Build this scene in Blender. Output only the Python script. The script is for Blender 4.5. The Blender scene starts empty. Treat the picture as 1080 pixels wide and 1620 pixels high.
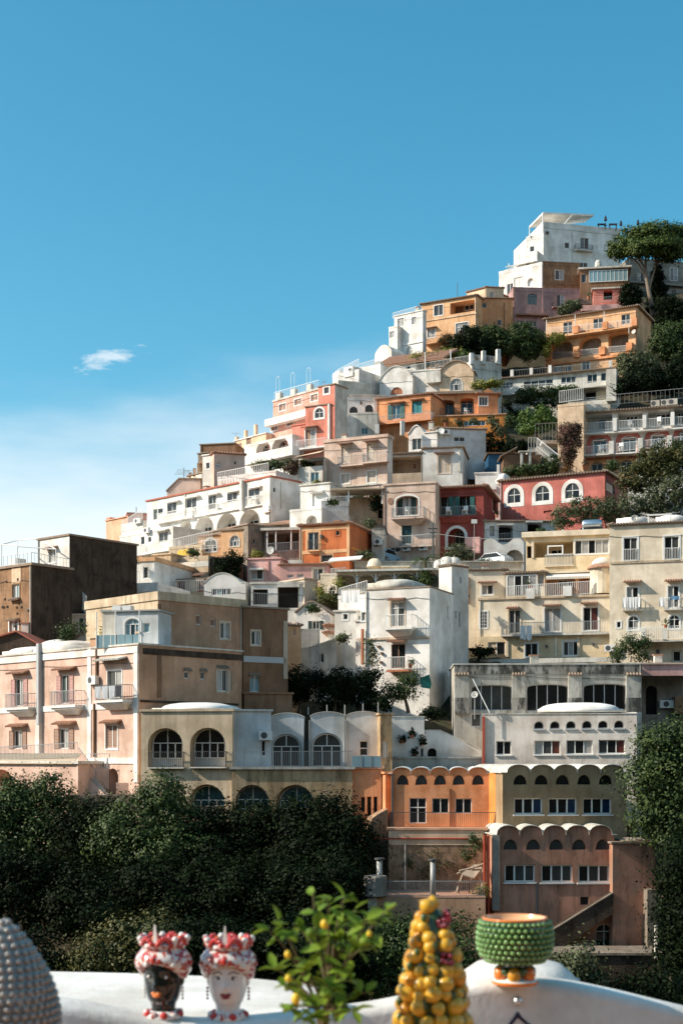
import bpy, math, random
import numpy as np
from mathutils import Vector, Matrix
from mathutils.geometry import delaunay_2d_cdt

random.seed(7)
R = math.radians
SC = bpy.context.scene
COL = SC.collection

# ------------------------------------------------------------------ camera, sky, sun, exposure
FPX, CX, HY = 2250.0, 540.0, 1200.0        # focal length, principal column and horizon row of the 1080x1620 photograph
cam = bpy.data.cameras.new('camera')
cam.sensor_fit = 'VERTICAL'
cam.sensor_height = 36.0
cam.lens = 36.0 * FPX / 1620.0
cam.shift_y = (HY - 810.0) / 1620.0
cam.clip_start, cam.clip_end = 0.1, 5000.0
cam.dof.use_dof = True
cam.dof.focus_distance = 130.0
cam.dof.aperture_fstop = 6.3
camo = bpy.data.objects.new('camera', cam)
COL.objects.link(camo)
camo.location = (0, 0, 0)
camo.rotation_euler = (R(90), 0, 0)
SC.camera = camo

SUN_EL, SUN_FRONT = 34.0, 8.0            # degrees above the horizon; degrees from due left towards the camera's side
el, az = R(SUN_EL), R(SUN_FRONT)
SUNV = Vector((-math.cos(el) * math.cos(az), -math.cos(el) * math.sin(az), math.sin(el)))
w = bpy.data.worlds.new('World')
SC.world = w
w.use_nodes = True
nt = w.node_tree
bgn = nt.nodes['Background']
sky = nt.nodes.new('ShaderNodeTexSky')
sky.sky_type = 'NISHITA'
sky.sun_disc = False
sky.sun_elevation = el
sky.sun_rotation = math.atan2(SUNV.x, SUNV.y)
sky.altitude = 0.0
sky.air_density = 1.0
sky.dust_density = 1.0
sky.ozone_density = 3.0
SKY_STRENGTH = 0.13


def N(tree, kind, **kw):
    n = tree.nodes.new(kind)
    for k, v in kw.items():
        if k in n.inputs.keys():
            n.inputs[k].default_value = v
        else:
            setattr(n, k, v)
    return n


def math_node(tree, op, a, b=None, c=None, clamp=False):
    n = tree.nodes.new('ShaderNodeMath')
    n.operation = op
    n.use_clamp = clamp
    for i, x in enumerate((a, b, c)):
        if x is None:
            continue
        if isinstance(x, (int, float)):
            n.inputs[i].default_value = x
        else:
            tree.links.new(x, n.inputs[i])
    return n.outputs[0]


def build_sky():
    L = nt.links.new
    tc = N(nt, 'ShaderNodeTexCoord')
    sx = N(nt, 'ShaderNodeSeparateXYZ')
    L(tc.outputs['Generated'], sx.inputs[0])
    # project the view direction on a cloud layer: tan of azimuth and of elevation, both seen from the place
    hyp = math_node(nt, 'SQRT', math_node(nt, 'ADD', math_node(nt, 'MULTIPLY', sx.outputs[0], sx.outputs[0]),
                                          math_node(nt, 'MULTIPLY', sx.outputs[1], sx.outputs[1])))
    elev = math_node(nt, 'DIVIDE', sx.outputs[2], math_node(nt, 'MAXIMUM', hyp, 0.001))
    azim = math_node(nt, 'ARCTAN2', sx.outputs[0], sx.outputs[1])
    cv = N(nt, 'ShaderNodeCombineXYZ')
    L(math_node(nt, 'MULTIPLY', azim, 2.2), cv.inputs[0])
    L(math_node(nt, 'MULTIPLY', elev, 7.0), cv.inputs[1])
    n1 = N(nt, 'ShaderNodeTexNoise', Scale=2.4, Detail=5.0, Roughness=0.55)
    L(cv.outputs[0], n1.inputs['Vector'])
    # bank of thin cloud along the horizon, its upper edge ragged
    edge = math_node(nt, 'ADD', 0.272, math_node(nt, 'MULTIPLY', math_node(nt, 'SUBTRACT', n1.outputs[0], 0.5), 0.13))
    edge = math_node(nt, 'ADD', edge, math_node(nt, 'MULTIPLY', azim, 0.12))
    mr = N(nt, 'ShaderNodeMapRange')
    mr.interpolation_type = 'SMOOTHSTEP'
    L(math_node(nt, 'SUBTRACT', edge, elev), mr.inputs[0])
    mr.inputs[1].default_value = -0.03
    mr.inputs[2].default_value = 0.115
    mr.inputs[3].default_value = 0.0
    mr.inputs[4].default_value = 0.76
    # small fair-weather puffs, sparse over the whole dome
    cv2 = N(nt, 'ShaderNodeCombineXYZ')
    L(math_node(nt, 'ADD', math_node(nt, 'MULTIPLY', azim, 60.0), -0.75), cv2.inputs[0])
    L(math_node(nt, 'ADD', math_node(nt, 'MULTIPLY', elev, 150.0), 0.55), cv2.inputs[1])
    n2 = N(nt, 'ShaderNodeTexNoise', Scale=1.0, Detail=6.0, Roughness=0.62)
    L(cv2.outputs[0], n2.inputs['Vector'])
    # the one wisp low over the bay: centre direction and extent
    wx = math_node(nt, 'DIVIDE', math_node(nt, 'SUBTRACT', azim, -0.163), 0.021)
    wy = math_node(nt, 'DIVIDE', math_node(nt, 'SUBTRACT', math_node(nt, 'SUBTRACT', elev, 0.277), math_node(nt, 'MULTIPLY', math_node(nt, 'SUBTRACT', azim, -0.163), 0.3)), 0.0075)
    wr = math_node(nt, 'SQRT', math_node(nt, 'ADD', math_node(nt, 'MULTIPLY', wx, wx), math_node(nt, 'MULTIPLY', wy, wy)))
    wm = math_node(nt, 'SUBTRACT', math_node(nt, 'MULTIPLY', n2.outputs[0], 2.9), math_node(nt, 'MULTIPLY', wr, 0.7))
    wmr = N(nt, 'ShaderNodeMapRange')
    L(wm, wmr.inputs[0])
    wmr.inputs[1].default_value = 0.7
    wmr.inputs[2].default_value = 1.5
    wmr.inputs[4].default_value = 0.55
    cl = math_node(nt, 'MAXIMUM', mr.outputs[0], wmr.outputs[0])
    mix = N(nt, 'ShaderNodeMix', data_type='RGBA')
    L(cl, mix.inputs[0])
    hs = N(nt, 'ShaderNodeHueSaturation', Hue=0.468, Saturation=1.3, Value=1.02)
    L(sky.outputs[0], hs.inputs['Color'])
    L(hs.outputs[0], mix.inputs[6])
    mix.inputs[7].default_value = (6.3, 6.4, 6.4, 1)
    L(mix.outputs[2], bgn.inputs[0])
    bgn.inputs[1].default_value = SKY_STRENGTH


build_sky()
sl = bpy.data.lights.new('sun', 'SUN')
sl.energy = 4.5
sl.angle = R(0.53)
sl.color = (1.0, 0.9, 0.76)
sun = bpy.data.objects.new('sun', sl)
COL.objects.link(sun)
sun.rotation_euler = (-SUNV).to_track_quat('-Z', 'Y').to_euler()
sun.location = (-60, 0, 80)
SC.view_settings.view_transform = 'Standard'
SC.view_settings.look = 'None'
SC.view_settings.exposure = 0.46
SC.view_settings.gamma = 1.0
SC.view_settings.use_curve_mapping = False
SC.render.film_transparent = False
SC.cycles.max_bounces = 6
SC.cycles.diffuse_bounces = 3
SC.cycles.glossy_bounces = 3
SC.cycles.transmission_bounces = 2
SC.cycles.caustics_reflective = False
SC.cycles.caustics_refractive = False

# ------------------------------------------------------------------ materials
MATS = {}


def new_mat(name):
    m = bpy.data.materials.new(name)
    m.use_nodes = True
    MATS[name] = m
    t = m.node_tree
    return m, t, t.nodes['Principled BSDF']


def plaster(name, col, dirt=0.25, rough=0.9, bump=0.25, mould=0.0, sc=1.0, patch=None, pamt=0.5):
    """lime render: blotchy tone, rain streaks, optional black mould runs and patches of older paint"""
    m, t, b = new_mat(name)
    L = t.links.new
    tc = N(t, 'ShaderNodeTexCoord')
    mp = N(t, 'ShaderNodeMapping')
    mp.inputs['Scale'].default_value = (1.3 * sc, 1.3 * sc, 0.16 * sc)
    L(tc.outputs['Object'], mp.inputs[0])
    n1 = N(t, 'ShaderNodeTexNoise', Scale=1.6, Detail=6.0, Roughness=0.65)
    L(mp.outputs[0], n1.inputs['Vector'])
    n2 = N(t, 'ShaderNodeTexNoise', Scale=0.45 * sc, Detail=5.0, Roughness=0.6)
    L(tc.outputs['Object'], n2.inputs['Vector'])
    n3 = N(t, 'ShaderNodeTexNoise', Scale=9.0 * sc, Detail=4.0, Roughness=0.6)
    L(tc.outputs['Object'], n3.inputs['Vector'])
    oi = N(t, 'ShaderNodeObjectInfo')
    c = Vector(col)
    hi = [min(1, x * 1.08) for x in col]
    lo = [x * 0.74 for x in col]
    if patch is None:
        patch, pamt = (col[0] * 0.74, col[1] * 0.72, col[2] * 0.7), (0.22 if col[2] > 0.6 else 0.42)
    lo = [lo[0], lo[1] * 0.97, lo[2] * 0.92]
    r1 = N(t, 'ShaderNodeMapRange')
    L(n2.outputs[0], r1.inputs[0])
    r1.inputs[1].default_value, r1.inputs[2].default_value = 0.38, 0.6
    mx = N(t, 'ShaderNodeMix', data_type='RGBA')
    L(r1.outputs[0], mx.inputs[0])
    mx.inputs[6].default_value = (*lo, 1)
    mx.inputs[7].default_value = (*hi, 1)
    cur = mx.outputs[2]
    if patch:
        rp = N(t, 'ShaderNodeMapRange')
        n4 = N(t, 'ShaderNodeTexNoise', Scale=0.8 * sc, Detail=7.0, Roughness=0.7)
        L(tc.outputs['Object'], n4.inputs['Vector'])
        L(n4.outputs[0], rp.inputs[0])
        rp.inputs[1].default_value, rp.inputs[2].default_value = 0.5, 0.62
        rp.inputs[4].default_value = pamt
        m3 = N(t, 'ShaderNodeMix', data_type='RGBA')
        L(rp.outputs[0], m3.inputs[0])
        L(cur, m3.inputs[6])
        m3.inputs[7].default_value = (*patch, 1)
        cur = m3.outputs[2]
    r2 = N(t, 'ShaderNodeMapRange')
    L(n1.outputs[0], r2.inputs[0])
    r2.inputs[1].default_value, r2.inputs[2].default_value = 0.48, 0.68
    r2.inputs[4].default_value = min(0.7, dirt * 1.5)
    m2 = N(t, 'ShaderNodeMix', data_type='RGBA')
    L(r2.outputs[0], m2.inputs[0])
    L(cur, m2.inputs[6])
    m2.inputs[7].default_value = (col[0] * 0.38, col[1] * 0.36, col[2] * 0.33, 1)
    cur = m2.outputs[2]
    if mould:
        mp2 = N(t, 'ShaderNodeMapping')
        mp2.inputs['Scale'].default_value = (1.2, 1.2, 0.4)
        L(tc.outputs['Object'], mp2.inputs[0])
        n5 = N(t, 'ShaderNodeTexNoise', Scale=1.0, Detail=8.0, Roughness=0.75)
        L(mp2.outputs[0], n5.inputs['Vector'])
        r5 = N(t, 'ShaderNodeMapRange')
        L(n5.outputs[0], r5.inputs[0])
        r5.inputs[1].default_value, r5.inputs[2].default_value = 0.58 - 0.12 * mould, 0.68 - 0.12 * mould
        r5.inputs[4].default_value = min(0.9, 0.35 + mould * 0.6)
        m5 = N(t, 'ShaderNodeMix', data_type='RGBA')
        L(r5.outputs[0], m5.inputs[0])
        L(cur, m5.inputs[6])
        m5.inputs[7].default_value = (0.035, 0.036, 0.032, 1)
        cur = m5.outputs[2]
    L(cur, b.inputs['Base Color'])
    b.inputs['Roughness'].default_value = rough
    b.inputs['Specular IOR Level'].default_value = 0.15
    bm = N(t, 'ShaderNodeBump', Strength=bump, Distance=0.03)
    L(n3.outputs[0], bm.inputs['Height'])
    L(bm.outputs[0], b.inputs['Normal'])
    return m


def plain(name, col, rough=0.6, metal=0.0, var=0.15, scale=4.0, spec=0.4, coat=0.0, bump=0.0):
    m, t, b = new_mat(name)
    L = t.links.new
    tc = N(t, 'ShaderNodeTexCoord')
    n = N(t, 'ShaderNodeTexNoise', Scale=scale, Detail=4.0, Roughness=0.6)
    L(tc.outputs['Object'], n.inputs['Vector'])
    mx = N(t, 'ShaderNodeMix', data_type='RGBA')
    L(n.outputs[0], mx.inputs[0])
    mx.inputs[6].default_value = (*[x * (1 - var) for x in col], 1)
    mx.inputs[7].default_value = (*[min(1, x * (1 + var)) for x in col], 1)
    L(mx.outputs[2], b.inputs['Base Color'])
    b.inputs['Roughness'].default_value = rough
    b.inputs['Metallic'].default_value = metal
    b.inputs['Specular IOR Level'].default_value = spec
    b.inputs['Coat Weight'].default_value = coat
    if bump:
        bm = N(t, 'ShaderNodeBump', Strength=bump, Distance=0.02)
        L(n.outputs[0], bm.inputs['Height'])
        L(bm.outputs[0], b.inputs['Normal'])
    return m


def leafmat(name, c1, c2, scale=0.7, rough=0.55, trans=0.12):
    m, t, b = new_mat(name)
    L = t.links.new
    g = N(t, 'ShaderNodeNewGeometry')
    n = N(t, 'ShaderNodeTexNoise', Scale=scale, Detail=3.0)
    L(g.outputs['Position'], n.inputs['Vector'])
    f = math_node(t, 'ADD', math_node(t, 'MULTIPLY', math_node(t, 'SUBTRACT', n.outputs[0], 0.5), 1.6), math_node(t, 'MULTIPLY', g.outputs['Random Per Island'], 0.9), clamp=True)
    mx = N(t, 'ShaderNodeMix', data_type='RGBA')
    L(f, mx.inputs[0])
    mx.inputs[6].default_value = (*c1, 1)
    mx.inputs[7].default_value = (*c2, 1)
    L(mx.outputs[2], b.inputs['Base Color'])
    b.inputs['Roughness'].default_value = rough
    b.inputs['Specular IOR Level'].default_value = 0.06 if 'dark' in name else 0.2
    tr = N(t, 'ShaderNodeBsdfTranslucent')
    L(mx.outputs[2], tr.inputs[0])
    ms = N(t, 'ShaderNodeMixShader')
    ms.inputs[0].default_value = trans
    L(b.outputs[0], ms.inputs[1])
    L(tr.outputs[0], ms.inputs[2])
    L(ms.outputs[0], t.nodes['Material Output'].inputs[0])
    return m


plaster('white', (0.78, 0.75, 0.7), 0.1)
plaster('white_clean', (0.82, 0.79, 0.74), 0.06)
plaster('white_old', (0.68, 0.65, 0.58), 0.35, mould=0.12)
plaster('white_worn', (0.76, 0.68, 0.6), 0.22, patch=(0.55, 0.4, 0.3), pamt=0.28, mould=0.08)
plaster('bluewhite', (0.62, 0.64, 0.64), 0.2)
plaster('cream', (0.81, 0.7, 0.54), 0.13)
plaster('cream_yellow', (0.8, 0.64, 0.42), 0.13)
plaster('cream_old', (0.64, 0.51, 0.36), 0.35, mould=0.1, patch=(0.5, 0.37, 0.25))
plaster('ochre_old', (0.52, 0.36, 0.2), 0.5, mould=0.6, patch=(0.58, 0.44, 0.3))
plaster('ochre', (0.42, 0.3, 0.18), 0.3, patch=(0.36, 0.25, 0.15))
plaster('beige', (0.66, 0.53, 0.41), 0.22)
plaster('pinkbeige', (0.7, 0.52, 0.42), 0.18, patch=(0.74, 0.62, 0.5), pamt=0.4)
plaster('pink', (0.72, 0.49, 0.39), 0.14, patch=(0.76, 0.57, 0.46), pamt=0.5)
plaster('rose', (0.72, 0.42, 0.38), 0.18)
plaster('mauve', (0.5, 0.31, 0.29), 0.25)
plaster('coral', (0.74, 0.26, 0.19), 0.16, patch=(0.78, 0.34, 0.26))
plaster('coral_pale', (0.78, 0.42, 0.33), 0.16)
plaster('red', (0.58, 0.19, 0.155), 0.2)
plaster('darkred', (0.34, 0.085, 0.07), 0.25)
plaster('orange', (0.78, 0.34, 0.16), 0.2, patch=(0.8, 0.42, 0.24))
plaster('orange_bright', (0.8, 0.3, 0.08), 0.2)
plaster('orange_red', (0.6, 0.18, 0.07), 0.2)
plaster('orange_yellow', (0.78, 0.46, 0.25), 0.2, patch=(0.8, 0.54, 0.34))
plaster('peach', (0.78, 0.46, 0.3), 0.18)
plaster('peach_pale', (0.78, 0.58, 0.4), 0.2)
plaster('brick_red_old', (0.52, 0.26, 0.175), 0.45, mould=0.25, patch=(0.34, 0.23, 0.17), pamt=0.7)
plaster('brown', (0.28, 0.16, 0.095), 0.3, patch=(0.2, 0.13, 0.085), mould=0.08)
plaster('brown_pink', (0.53, 0.32, 0.205), 0.25, patch=(0.44, 0.28, 0.19))
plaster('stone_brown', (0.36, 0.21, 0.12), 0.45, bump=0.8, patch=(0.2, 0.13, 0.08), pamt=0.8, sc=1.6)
plaster('dark_stone_shade', (0.085, 0.06, 0.044), 0.5, bump=1.0, patch=(0.035, 0.027, 0.021), pamt=0.8, sc=1.6)  # dark stone; also the colour that darkens two shaded house sides
plaster('stone_grey', (0.3, 0.25, 0.2), 0.5, bump=0.9, patch=(0.2, 0.16, 0.12), mould=0.4, sc=1.8)
plaster('rough_stone', (0.42, 0.28, 0.18), 0.5, bump=1.0, patch=(0.16, 0.11, 0.065), pamt=0.85, mould=0.3, sc=2.2)
plaster('concrete', (0.52, 0.49, 0.43), 0.4, mould=0.3)
plaster('concrete_mould', (0.4, 0.38, 0.34), 0.5, mould=1.0)
plaster('concrete_clean', (0.5, 0.48, 0.44), 0.3)
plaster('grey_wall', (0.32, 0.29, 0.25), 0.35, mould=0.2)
plaster('earth', (0.075, 0.062, 0.04), 0.3, bump=1.0, patch=(0.035, 0.045, 0.02), pamt=0.9)
plaster('wall_fore', (0.8, 0.78, 0.74), 0.1, bump=0.12, sc=5.0, patch=(0.72, 0.69, 0.64), pamt=0.3)
plain('tile', (0.36, 0.2, 0.13), 0.85, var=0.45, scale=3.0, bump=0.4)
plain('tile_old', (0.3, 0.22, 0.16), 0.9, var=0.5, scale=3.0, bump=0.4)
plain('roof_red', (0.42, 0.13, 0.08), 0.85, var=0.4, scale=2.0)
plain('floor_tile', (0.5, 0.27, 0.17), 0.8, var=0.3, scale=8.0)
plain('white_paint', (0.78, 0.77, 0.73), 0.45, var=0.06)
plain('grey_paint', (0.45, 0.46, 0.46), 0.5, var=0.1)
plain('green_paint', (0.03, 0.11, 0.1), 0.5, var=0.3)
plain('darkgreen_paint', (0.016, 0.042, 0.036), 0.5, var=0.3)
plain('teal_paint', (0.03, 0.2, 0.22), 0.5, var=0.3)
plain('brown_paint', (0.3, 0.17, 0.11), 0.6, var=0.25)
plain('rose_paint', (0.5, 0.27, 0.23), 0.6, var=0.15)
plain('beige_paint', (0.55, 0.44, 0.33), 0.6, var=0.2)
plain('dark_paint', (0.025, 0.024, 0.024), 0.6, var=0.3)
plain('red_paint', (0.45, 0.06, 0.03), 0.5, var=0.2)
plain('orange_wood', (0.45, 0.16, 0.07), 0.6, var=0.25)
plain('iron', (0.08, 0.08, 0.08), 0.6, var=0.3)
plain('rail_grey', (0.3, 0.31, 0.31), 0.5, var=0.2)
plain('metal', (0.6, 0.62, 0.64), 0.3, metal=0.9, var=0.1)
plain('zinc', (0.35, 0.35, 0.33), 0.6, metal=0.3, var=0.2)
plain('awning', (0.75, 0.7, 0.62), 0.9, var=0.08)
plain('awning_yellow', (0.75, 0.42, 0.06), 0.9, var=0.1)
plain('cloth_white', (0.8, 0.79, 0.77), 0.95, var=0.05)
plain('cloth_blue', (0.12, 0.25, 0.4), 0.95, var=0.3)
plain('cloth_dark', (0.04, 0.04, 0.05), 0.95, var=0.3)
plain('cloth_grey', (0.4, 0.42, 0.44), 0.95, var=0.5, scale=14)
plain('reed', (0.45, 0.36, 0.26), 0.95, var=0.4, scale=9)
plain('wood', (0.16, 0.09, 0.05), 0.8, var=0.4)
plain('bark', (0.13, 0.095, 0.07), 0.95, var=0.5, scale=5, bump=0.8)
plain('bark_pale', (0.26, 0.2, 0.15), 0.95, var=0.4, scale=5, bump=0.8)
plain('blue_tarp', (0.012, 0.07, 0.14), 0.6, var=0.2)
plain('green_tarp', (0.01, 0.16, 0.14), 0.6, var=0.2)
plain('terracotta_pot', (0.42, 0.16, 0.08), 0.8, var=0.25)
plain('car_paint', (0.75, 0.76, 0.77), 0.25, var=0.02, coat=0.6)
plain('car_blue', (0.25, 0.42, 0.55), 0.25, var=0.02, coat=0.6)
plain('rubber', (0.02, 0.02, 0.02), 0.8)
plain('glass_dark', (0.01, 0.011, 0.012), 0.12, var=0.4, scale=0.8, spec=0.4)
plain('glass_blue', (0.03, 0.06, 0.08), 0.06, var=0.4, scale=0.8, spec=0.7)
plain('glass_teal', (0.02, 0.07, 0.09), 0.06, var=0.4, scale=0.8, spec=0.7)
plain('glass_curtain', (0.34, 0.33, 0.31), 0.25, var=0.45, scale=2.5, spec=0.4)
plain('glass_grey', (0.05, 0.052, 0.05), 0.15, var=0.6, scale=1.2, spec=0.4)
plain('glass_panel', (0.25, 0.38, 0.42), 0.1, var=0.25, scale=1.0, spec=0.7)
plain('glass_deepblue', (0.008, 0.026, 0.07), 0.1, var=0.5, scale=1.2, spec=0.6)
plain('curtain_red', (0.085, 0.022, 0.016), 0.4, var=0.3, scale=2)
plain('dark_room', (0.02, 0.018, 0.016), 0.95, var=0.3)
leafmat('leaf_dark', (0.004, 0.008, 0.0035), (0.016, 0.028, 0.009))  # dark evergreen tone, lowered further so the colour carries the valley shade
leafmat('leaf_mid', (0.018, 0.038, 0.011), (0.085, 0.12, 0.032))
leafmat('leaf_bright', (0.045, 0.1, 0.02), (0.13, 0.19, 0.04))
leafmat('leaf_olive', (0.045, 0.06, 0.025), (0.14, 0.155, 0.075))
leafmat('leaf_rust', (0.032, 0.048, 0.014), (0.13, 0.115, 0.036))
leafmat('leaf_autumn', (0.12, 0.06, 0.02), (0.3, 0.16, 0.05))
leafmat('leaf_yellow', (0.12, 0.13, 0.02), (0.3, 0.28, 0.06))
leafmat('leaf_bloom', (0.06, 0.065, 0.025), (0.19, 0.08, 0.07))
leafmat('leaf_pine', (0.028, 0.056, 0.012), (0.11, 0.145, 0.03))
leafmat('leaf_lemon', (0.07, 0.16, 0.015), (0.3, 0.42, 0.05), scale=12.0, rough=0.4, trans=0.35)


# ------------------------------------------------------------------ mesh building
class MB:
    """collects faces in world space through the current frame matrix"""
    def __init__(s, M=None):
        s.v, s.f, s.M = [], [], M or Matrix()

    def add(s, vs, fs):
        k = len(s.v)
        s.v += [s.M @ Vector(p) for p in vs]
        s.f += [tuple(i + k for i in f) for f in fs]
        return s

    def box(s, x0, x1, y0, y1, z0, z1):
        return s.add([(x0, y0, z0), (x1, y0, z0), (x1, y1, z0), (x0, y1, z0), (x0, y0, z1), (x1, y0, z1), (x1, y1, z1), (x0, y1, z1)],
                     [(0, 3, 2, 1), (4, 5, 6, 7), (0, 1, 5, 4), (1, 2, 6, 5), (2, 3, 7, 6), (3, 0, 4, 7)])

    def hexa(s, p):
        return s.add(p, [(0, 3, 2, 1), (4, 5, 6, 7), (0, 1, 5, 4), (1, 2, 6, 5), (2, 3, 7, 6), (3, 0, 4, 7)])

    def prism(s, poly, y0, y1):
        """polygon in the frame's x-z plane, extruded along y"""
        n = len(poly)
        s.add([(u, y0, z) for u, z in poly] + [(u, y1, z) for u, z in poly],
              [tuple(range(n)), tuple(range(2 * n - 1, n - 1, -1))] + [(i, i + n, (i + 1) % n + n, (i + 1) % n) for i in range(n)])
        return s

    def ring(s, A, B, y0, y1):
        n = len(A)
        vs = [(u, y0, z) for u, z in A] + [(u, y0, z) for u, z in B] + [(u, y1, z) for u, z in A] + [(u, y1, z) for u, z in B]
        fs = []
        for i in range(n):
            j = (i + 1) % n
            fs += [(i, j, n + j, n + i), (i, 2 * n + i, 2 * n + j, j), (n + i, n + j, 3 * n + j, 3 * n + i)]
        return s.add(vs, fs)

    def tube(s, p, q, r, r2=None, n=6):
        p, q = Vector(p), Vector(q)
        r2 = r if r2 is None else r2
        d = (q - p)
        if d.length < 1e-6:
            return s
        d.normalize()
        a = d.orthogonal().normalized()
        b = d.cross(a)
        vs = []
        for c, rr in ((p, r), (q, r2)):
            for i in range(n):
                t = 2 * math.pi * i / n
                vs.append(c + a * (math.cos(t) * rr) + b * (math.sin(t) * rr))
        return s.add(vs, [(i, (i + 1) % n, (i + 1) % n + n, i + n) for i in range(n)] + [tuple(range(n - 1, -1, -1)), tuple(range(n, 2 * n))])

    def path(s, pts, r, n=5, taper=1.0):
        k = len(pts) - 1
        for i in range(k):
            s.tube(pts[i], pts[i + 1], r * (1 + (taper - 1) * i / k), r * (1 + (taper - 1) * (i + 1) / k), n)
        return s

    def lathe(s, prof, n=16, c=(0, 0, 0), cap=True):
        vs, fs = [], []
        for r, z in prof:
            for i in range(n):
                t = 2 * math.pi * i / n
                vs.append((c[0] + r * math.cos(t), c[1] + r * math.sin(t), c[2] + z))
        for j in range(len(prof) - 1):
            for i in range(n):
                k = (i + 1) % n
                fs.append((j * n + i, j * n + k, (j + 1) * n + k, (j + 1) * n + i))
        if cap:
            fs += [tuple(range(n - 1, -1, -1)), tuple(range((len(prof) - 1) * n, len(prof) * n))]
        return s.add(vs, fs)

    def ball(s, c, rx, ry=None, rz=None, n=10, m=7):
        ry = rx if ry is None else ry
        rz = rx if rz is None else rz
        vs, fs = [(c[0], c[1], c[2] - rz)], []
        for j in range(1, m):
            ph = -math.pi / 2 + math.pi * j / m
            for i in range(n):
                t = 2 * math.pi * i / n
                vs.append((c[0] + rx * math.cos(ph) * math.cos(t), c[1] + ry * math.cos(ph) * math.sin(t), c[2] + rz * math.sin(ph)))
        vs.append((c[0], c[1], c[2] + rz))
        for i in range(n):
            fs.append((0, 1 + (i + 1) % n, 1 + i))
        for j in range(m - 2):
            for i in range(n):
                k = (i + 1) % n
                fs.append((1 + j * n + i, 1 + j * n + k, 1 + (j + 1) * n + k, 1 + (j + 1) * n + i))
        top = len(vs) - 1
        for i in range(n):
            fs.append((1 + (m - 2) * n + i, 1 + (m - 2) * n + (i + 1) % n, top))
        return s.add(vs, fs)

    def rail(s, pts, h=1.0, sp=0.14, r=0.014, top=0.03, mid=False):
        """railing along a polyline of floor points: handrail, bottom rail, balusters"""
        for a, b in zip(pts[:-1], pts[1:]):
            a, b = Vector(a), Vector(b)
            up = Vector((0, 0, h))
            lo = Vector((0, 0, 0.08))
            s.tube(a + up, b + up, top, n=4)
            s.tube(a + lo, b + lo, r, n=4)
            if mid:
                s.tube(a + up * 0.5, b + up * 0.5, r, n=4)
            k = max(1, int((b - a).length / sp))
            for i in range(k + 1):
                p = a.lerp(b, i / k)
                s.tube(p, p + up, r, n=4)
        return s

    def build(s, name, mat, thing=None, parent=None, smooth=False):
        Mi = thing.Mi if thing else Matrix()
        me = bpy.data.meshes.new(name)
        me.from_pydata([tuple(Mi @ p) for p in s.v], [], s.f)
        if smooth:
            me.polygons.foreach_set('use_smooth', [True] * len(me.polygons))
        me.materials.append(MATS[mat] if isinstance(mat, str) else mat)
        o = bpy.data.objects.new(name, me)
        COL.objects.link(o)
        if thing:
            o.parent = parent or thing.o
        return o


class Thing:
    """an Empty at a thing's base that parents its parts"""
    def __init__(s, name, label, cat, M=None, group=None):
        s.o = bpy.data.objects.new(name, None)
        COL.objects.link(s.o)
        s.M = M or Matrix()
        s.Mi = s.M.inverted()
        s.o.matrix_world = s.M
        tag(s.o, label, cat, group, 'thing')


def tag(o, label=None, cat=None, group=None, kind=None):
    for k, v in (('label', label), ('category', cat), ('group', group), ('kind', kind)):
        if v:
            o[k] = v
    return o


def P(px, py, D):
    """the point at distance D that the photograph shows at (px, py)"""
    return Vector(((px - CX) / FPX * D, D, (HY - py) / FPX * D))


def at(loc, rz=0.0):
    return Matrix.Translation(loc) @ Matrix.Rotation(rz, 4, 'Z')


def inpoly(x, y, poly):
    c = False
    j = len(poly) - 1
    for i in range(len(poly)):
        xi, yi = poly[i]
        xj, yj = poly[j]
        if (yi > y) != (yj > y) and x < (xj - xi) * (y - yi) / (yj - yi) + xi:
            c = not c
        j = i
    return c


def panel(mb, outer, holes, y=0.0):
    """flat wall face with openings cut out of it"""
    vs, es = [], []
    for poly in [outer] + holes:
        k = len(vs)
        vs += [Vector(p) for p in poly]
        es += [(k + i, k + (i + 1) % len(poly)) for i in range(len(poly))]
    ov, oe, of = delaunay_2d_cdt(vs, es, [], 0, 1e-5)[:3]
    fs = []
    for f in of:
        cx = sum(ov[i][0] for i in f) / len(f)
        cy = sum(ov[i][1] for i in f) / len(f)
        if inpoly(cx, cy, outer) and not any(inpoly(cx, cy, h) for h in holes):
            fs.append(tuple(f))
    mb.add([(p[0], y, p[1]) for p in ov], fs)


def arch_poly(u0, u1, z0, z1, rise=0.0, n=10, pw=1.0):
    if rise <= 0:
        return [(u0, z0), (u1, z0), (u1, z1), (u0, z1)]
    zs = z1 - rise
    c, a = (u0 + u1) / 2, (u1 - u0) / 2
    pts = [(u0, z0), (u1, z0)]
    for i in range(n + 1):
        t = math.pi * i / n
        pts.append((c + a * math.cos(t), zs + rise * abs(math.sin(t)) ** pw))
    return pts


def grow(poly, d, keep_bottom=False):
    us = [p[0] for p in poly]
    zs = [p[1] for p in poly]
    cu, cz = (min(us) + max(us)) / 2, (min(zs) + max(zs)) / 2
    a, b = (max(us) - min(us)) / 2, (max(zs) - min(zs)) / 2
    if keep_bottom:
        z0 = min(zs)
        return [(cu + (u - cu) * (a + d) / a, z0 + (z - z0) * (2 * b + d) / (2 * b)) for u, z in poly]
    return [(cu + (u - cu) * (a + d) / a, cz + (z - cz) * (b + d) / b) for u, z in poly]


K = 320.0 / 1080.0
CL = random.Random(3)
HOUSES = []


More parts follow.
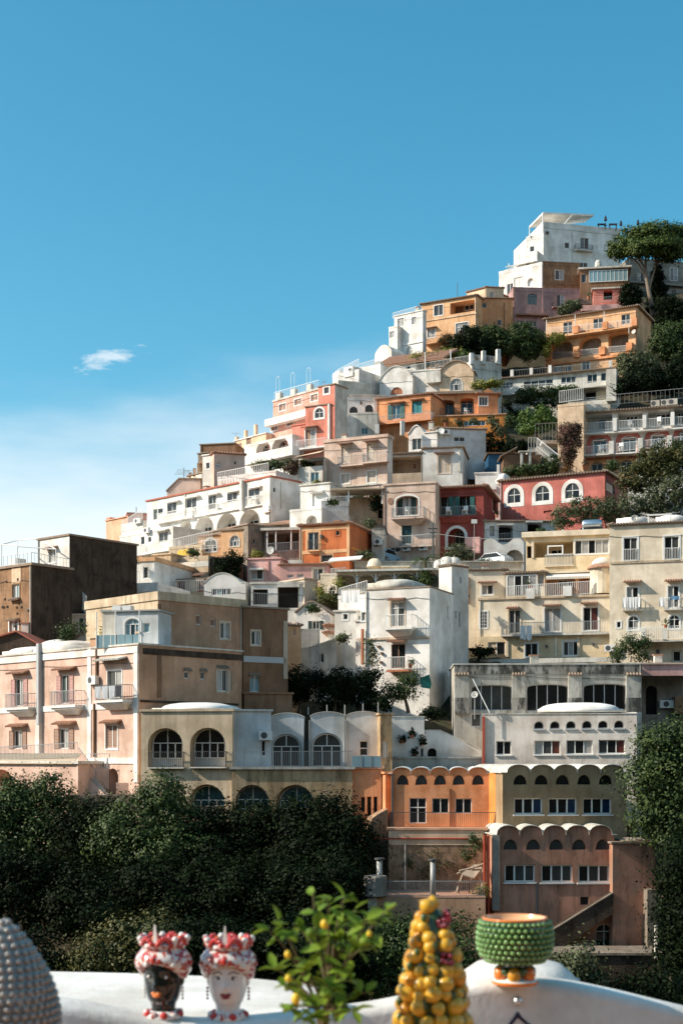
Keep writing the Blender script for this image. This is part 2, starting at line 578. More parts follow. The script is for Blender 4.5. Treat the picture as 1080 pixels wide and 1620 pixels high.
class House:
    """a building block given by the photograph's corners of its front: real distance, real size, its own heading"""
    def __init__(s, name, label, tile, xl, yl, xr, yr, yb, D, dep=8.0, mat='white', yaw=None, top=None, roof='cap', roofmat=None,
                 ov=0.12, th=0.14, cat='house', ext=4.0, of=None, part='wall', group=None, ymax=48, xs=None, smat=None, smatl=None):
        s.t = tile
        xl, yl = s.px(xl, yl)
        xr, yr = s.px(xr, yr)
        yb = s.px(0, yb)[1]
        p0 = P(xl, yl, D)
        if yaw is None:
            D1 = D * (HY - yl) / (HY - yr)
            p1 = P(xr, yr, D1)
            yaw = math.degrees(math.atan2(p1.y - p0.y, p1.x - p0.x))
            yaw = max(-ymax, min(ymax, yaw))
        s.yaw = yaw
        a = R(yaw)
        k = (xr - CX) / FPX
        s.W = (k * D - p0.x) / (math.cos(a) - k * math.sin(a))
        if xs is not None:                     # depth from the photo column where the right-hand side ends
            q = (s.px(xs, 0)[0] - CX) / FPX
            ex, ey = p0.x + s.W * math.cos(a), p0.y + s.W * math.sin(a)
            dep = (q * ey - ex) / (-math.sin(a) - q * math.cos(a))
            dep = min(max(dep, 1.0), 20.0)
        s.smat = {'R': smat, 'L': smatl}
        zb = (HY - yb) / FPX * D - ext
        s.H = p0.z - zb
        s.dep, s.D, s.mat = dep, D, mat
        s.M = at((p0.x, p0.y, zb), a)
        s.fr = {'F': s.M, 'R': s.M @ at((s.W, 0, 0), R(90)), 'L': s.M @ at((0, dep, 0), R(-90))}
        s.len = {'F': s.W, 'R': dep, 'L': dep}
        s.face = 'F'
        s.holes = {'F': [], 'R': [], 'L': []}
        if of:
            s.T = of.T
        else:
            s.T = Thing(name, label, cat, s.M, group)
            HOUSES.append((name, round(yaw), round(s.W, 1), round(s.H - ext, 1)))
        s.part, s.topf, s.roof, s.roofmat, s.ov, s.th = part, top, roof, roofmat, ov, th

    def px(s, x, y):
        if s.t is None:
            return x, y
        return s.t[0] + x * K, s.t[1] + y * K

    def hit(s, x, y, off=0.0):
        x, y = s.px(x, y)
        M = s.fr[s.face]
        n = M.col[1].to_3d()
        d = Vector(((x - CX) / FPX, 1.0, (HY - y) / FPX))
        t = (M.translation.dot(n) + off) / d.dot(n)
        q = M.inverted() @ (d * t)
        return q.x, q.z

    def rect(s, x0, y0, x1, y1, off=0.0):
        xm, ym = (x0 + x1) / 2, (y0 + y1) / 2
        u0, u1 = s.hit(x0, ym, off)[0], s.hit(x1, ym, off)[0]
        z1, z0 = s.hit(xm, y0, off)[1], s.hit(xm, y1, off)[1]
        return u0, z0, u1, z1

    def mb(s):
        return MB(s.fr[s.face])

    # ---- openings
    def win(s, x0, y0, x1, y1, arch=0.0, n=2, fr='white_paint', pane=None, sh=None, closed=None, rec=0.16, sur=None, sw=0.12, can=None,
            on=None, tr=None, sill=None, name='window', bars=False, ft=0.06, ajar=False):
        u0, z0, u1, z1 = s.rect(x0, y0, x1, y1, on or 0.0)
        wd, ht = u1 - u0, z1 - z0
        rise = min(abs(arch) * wd / 2, ht * 0.9)
        poly = arch_poly(u0, u1, z0, z1, rise, 10 if arch >= 0 else 18, 1.0 if arch >= 0 else 0.35)
        if on is None:
            s.holes[s.face].append((poly, rec))
            yb = rec
        else:
            yb = on - 0.02
        ft = min(ft, wd * 0.12)
        m = s.mb()
        m.ring(poly, grow(poly, -ft), yb - 0.07, yb)
        if sill:
            m.box(u0 - 0.08, u1 + 0.08, -0.1, 0.02, z0 - 0.1, z0 - 0.005)
        if can:
            pass
        zs = z1 - rise if rise and n > 1 and arch > 0 else z1
        if tr and not rise:
            zs = z0 + ht * tr
        lw = wd / n
        for i in range(1, n):
            c = u0 + lw * i
            m.box(c - ft * 0.55, c + ft * 0.55, yb - 0.075, yb - 0.002, z0 + ft * 0.9, zs - ft * 0.9)
        if zs < z1 - 0.02:
            m.box(u0 + ft * 0.9, u1 - ft * 0.9, yb - 0.08, yb - 0.003, zs - ft * 0.5, zs + ft * 0.5)
            if n > 1:
                c = (u0 + u1) / 2
                m.box(c - ft * 0.5, c + ft * 0.5, yb - 0.072, yb - 0.004, zs + ft * 0.5, z1 - ft * 0.8)
        if bars:
            k = max(3, int(wd / 0.2))
            for i in range(1, k):
                c = u0 + wd * i / k
                m.box(c - 0.015, c + 0.015, -0.05, -0.02, z0, z1)
            for i in range(1, 5):
                c = z0 + ht * i / 5
                m.box(u0, u1, -0.055, -0.018, c - 0.015, c + 0.015)
        wo = m.build(name, fr, s.T)
        if closed:
            for i in range(2):
                a, b = u0 + ft + i * (wd - 2 * ft) / 2 + 0.01, u0 + ft + (i + 1) * (wd - 2 * ft) / 2 - 0.01
                s.shutter(a, b, z0 + ft, z1 - ft, yb - 0.05, closed, wo)
        else:
            for i in range(n):
                a, b = u0 + lw * i + ft * 0.4, u0 + lw * (i + 1) - ft * 0.4
                pm = pane or random.choice(['glass_dark', 'glass_dark', 'glass_blue', 'glass_grey', 'glass_curtain'])
                if isinstance(pm, (list, tuple)):
                    pm = pm[i % len(pm)]
                pp = grow(poly, -ft * 0.4) if n == 1 else [(a, z0 + ft * 0.4), (b, z0 + ft * 0.4), (b, zs - ft * 0.3), (a, zs - ft * 0.3)]
                if arch < 0 and i in (0, n - 1):
                    c = -1 if i else 1
                    e, q = (b, a) if i else (a, b)
                    pp = [(e, z0 + ft * 0.4), (q, z0 + ft * 0.4), (q, zs - ft * 0.6), (e + c * lw * 0.45, zs - ft), (e, z1 - rise * 0.7)]
                s.mb().prism(pp, yb - 0.03, yb - 0.01).build('pane', pm, s.T, wo)
            if zs < z1 - 0.02:
                pl = arch_poly(u0 + ft * 0.4, u1 - ft * 0.4, zs + 0.01, z1 - ft * 0.4, max(0, rise - ft * 0.4 - 0.011))
                pm = pane[0] if isinstance(pane, (list, tuple)) else (pane or 'glass_dark')
                s.mb().prism(pl, yb - 0.03, yb - 0.01).build('pane', pm, s.T, wo)
        if sh:
            for sd in (0, 1):
                sw2 = wd * 0.5
                a, b = (u0 - sw2, u0 - 0.01) if sd == 0 else (u1 + 0.01, u1 + sw2)
                s.shutter(a, b, z0, z1, -0.04, sh, wo)
        if sur:
            g = grow(poly, sw)
            s.mb().ring(g, poly, -0.035, 0.0).build('surround', sur, s.T, wo)
        if can:
            s.canopy(u0 - 0.35, u1 + 0.35, z1 + 0.28, can if isinstance(can, float) else 0.6)
        return wo

    def shutter(s, a, b, z0, z1, y, mat, parent):
        m = s.mb()
        t = 0.05
        if s.D < 140:
            m.box(a, a + t, y - 0.02, y + 0.02, z0, z1).box(b - t, b, y - 0.02, y + 0.02, z0, z1)
            m.box(a + t, b - t, y - 0.02, y + 0.02, z0, z0 + t).box(a + t, b - t, y - 0.02, y + 0.02, z1 - t, z1)
            k = int((z1 - z0) / 0.11)
            for i in range(k):
                z = z0 + t + (z1 - z0 - 2 * t) * (i + 0.5) / k
                m.hexa([(a + t, y - 0.02, z - 0.045), (b - t, y - 0.02, z - 0.045), (b - t, y + 0.012, z + 0.02), (a + t, y + 0.012, z + 0.02),
                        (a + t, y - 0.015, z - 0.03), (b - t, y - 0.015, z - 0.03), (b - t, y + 0.017, z + 0.035), (a + t, y + 0.017, z + 0.035)])
        else:
            m.box(a, b, y - 0.018, y + 0.018, z0, z1)
            m.box(a + t, b - t, y - 0.03, y - 0.018, (z0 + z1) / 2 - 0.03, (z0 + z1) / 2 + 0.03)
        return m.build('shutter', mat, s.T, parent)

    def hole(s, x0, y0, x1, y1, arch=0.0, rec=1.6, mat=None, back=True, sur=None, sw=0.15):
        """deep open recess (loggia, porch, archway) with its own back wall"""
        u0, z0, u1, z1 = s.rect(x0, y0, x1, y1)
        poly = arch_poly(u0, u1, z0, z1, min(arch * (u1 - u0) / 2, (z1 - z0) * 0.9))
        s.holes[s.face].append((poly, rec))
        o = None
        if back:
            g = grow(poly, 0.02)
            o = s.mb().prism(g, rec - 0.004, rec + 0.1).build('recess_wall', mat or s.mat, s.T)
        if sur:
            s.mb().ring(grow(poly, sw), poly, -0.035, 0.0).build('surround', sur, s.T)
        return o

    def canopy(s, u0, u1, z, proj=0.6, mat='tile', px=None):
        """little tiled hood over an opening"""
        m = s.mb()
        m.hexa([(u0, -proj, z - 0.2), (u1, -proj, z - 0.2), (u1, 0, z - 0.02), (u0, 0, z - 0.02),
                (u0, -proj, z - 0.15), (u1, -proj, z - 0.15), (u1, 0, z + 0.03), (u0, 0, z + 0.03)])
        k = max(3, int((u1 - u0) / 0.2))
        for i in range(k):
            c = u0 + (u1 - u0) * (i + 0.5) / k
            m.tube((c, -proj - 0.04, z - 0.15), (c, 0.0, z + 0.04), 0.065, n=6)
        return m.build('canopy', mat, s.T)

    def hood(s, x0, x1, y, proj=0.6, mat='tile'):
        u0, z = s.hit(x0, y)
        u1, z1 = s.hit(x1, y)
        return s.canopy(u0, u1, (z + z1) / 2 + 0.1, proj, mat)

    def bal(s, x0, x1, y, proj=0.9, mat=None, rail='bars', rmat='white_paint', h=1.0, th=0.16, corbel=False, sides=True, closed=None):
        """balcony slab at floor level y with its railing"""
        u0, z0 = s.hit(x0, y, -proj)
        u1, z1 = s.hit(x1, y, -proj)
        z = (z0 + z1) / 2
        m = s.mb()
        m.box(u0, u1, -proj, -0.003, z - th, z)
        if corbel:
            c, d = (u0 + u1) / 2, (u1 - u0) / 2
            m.box(c - d * 0.92, c + d * 0.92, -proj * 0.85, -0.004, z - th - 0.12, z - th)
            m.hexa([(c - d * 0.6, -proj * 0.25, z - th - 0.5), (c + d * 0.6, -proj * 0.25, z - th - 0.5), (c + d * 0.6, -0.005, z - th - 0.5), (c - d * 0.6, -0.005, z - th - 0.5),
                    (c - d * 0.84, -proj * 0.75, z - th - 0.12), (c + d * 0.84, -proj * 0.75, z - th - 0.12), (c + d * 0.84, -0.005, z - th - 0.12), (c - d * 0.84, -0.005, z - th - 0.12)])
        o = m.build('balcony', mat or s.mat, s.T)
        e = 0.06
        pts = [(u0 + e, 0, z), (u0 + e, -proj + e, z), (u1 - e, -proj + e, z), (u1 - e, 0, z)] if sides else [(u0, -proj + e, z), (u1, -proj + e, z)]
        if rail == 'bars':
            sp = 0.13 if s.D < 140 else 0.17
            s.mb().rail(pts, h, sp, 0.014 if s.D < 120 else 0.02).build('railing', rmat, s.T, o)
        elif rail == 'wall':
            m = s.mb()
            m.box(u0, u1, -proj, -proj + 0.12, z, z + h)
            m.box(u0, u0 + 0.12, -proj + 0.12, -0.003, z, z + h).box(u1 - 0.12, u1, -proj + 0.12, -0.003, z, z + h)
            m.build('parapet', rmat, s.T, o)
        elif rail == 'glass':
            k = max(1, round((u1 - u0) / 1.4))
            for i in range(k):
                a, b = u0 + (u1 - u0) * i / k + 0.03, u0 + (u1 - u0) * (i + 1) / k - 0.03
                s.mb().box(a, b, -proj + 0.05, -proj + 0.08, z + 0.05, z + h).build('panel', rmat, s.T, o)
        return o

    def rail(s, x0, y0, x1, y1, y=-0.05, h=1.0, mat='white_paint', sp=0.15, r=0.018, mid=False, name='railing'):
        """straight railing on the face's plane (shifted by y), floor line through two photo points"""
        u0, z0 = s.hit(x0, y0, y)
        u1, z1 = s.hit(x1, y1, y)
        return s.mb().rail([(u0, y, z0), (u1, y, z1)], h, sp, r, mid=mid).build(name, mat, s.T)

    def box(s, name, x0, y0, x1, y1, yf=-0.1, yb=0.0, mat='white', parent=None):
        u0, z0, u1, z1 = s.rect(x0, y0, x1, y1, yf)
        return s.mb().box(u0, u1, yf, yb - 0.003, z0, z1).build(name, mat, s.T, parent)

    def posts(s, pts, r=0.06, mat='white_paint', yf=-0.1, name='post', sq=False):
        """posts given by photo x, top y, bottom y on the plane at yf"""
        for x, yt, yb in pts:
            u, z1 = s.hit(x, yt, yf)
            z0 = s.hit(x, yb, yf)[1]
            m = s.mb()
            if sq:
                m.box(u - r, u + r, yf - r, yf + r, z0, z1)
            else:
                m.tube((u, yf, z0), (u, yf, z1), r, n=6)
            m.build(name, mat, s.T)

    def ac(s, x, y, w=0.85):
        u, z = s.hit(x, y)
        m = s.mb().box(u - w / 2, u + w / 2, -0.42, -0.1, z - 0.3, z + 0.3)
        m.box(u - w / 2 + 0.05, u - w / 2 + 0.09, -0.1, -0.003, z - 0.35, z - 0.3).box(u + w / 2 - 0.09, u + w / 2 - 0.05, -0.1, -0.003, z - 0.35, z - 0.3)
        o = m.build('air_conditioner', 'white_paint', s.T)
        m = s.mb()
        M0 = m.M
        pts = []
        for i in range(12):
            t = 2 * math.pi * i / 12
            pts.append((u - 0.12 + 0.22 * math.cos(t), z + 0.22 * math.sin(t)))
        m.prism(pts, -0.43, -0.421)
        m.build('fan_grille', 'iron', s.T, o)

    def dish(s, x, y, r=0.4, yf=-0.5, mat='white_paint'):
        u, z = s.hit(x, y, yf)
        m = MB(s.fr[s.face] @ Matrix.Translation((u, yf, z)) @ Matrix.Rotation(R(75), 4, 'X') @ Matrix.Rotation(R(random.uniform(-30, 30)), 4, 'Y'))
        m.lathe([(0.02, -0.13 * r / 0.4), (r * 0.5, -0.1 * r / 0.4), (r * 0.85, -0.04 * r / 0.4), (r, 0.0), (r * 0.98, 0.02), (r * 0.8, -0.02), (r * 0.4, -0.07), (0.02, -0.09)], 14)
        m.tube((0, r, 0), (0, 0.1, r * 0.9), 0.015)
        m.M = s.fr[s.face]
        m.tube((u, yf, z), (u, yf + 0.15, z - r - 0.5), 0.03)
        m.build('satellite_dish', mat, s.T, smooth=True)

    def dome(s, x0, x1, ybase, ytop, yc=None, ry=None, mat='white_clean', n=20, name='dome'):
        """shallow vaulted dome standing on the roof"""
        yc = yc if yc is not None else s.dep * 0.45
        u0, z0 = s.hit(x0, ybase, yc)
        u1, _ = s.hit(x1, ybase, yc)
        z1 = s.hit((x0 + x1) / 2, ytop, yc)[1]
        rx = (u1 - u0) / 2
        ry = ry or min(rx, s.dep * 0.45)
        hh = max(0.2, z1 - z0)
        prof = []
        for j in range(7):
            t = j / 6 * math.pi / 2
            prof.append((math.cos(t) ** 0.75 if j < 6 else 0.02, math.sin(t)))
        vs, fs = [], []
        c = (u0 + u1) / 2
        for r_, q in prof:
            for i in range(n):
                t = 2 * math.pi * i / n
                ct, st = math.cos(t), math.sin(t)
                e = 0.6
                vs.append((c + rx * r_ * math.copysign(abs(ct) ** e, ct), yc + ry * r_ * math.copysign(abs(st) ** e, st), z0 + hh * q))
        for j in range(6):
            for i in range(n):
                k = (i + 1) % n
                fs.append((j * n + i, j * n + k, (j + 1) * n + k, (j + 1) * n + i))
        fs.append(tuple(range(6 * n, 7 * n)))
        m = s.mb().add(vs, fs)
        m.box(c - rx * 1.01, c + rx * 1.01, yc - ry * 1.01, yc + ry * 1.01, s.H + 0.15, max(z0 + 0.02, s.H + 0.2))
        return m.build(name, mat, s.T, smooth=True)

    # ---- body
    def done(s):
        W, H, dep = s.W, s.H, s.dep
        prof = [(0, H), (W, H)]
        if s.topf:
            prof = [(u, H + z) for u, z in s.topf(W)]
        m = MB(s.M)
        outer = [(0, 0), (W, 0)] + list(reversed(prof))
        # drop profile points that repeat the corners' verticals
        panel(m, outer, [p for p, r in s.holes['F']])
        m.add([(u, dep, z) for u, z in outer], [tuple(range(len(outer)))])
        zl, zr = prof[0][1], prof[-1][1]
        for fc, h in (('R', zr), ('L', zl)):
            mm = MB() if s.smat[fc] else m
            mm.M = s.fr[fc]
            panel(mm, [(0, 0), (dep, 0), (dep, h), (0, h)], [p for p, r in s.holes[fc]])
            if s.smat[fc]:
                mm.build('side_wall', s.smat[fc], s.T)
        m.M = s.M
        for (u0, z0), (u1, z1) in zip(prof[:-1], prof[1:]):
            m.add([(u0, 0, z0), (u1, 0, z1), (u1, dep, z1), (u0, dep, z0)], [(0, 1, 2, 3)])
        for fc in 'FRL':
            m.M = s.fr[fc]
            for poly, rec in s.holes[fc]:
                n = len(poly)
                m.add([(u, 0, z) for u, z in poly] + [(u, rec, z) for u, z in poly], [(i, i + n, (i + 1) % n + n, (i + 1) % n) for i in range(n)])
        s.wall = m.build(s.part, s.mat, s.T)
        if s.roof:
            s.make_roof(prof)
        if s.part == 'wall' and s.D > 100:
            s.clutter(max(p[1] for p in prof))
        return s

    def clutter(s, zt):
        """what gathers on old houses: an aerial, a flue, a gutter pipe, a cable under the eave"""
        r = CL
        W, dep = s.W, s.dep
        if W < 3:
            return
        m = MB(s.M)
        if r.random() < 0.45 and s.D < 230:
            u, y, hh = r.uniform(0.2, 0.8) * W, r.uniform(0.3, 0.7) * dep, r.uniform(1.4, 2.6)
            m.tube((u, y, zt), (u, y, zt + hh), 0.025, n=4)
            a = r.uniform(-0.6, 0.6)
            c, q = math.cos(a), math.sin(a)
            m.tube((u - 0.6 * c, y - 0.6 * q, zt + hh - 0.1), (u + 0.6 * c, y + 0.6 * q, zt + hh - 0.1), 0.015, n=4)
            for i in range(5):
                x = -0.5 + i * 0.25
                m.tube((u + x * c + 0.25 * q, y + x * q - 0.25 * c, zt + hh - 0.1), (u + x * c - 0.25 * q, y + x * q + 0.25 * c, zt + hh - 0.1), 0.012, n=4)
            m.build('antenna', 'zinc', s.T)
        if r.random() < 0.4:
            u, y = r.uniform(0.15, 0.85) * W, r.uniform(0.35, 0.6) * dep
            o = MB(s.M).box(u - 0.3, u + 0.3, y - 0.25, y + 0.25, zt, zt + 0.9).build('chimney', 'white_old', s.T)
            MB(s.M).box(u - 0.38, u + 0.38, y - 0.33, y + 0.33, zt + 0.9, zt + 1.0).build('chimney_cap', 'tile', s.T, o)
        if r.random() < 0.6:
            u = r.choice((0.12, W - 0.12))
            MB(s.M).tube((u, -0.07, 0), (u, -0.07, s.H - 0.05), 0.05, n=6).build('downpipe', r.choice(('zinc', 'brown_paint', 'white_old')), s.T)
        if r.random() < 0.6:
            z = s.H - r.uniform(0.4, 1.0)
            MB(s.M).path([(W * i / 10, -0.03, z - 0.12 * math.sin(math.pi * ((i * 0.25) % 1.0)) - 0.02 * i) for i in range(11)], 0.018, 4).build('cable', 'dark_paint', s.T)

    def make_roof(s, prof):
        W, H, dep, ov, th = s.W, s.H, s.dep, s.ov, s.th
        m = MB(s.M)
        rm = s.roofmat
        if s.roof == 'cap':
            if s.topf:
                k = len(prof)
                pr = [(u + (-ov if i == 0 else ov if i == k - 1 else 0), z) for i, (u, z) in enumerate(prof)]
                lo = [(u, z + 0.003) for u, z in pr]
                m.prism(lo + [(u, z + th) for u, z in reversed(pr)], -ov, dep + 0.02)
            else:
                m.box(-ov, W + ov, -ov, dep + ov, H + 0.003, H + th)
            m.build('roof', rm or s.mat, s.T)
        elif s.roof == 'tile':
            m.box(-ov, W + ov, -ov, dep + ov, H + 0.003, H + th)
            sp = 0.24 if s.D < 150 else 0.32
            k = max(2, int((W + 2 * ov) / sp))
            for i in range(k):
                c = -ov + (W + 2 * ov) * (i + 0.5) / k
                m.tube((c, -ov - 0.12, H + th - 0.02), (c, 0.5, H + th + 0.12), sp * 0.36, n=6)
            k = max(2, int((dep + 2 * ov) / sp))
            for sd in (-ov, W + ov):
                o = -0.12 if sd < 0 else 0.12
                for i in range(k):
                    c = -ov + (dep + 2 * ov) * (i + 0.5) / k
                    m.tube((sd + o, c, H + th - 0.02), (sd - o * 4, c, H + th + 0.12), sp * 0.36, n=6)
            m.build('roof', rm or 'tile', s.T)
        elif s.roof == 'parapet':
            t = 0.22
            m.box(-0.03, W + 0.03, -0.03, t, H + 0.003, H + th)
            m.box(-0.03, t, t, dep, H + 0.003, H + th).box(W - t, W + 0.03, t, dep, H + 0.003, H + th)
            m.build('roof', rm or s.mat, s.T)


def vaults(n, rise, edge=0.0, k=8):
    """roofline of n barrel vaults side by side"""
    def f(W):
        pts = [(0, 0)]
        a = (W - 2 * edge) / n
        if edge:
            pts.append((edge, 0))
        for i in range(n):
            for j in range(1, k + 1):
                t = math.pi * (1 - j / k)
                pts.append((edge + a * (i + 0.5) + a / 2 * math.cos(t), rise * math.sin(t) ** 0.8 if 0 < j < k else 0.0))
        if edge:
            pts.append((W, 0))
        return pts
    return f


def hump(rise, e0=0.0, e1=1.0, k=12, p=1.0):
    def f(W):
        pts = [(0, 0)] if e0 > 0 else []
        for j in range(k + 1):
            t = j / k
            pts.append((W * (e0 + (e1 - e0) * t), rise * math.sin(math.pi * t) ** p if 0 < j < k else 0.0))
        if e1 < 1:
            pts.append((W, 0))
        return pts
    return f


def gable(rise):
    return lambda W: [(0, 0), (W / 2, rise), (W, 0)]


# ------------------------------------------------------------------ plants
RNG = np.random.default_rng(11)


def leaves(name, lobes, mat, thing=None, parent=None, dens=40.0, size=0.22, clump=0.45, per=34, fill=0.35, up=0.25, aspect=0.55, seed=None):
    """leaf-sized faces in clumps over and inside a set of ellipsoid lobes (cx, cy, cz, rx, ry, rz)"""
    rng = np.random.default_rng(seed) if seed is not None else RNG
    C, Nn = [], []
    for (cx, cy, cz, rx, ry, rz) in lobes:
        area = 4 * math.pi * ((rx * ry) ** 1.6 / 3 + (rx * rz) ** 1.6 / 3 + (ry * rz) ** 1.6 / 3) ** (1 / 1.6)
        nc = max(6, int(area * dens / per))
        d = rng.normal(size=(nc, 3))
        d /= np.linalg.norm(d, axis=1)[:, None]
        rad = np.where(rng.random(nc) < fill, rng.uniform(0.35, 0.85, nc), rng.uniform(0.78, 1.18, nc))
        cen = np.array([cx, cy, cz]) + d * rad[:, None] * np.array([rx, ry, rz])
        cl = rng.uniform(0.5, 1.3, nc) * clump
        pts = np.repeat(cen, per, 0) + rng.normal(size=(nc * per, 3)) * np.repeat(cl, per)[:, None] * np.array([0.5, 0.5, 0.4])
        rel = (pts - np.repeat(cen, per, 0)) / (np.repeat(cl, per)[:, None] * 0.5)
        nn = np.repeat(d, per, 0) * 0.6 + rel * 0.6 + rng.normal(size=(nc * per, 3)) * 0.35 + np.array([0, 0, up])
        C.append(pts)
        Nn.append(nn)
    C = np.concatenate(C)
    Nn = np.concatenate(Nn)
    Nn /= np.linalg.norm(Nn, axis=1)[:, None] + 1e-9
    n = len(C)
    r = rng.normal(size=(n, 3))
    T = np.cross(Nn, r)
    T /= np.linalg.norm(T, axis=1)[:, None] + 1e-9
    B = np.cross(Nn, T)
    ln = (size * rng.uniform(0.6, 1.35, n))[:, None] * 0.5
    wd = ln * aspect
    V = np.empty((n, 4, 3))
    V[:, 0] = C - T * ln
    V[:, 1] = C + B * wd + Nn * ln * 0.12
    V[:, 2] = C + T * ln
    V[:, 3] = C - B * wd + Nn * ln * 0.12
    V = V.reshape(-1, 3)
    if thing:
        Mi = np.array(thing.Mi)
        V = V @ Mi[:3, :3].T + Mi[:3, 3]
    me = bpy.data.meshes.new(name)
    me.vertices.add(n * 4)
    me.vertices.foreach_set('co', V.astype(np.float32).ravel())
    me.loops.add(n * 4)
    me.loops.foreach_set('vertex_index', np.arange(n * 4, dtype=np.int32))
    me.polygons.add(n)
    me.polygons.foreach_set('loop_start', np.arange(0, n * 4, 4, dtype=np.int32))
    me.update(calc_edges=True)
    me.materials.append(MATS[mat])
    o = bpy.data.objects.new(name, me)
    COL.objects.link(o)
    if thing:
        o.parent = parent or thing.o
    return o


def tree(name, label, base, lobes, mat, D, cat='tree', group=None, trunk=0.25, bark='bark', size=0.24, dens=60, seed=None, clump=0.5, fill=0.3, limbs=None, flat=1.0, per=34):
    """base = (px, py) of the trunk foot, lobes = (px, py, rx, ry[, dD]) seen in the photograph at distance D"""
    b = P(base[0], base[1], D)
    t = Thing(name, label, cat, at(b), group)
    L = []
    for l in lobes:
        d = D + (l[4] if len(l) > 4 else 0.0)
        c = P(l[0], l[1], d)
        k = d / FPX
        rx, rz = l[2] * k, l[3] * k
        L.append((c.x, c.y, c.z, rx, (rx * 0.5 + rz * 0.5) * flat, rz))
    leaves('crown', L, mat, t, dens=dens, size=size, seed=seed, clump=clump, fill=fill, per=per)
    limbs = (cat == 'tree') if limbs is None else limbs
    m = MB()
    cz = sum(l[2] for l in L) / len(L)
    cx = sum(l[0] for l in L) / len(L)
    cy = sum(l[1] for l in L) / len(L)
    fork = Vector((b.x * 0.55 + cx * 0.45, b.y * 0.55 + cy * 0.45, b.z + (cz - b.z) * 0.5))
    if cat != 'tree':
        trunk *= 0.35
    m.path([b, b.lerp(fork, 0.5) + Vector((0.1 * trunk, 0, 0)), fork], trunk, 7, 0.7)
    if limbs:
        for l in L:
            c = Vector(l[:3])
            m.path([fork, fork.lerp(c, 0.55) + Vector((0, 0, 0.15 * l[5])), c + Vector((0, 0, l[5] * 0.3))], trunk * 0.5, 5, 0.3)
    m.build('trunk' if cat == 'tree' else 'stem', bark, t)
    return t

# ------------------------------------------------------------------ terrain
def terrain():
    ty = [-500, -160, -40, 0, 40, 62, 75, 86, 92, 97, 101, 105, 118, 140, 170, 190, 220, 250, 275, 300, 420, 900]
    tz = [190, 75, -6, -25, -25, -24, -21, -18, -16, -13, -6, -0.5, 6.5, 14, 25, 37, 53, 71, 90, 97, 100, 60]
    cx = [-900, -80, -45, -31, -22.7, -8.8, 10.4, 29.5, 39.6, 67, 120, 900]
    cz = [-24, -24, -6, 8, 18, 34, 61, 75, 90, 92, 105, 130]
    xs = np.concatenate([np.linspace(-900, -60, 12), np.linspace(-55, 110, 90), np.linspace(120, 900, 12)])
    ys = np.concatenate([np.linspace(-500, 30, 24), np.linspace(36, 320, 120), np.linspace(340, 900, 10)])
    X, Y = np.meshgrid(xs, ys)
    Z = np.where(Y > 0, np.minimum(np.interp(Y, ty, tz), np.interp(X, cx, cz)), np.interp(Y, ty, tz))
    # bare spur added left of the valley, out of view, to shade its floor
    Z = np.maximum(Z, -26 + 29 * np.exp(-((X + 45) / 9.5) ** 2 - (np.clip(np.abs(Y - 70) - 12, 0, None) / 8.0) ** 2))
    Z += 0.5 * np.sin(X * 0.9 + Y * 0.3) * np.sin(Y * 0.7) + 0.3 * np.sin(X * 2.1) * np.cos(Y * 1.7)
    nx, ny = len(xs), len(ys)
    vs = np.stack([X, Y, Z], -1).reshape(-1, 3).tolist()
    fs = [(j * nx + i, j * nx + i + 1, (j + 1) * nx + i + 1, (j + 1) * nx + i) for j in range(ny - 1) for i in range(nx - 1)]
    m = MB()
    m.v = [Vector(v) for v in vs]
    m.f = fs
    o = m.build('hillside_terrain', 'earth', smooth=True)
    tag(o, kind='structure')


terrain()

Z1, Z2, Z3, Z4, Z5, Z6, Z7, Z8 = (760, 320), (560, 430), (360, 560), (140, 680), (0, 820), (760, 560), (560, 700), (760, 800)
B1, B2, B3, B4, B5, B6, B7, B8 = (400, 820), (0, 980), (200, 1000), (400, 1080), (580, 1040), (760, 1040), (560, 1280), (760, 1280)


def parasol(label, px, py, D, h=2.3, mat='cloth_dark', group='closed parasols on the summit roof'):
    b = P(px, py, D)
    t = Thing('closed_parasol', label, 'parasol', at(b), group)
    MB(at(b)).tube((0, 0, 0), (0, 0, h + 0.15), 0.04).box(-0.25, 0.25, -0.25, 0.25, 0, 0.08).build('pole', 'iron', t)
    MB(at(b)).lathe([(0.1, 0.9), (0.3, 1.0), (0.27, 1.3), (0.2, 1.7), (0.1, h), (0.02, h + 0.1)], 8).build('canopy', mat, t)


# ================================================================== summit
h = House('summit_villa', 'tall white villa with stepped terraces crowning the hill beside the pine', Z1, 332, 112, 745, 150, 420, 270, 16, 'white_clean', th=0.3, roof='parapet', ov=0.05)
h.win(448, 215, 472, 245, n=1, pane='glass_dark')
h.win(530, 190, 575, 248, n=2, sur='white_paint', name='glazed_door')
h.bal(508, 602, 252, 0.8, rmat='iron')
h.win(525, 322, 570, 352, n=2)
h.win(706, 175, 730, 205, n=1, pane='glass_curtain')
h.box('downpipe', 486, 150, 491, 330, -0.12, 0, 'white_old')
h.box('wall_lamp', 345, 155, 364, 166, -0.5, 0, 'iron')
h.posts([(260, 130, 185), (330, 60, 112), (548, 85, 110)], 0.1, yf=0.5)
for (a, b, c) in ((257, 140, 335), ):
    p = [P(*h.px(x, y), d) for x, y, d in ((257, 138, 280), (332, 62, 271), (602, 74, 272), (552, 108, 284))]
    MB().add([tuple(q) for q in p] + [tuple(q + Vector((0, 0, 0.35))) for q in p], [(0, 1, 2, 3), (4, 7, 6, 5), (0, 4, 5, 1), (1, 5, 6, 2), (2, 6, 7, 3), (3, 7, 4, 0)]).build('terrace_canopy', 'white_clean', h.T)
h.mb().tube((h.hit(440, 125)[0], 0.3, h.H), (h.hit(490, 65)[0], 0.3, h.hit(490, 65)[1]), 0.12).build('canopy_strut', 'white_paint', h.T)
h.face = 'F'
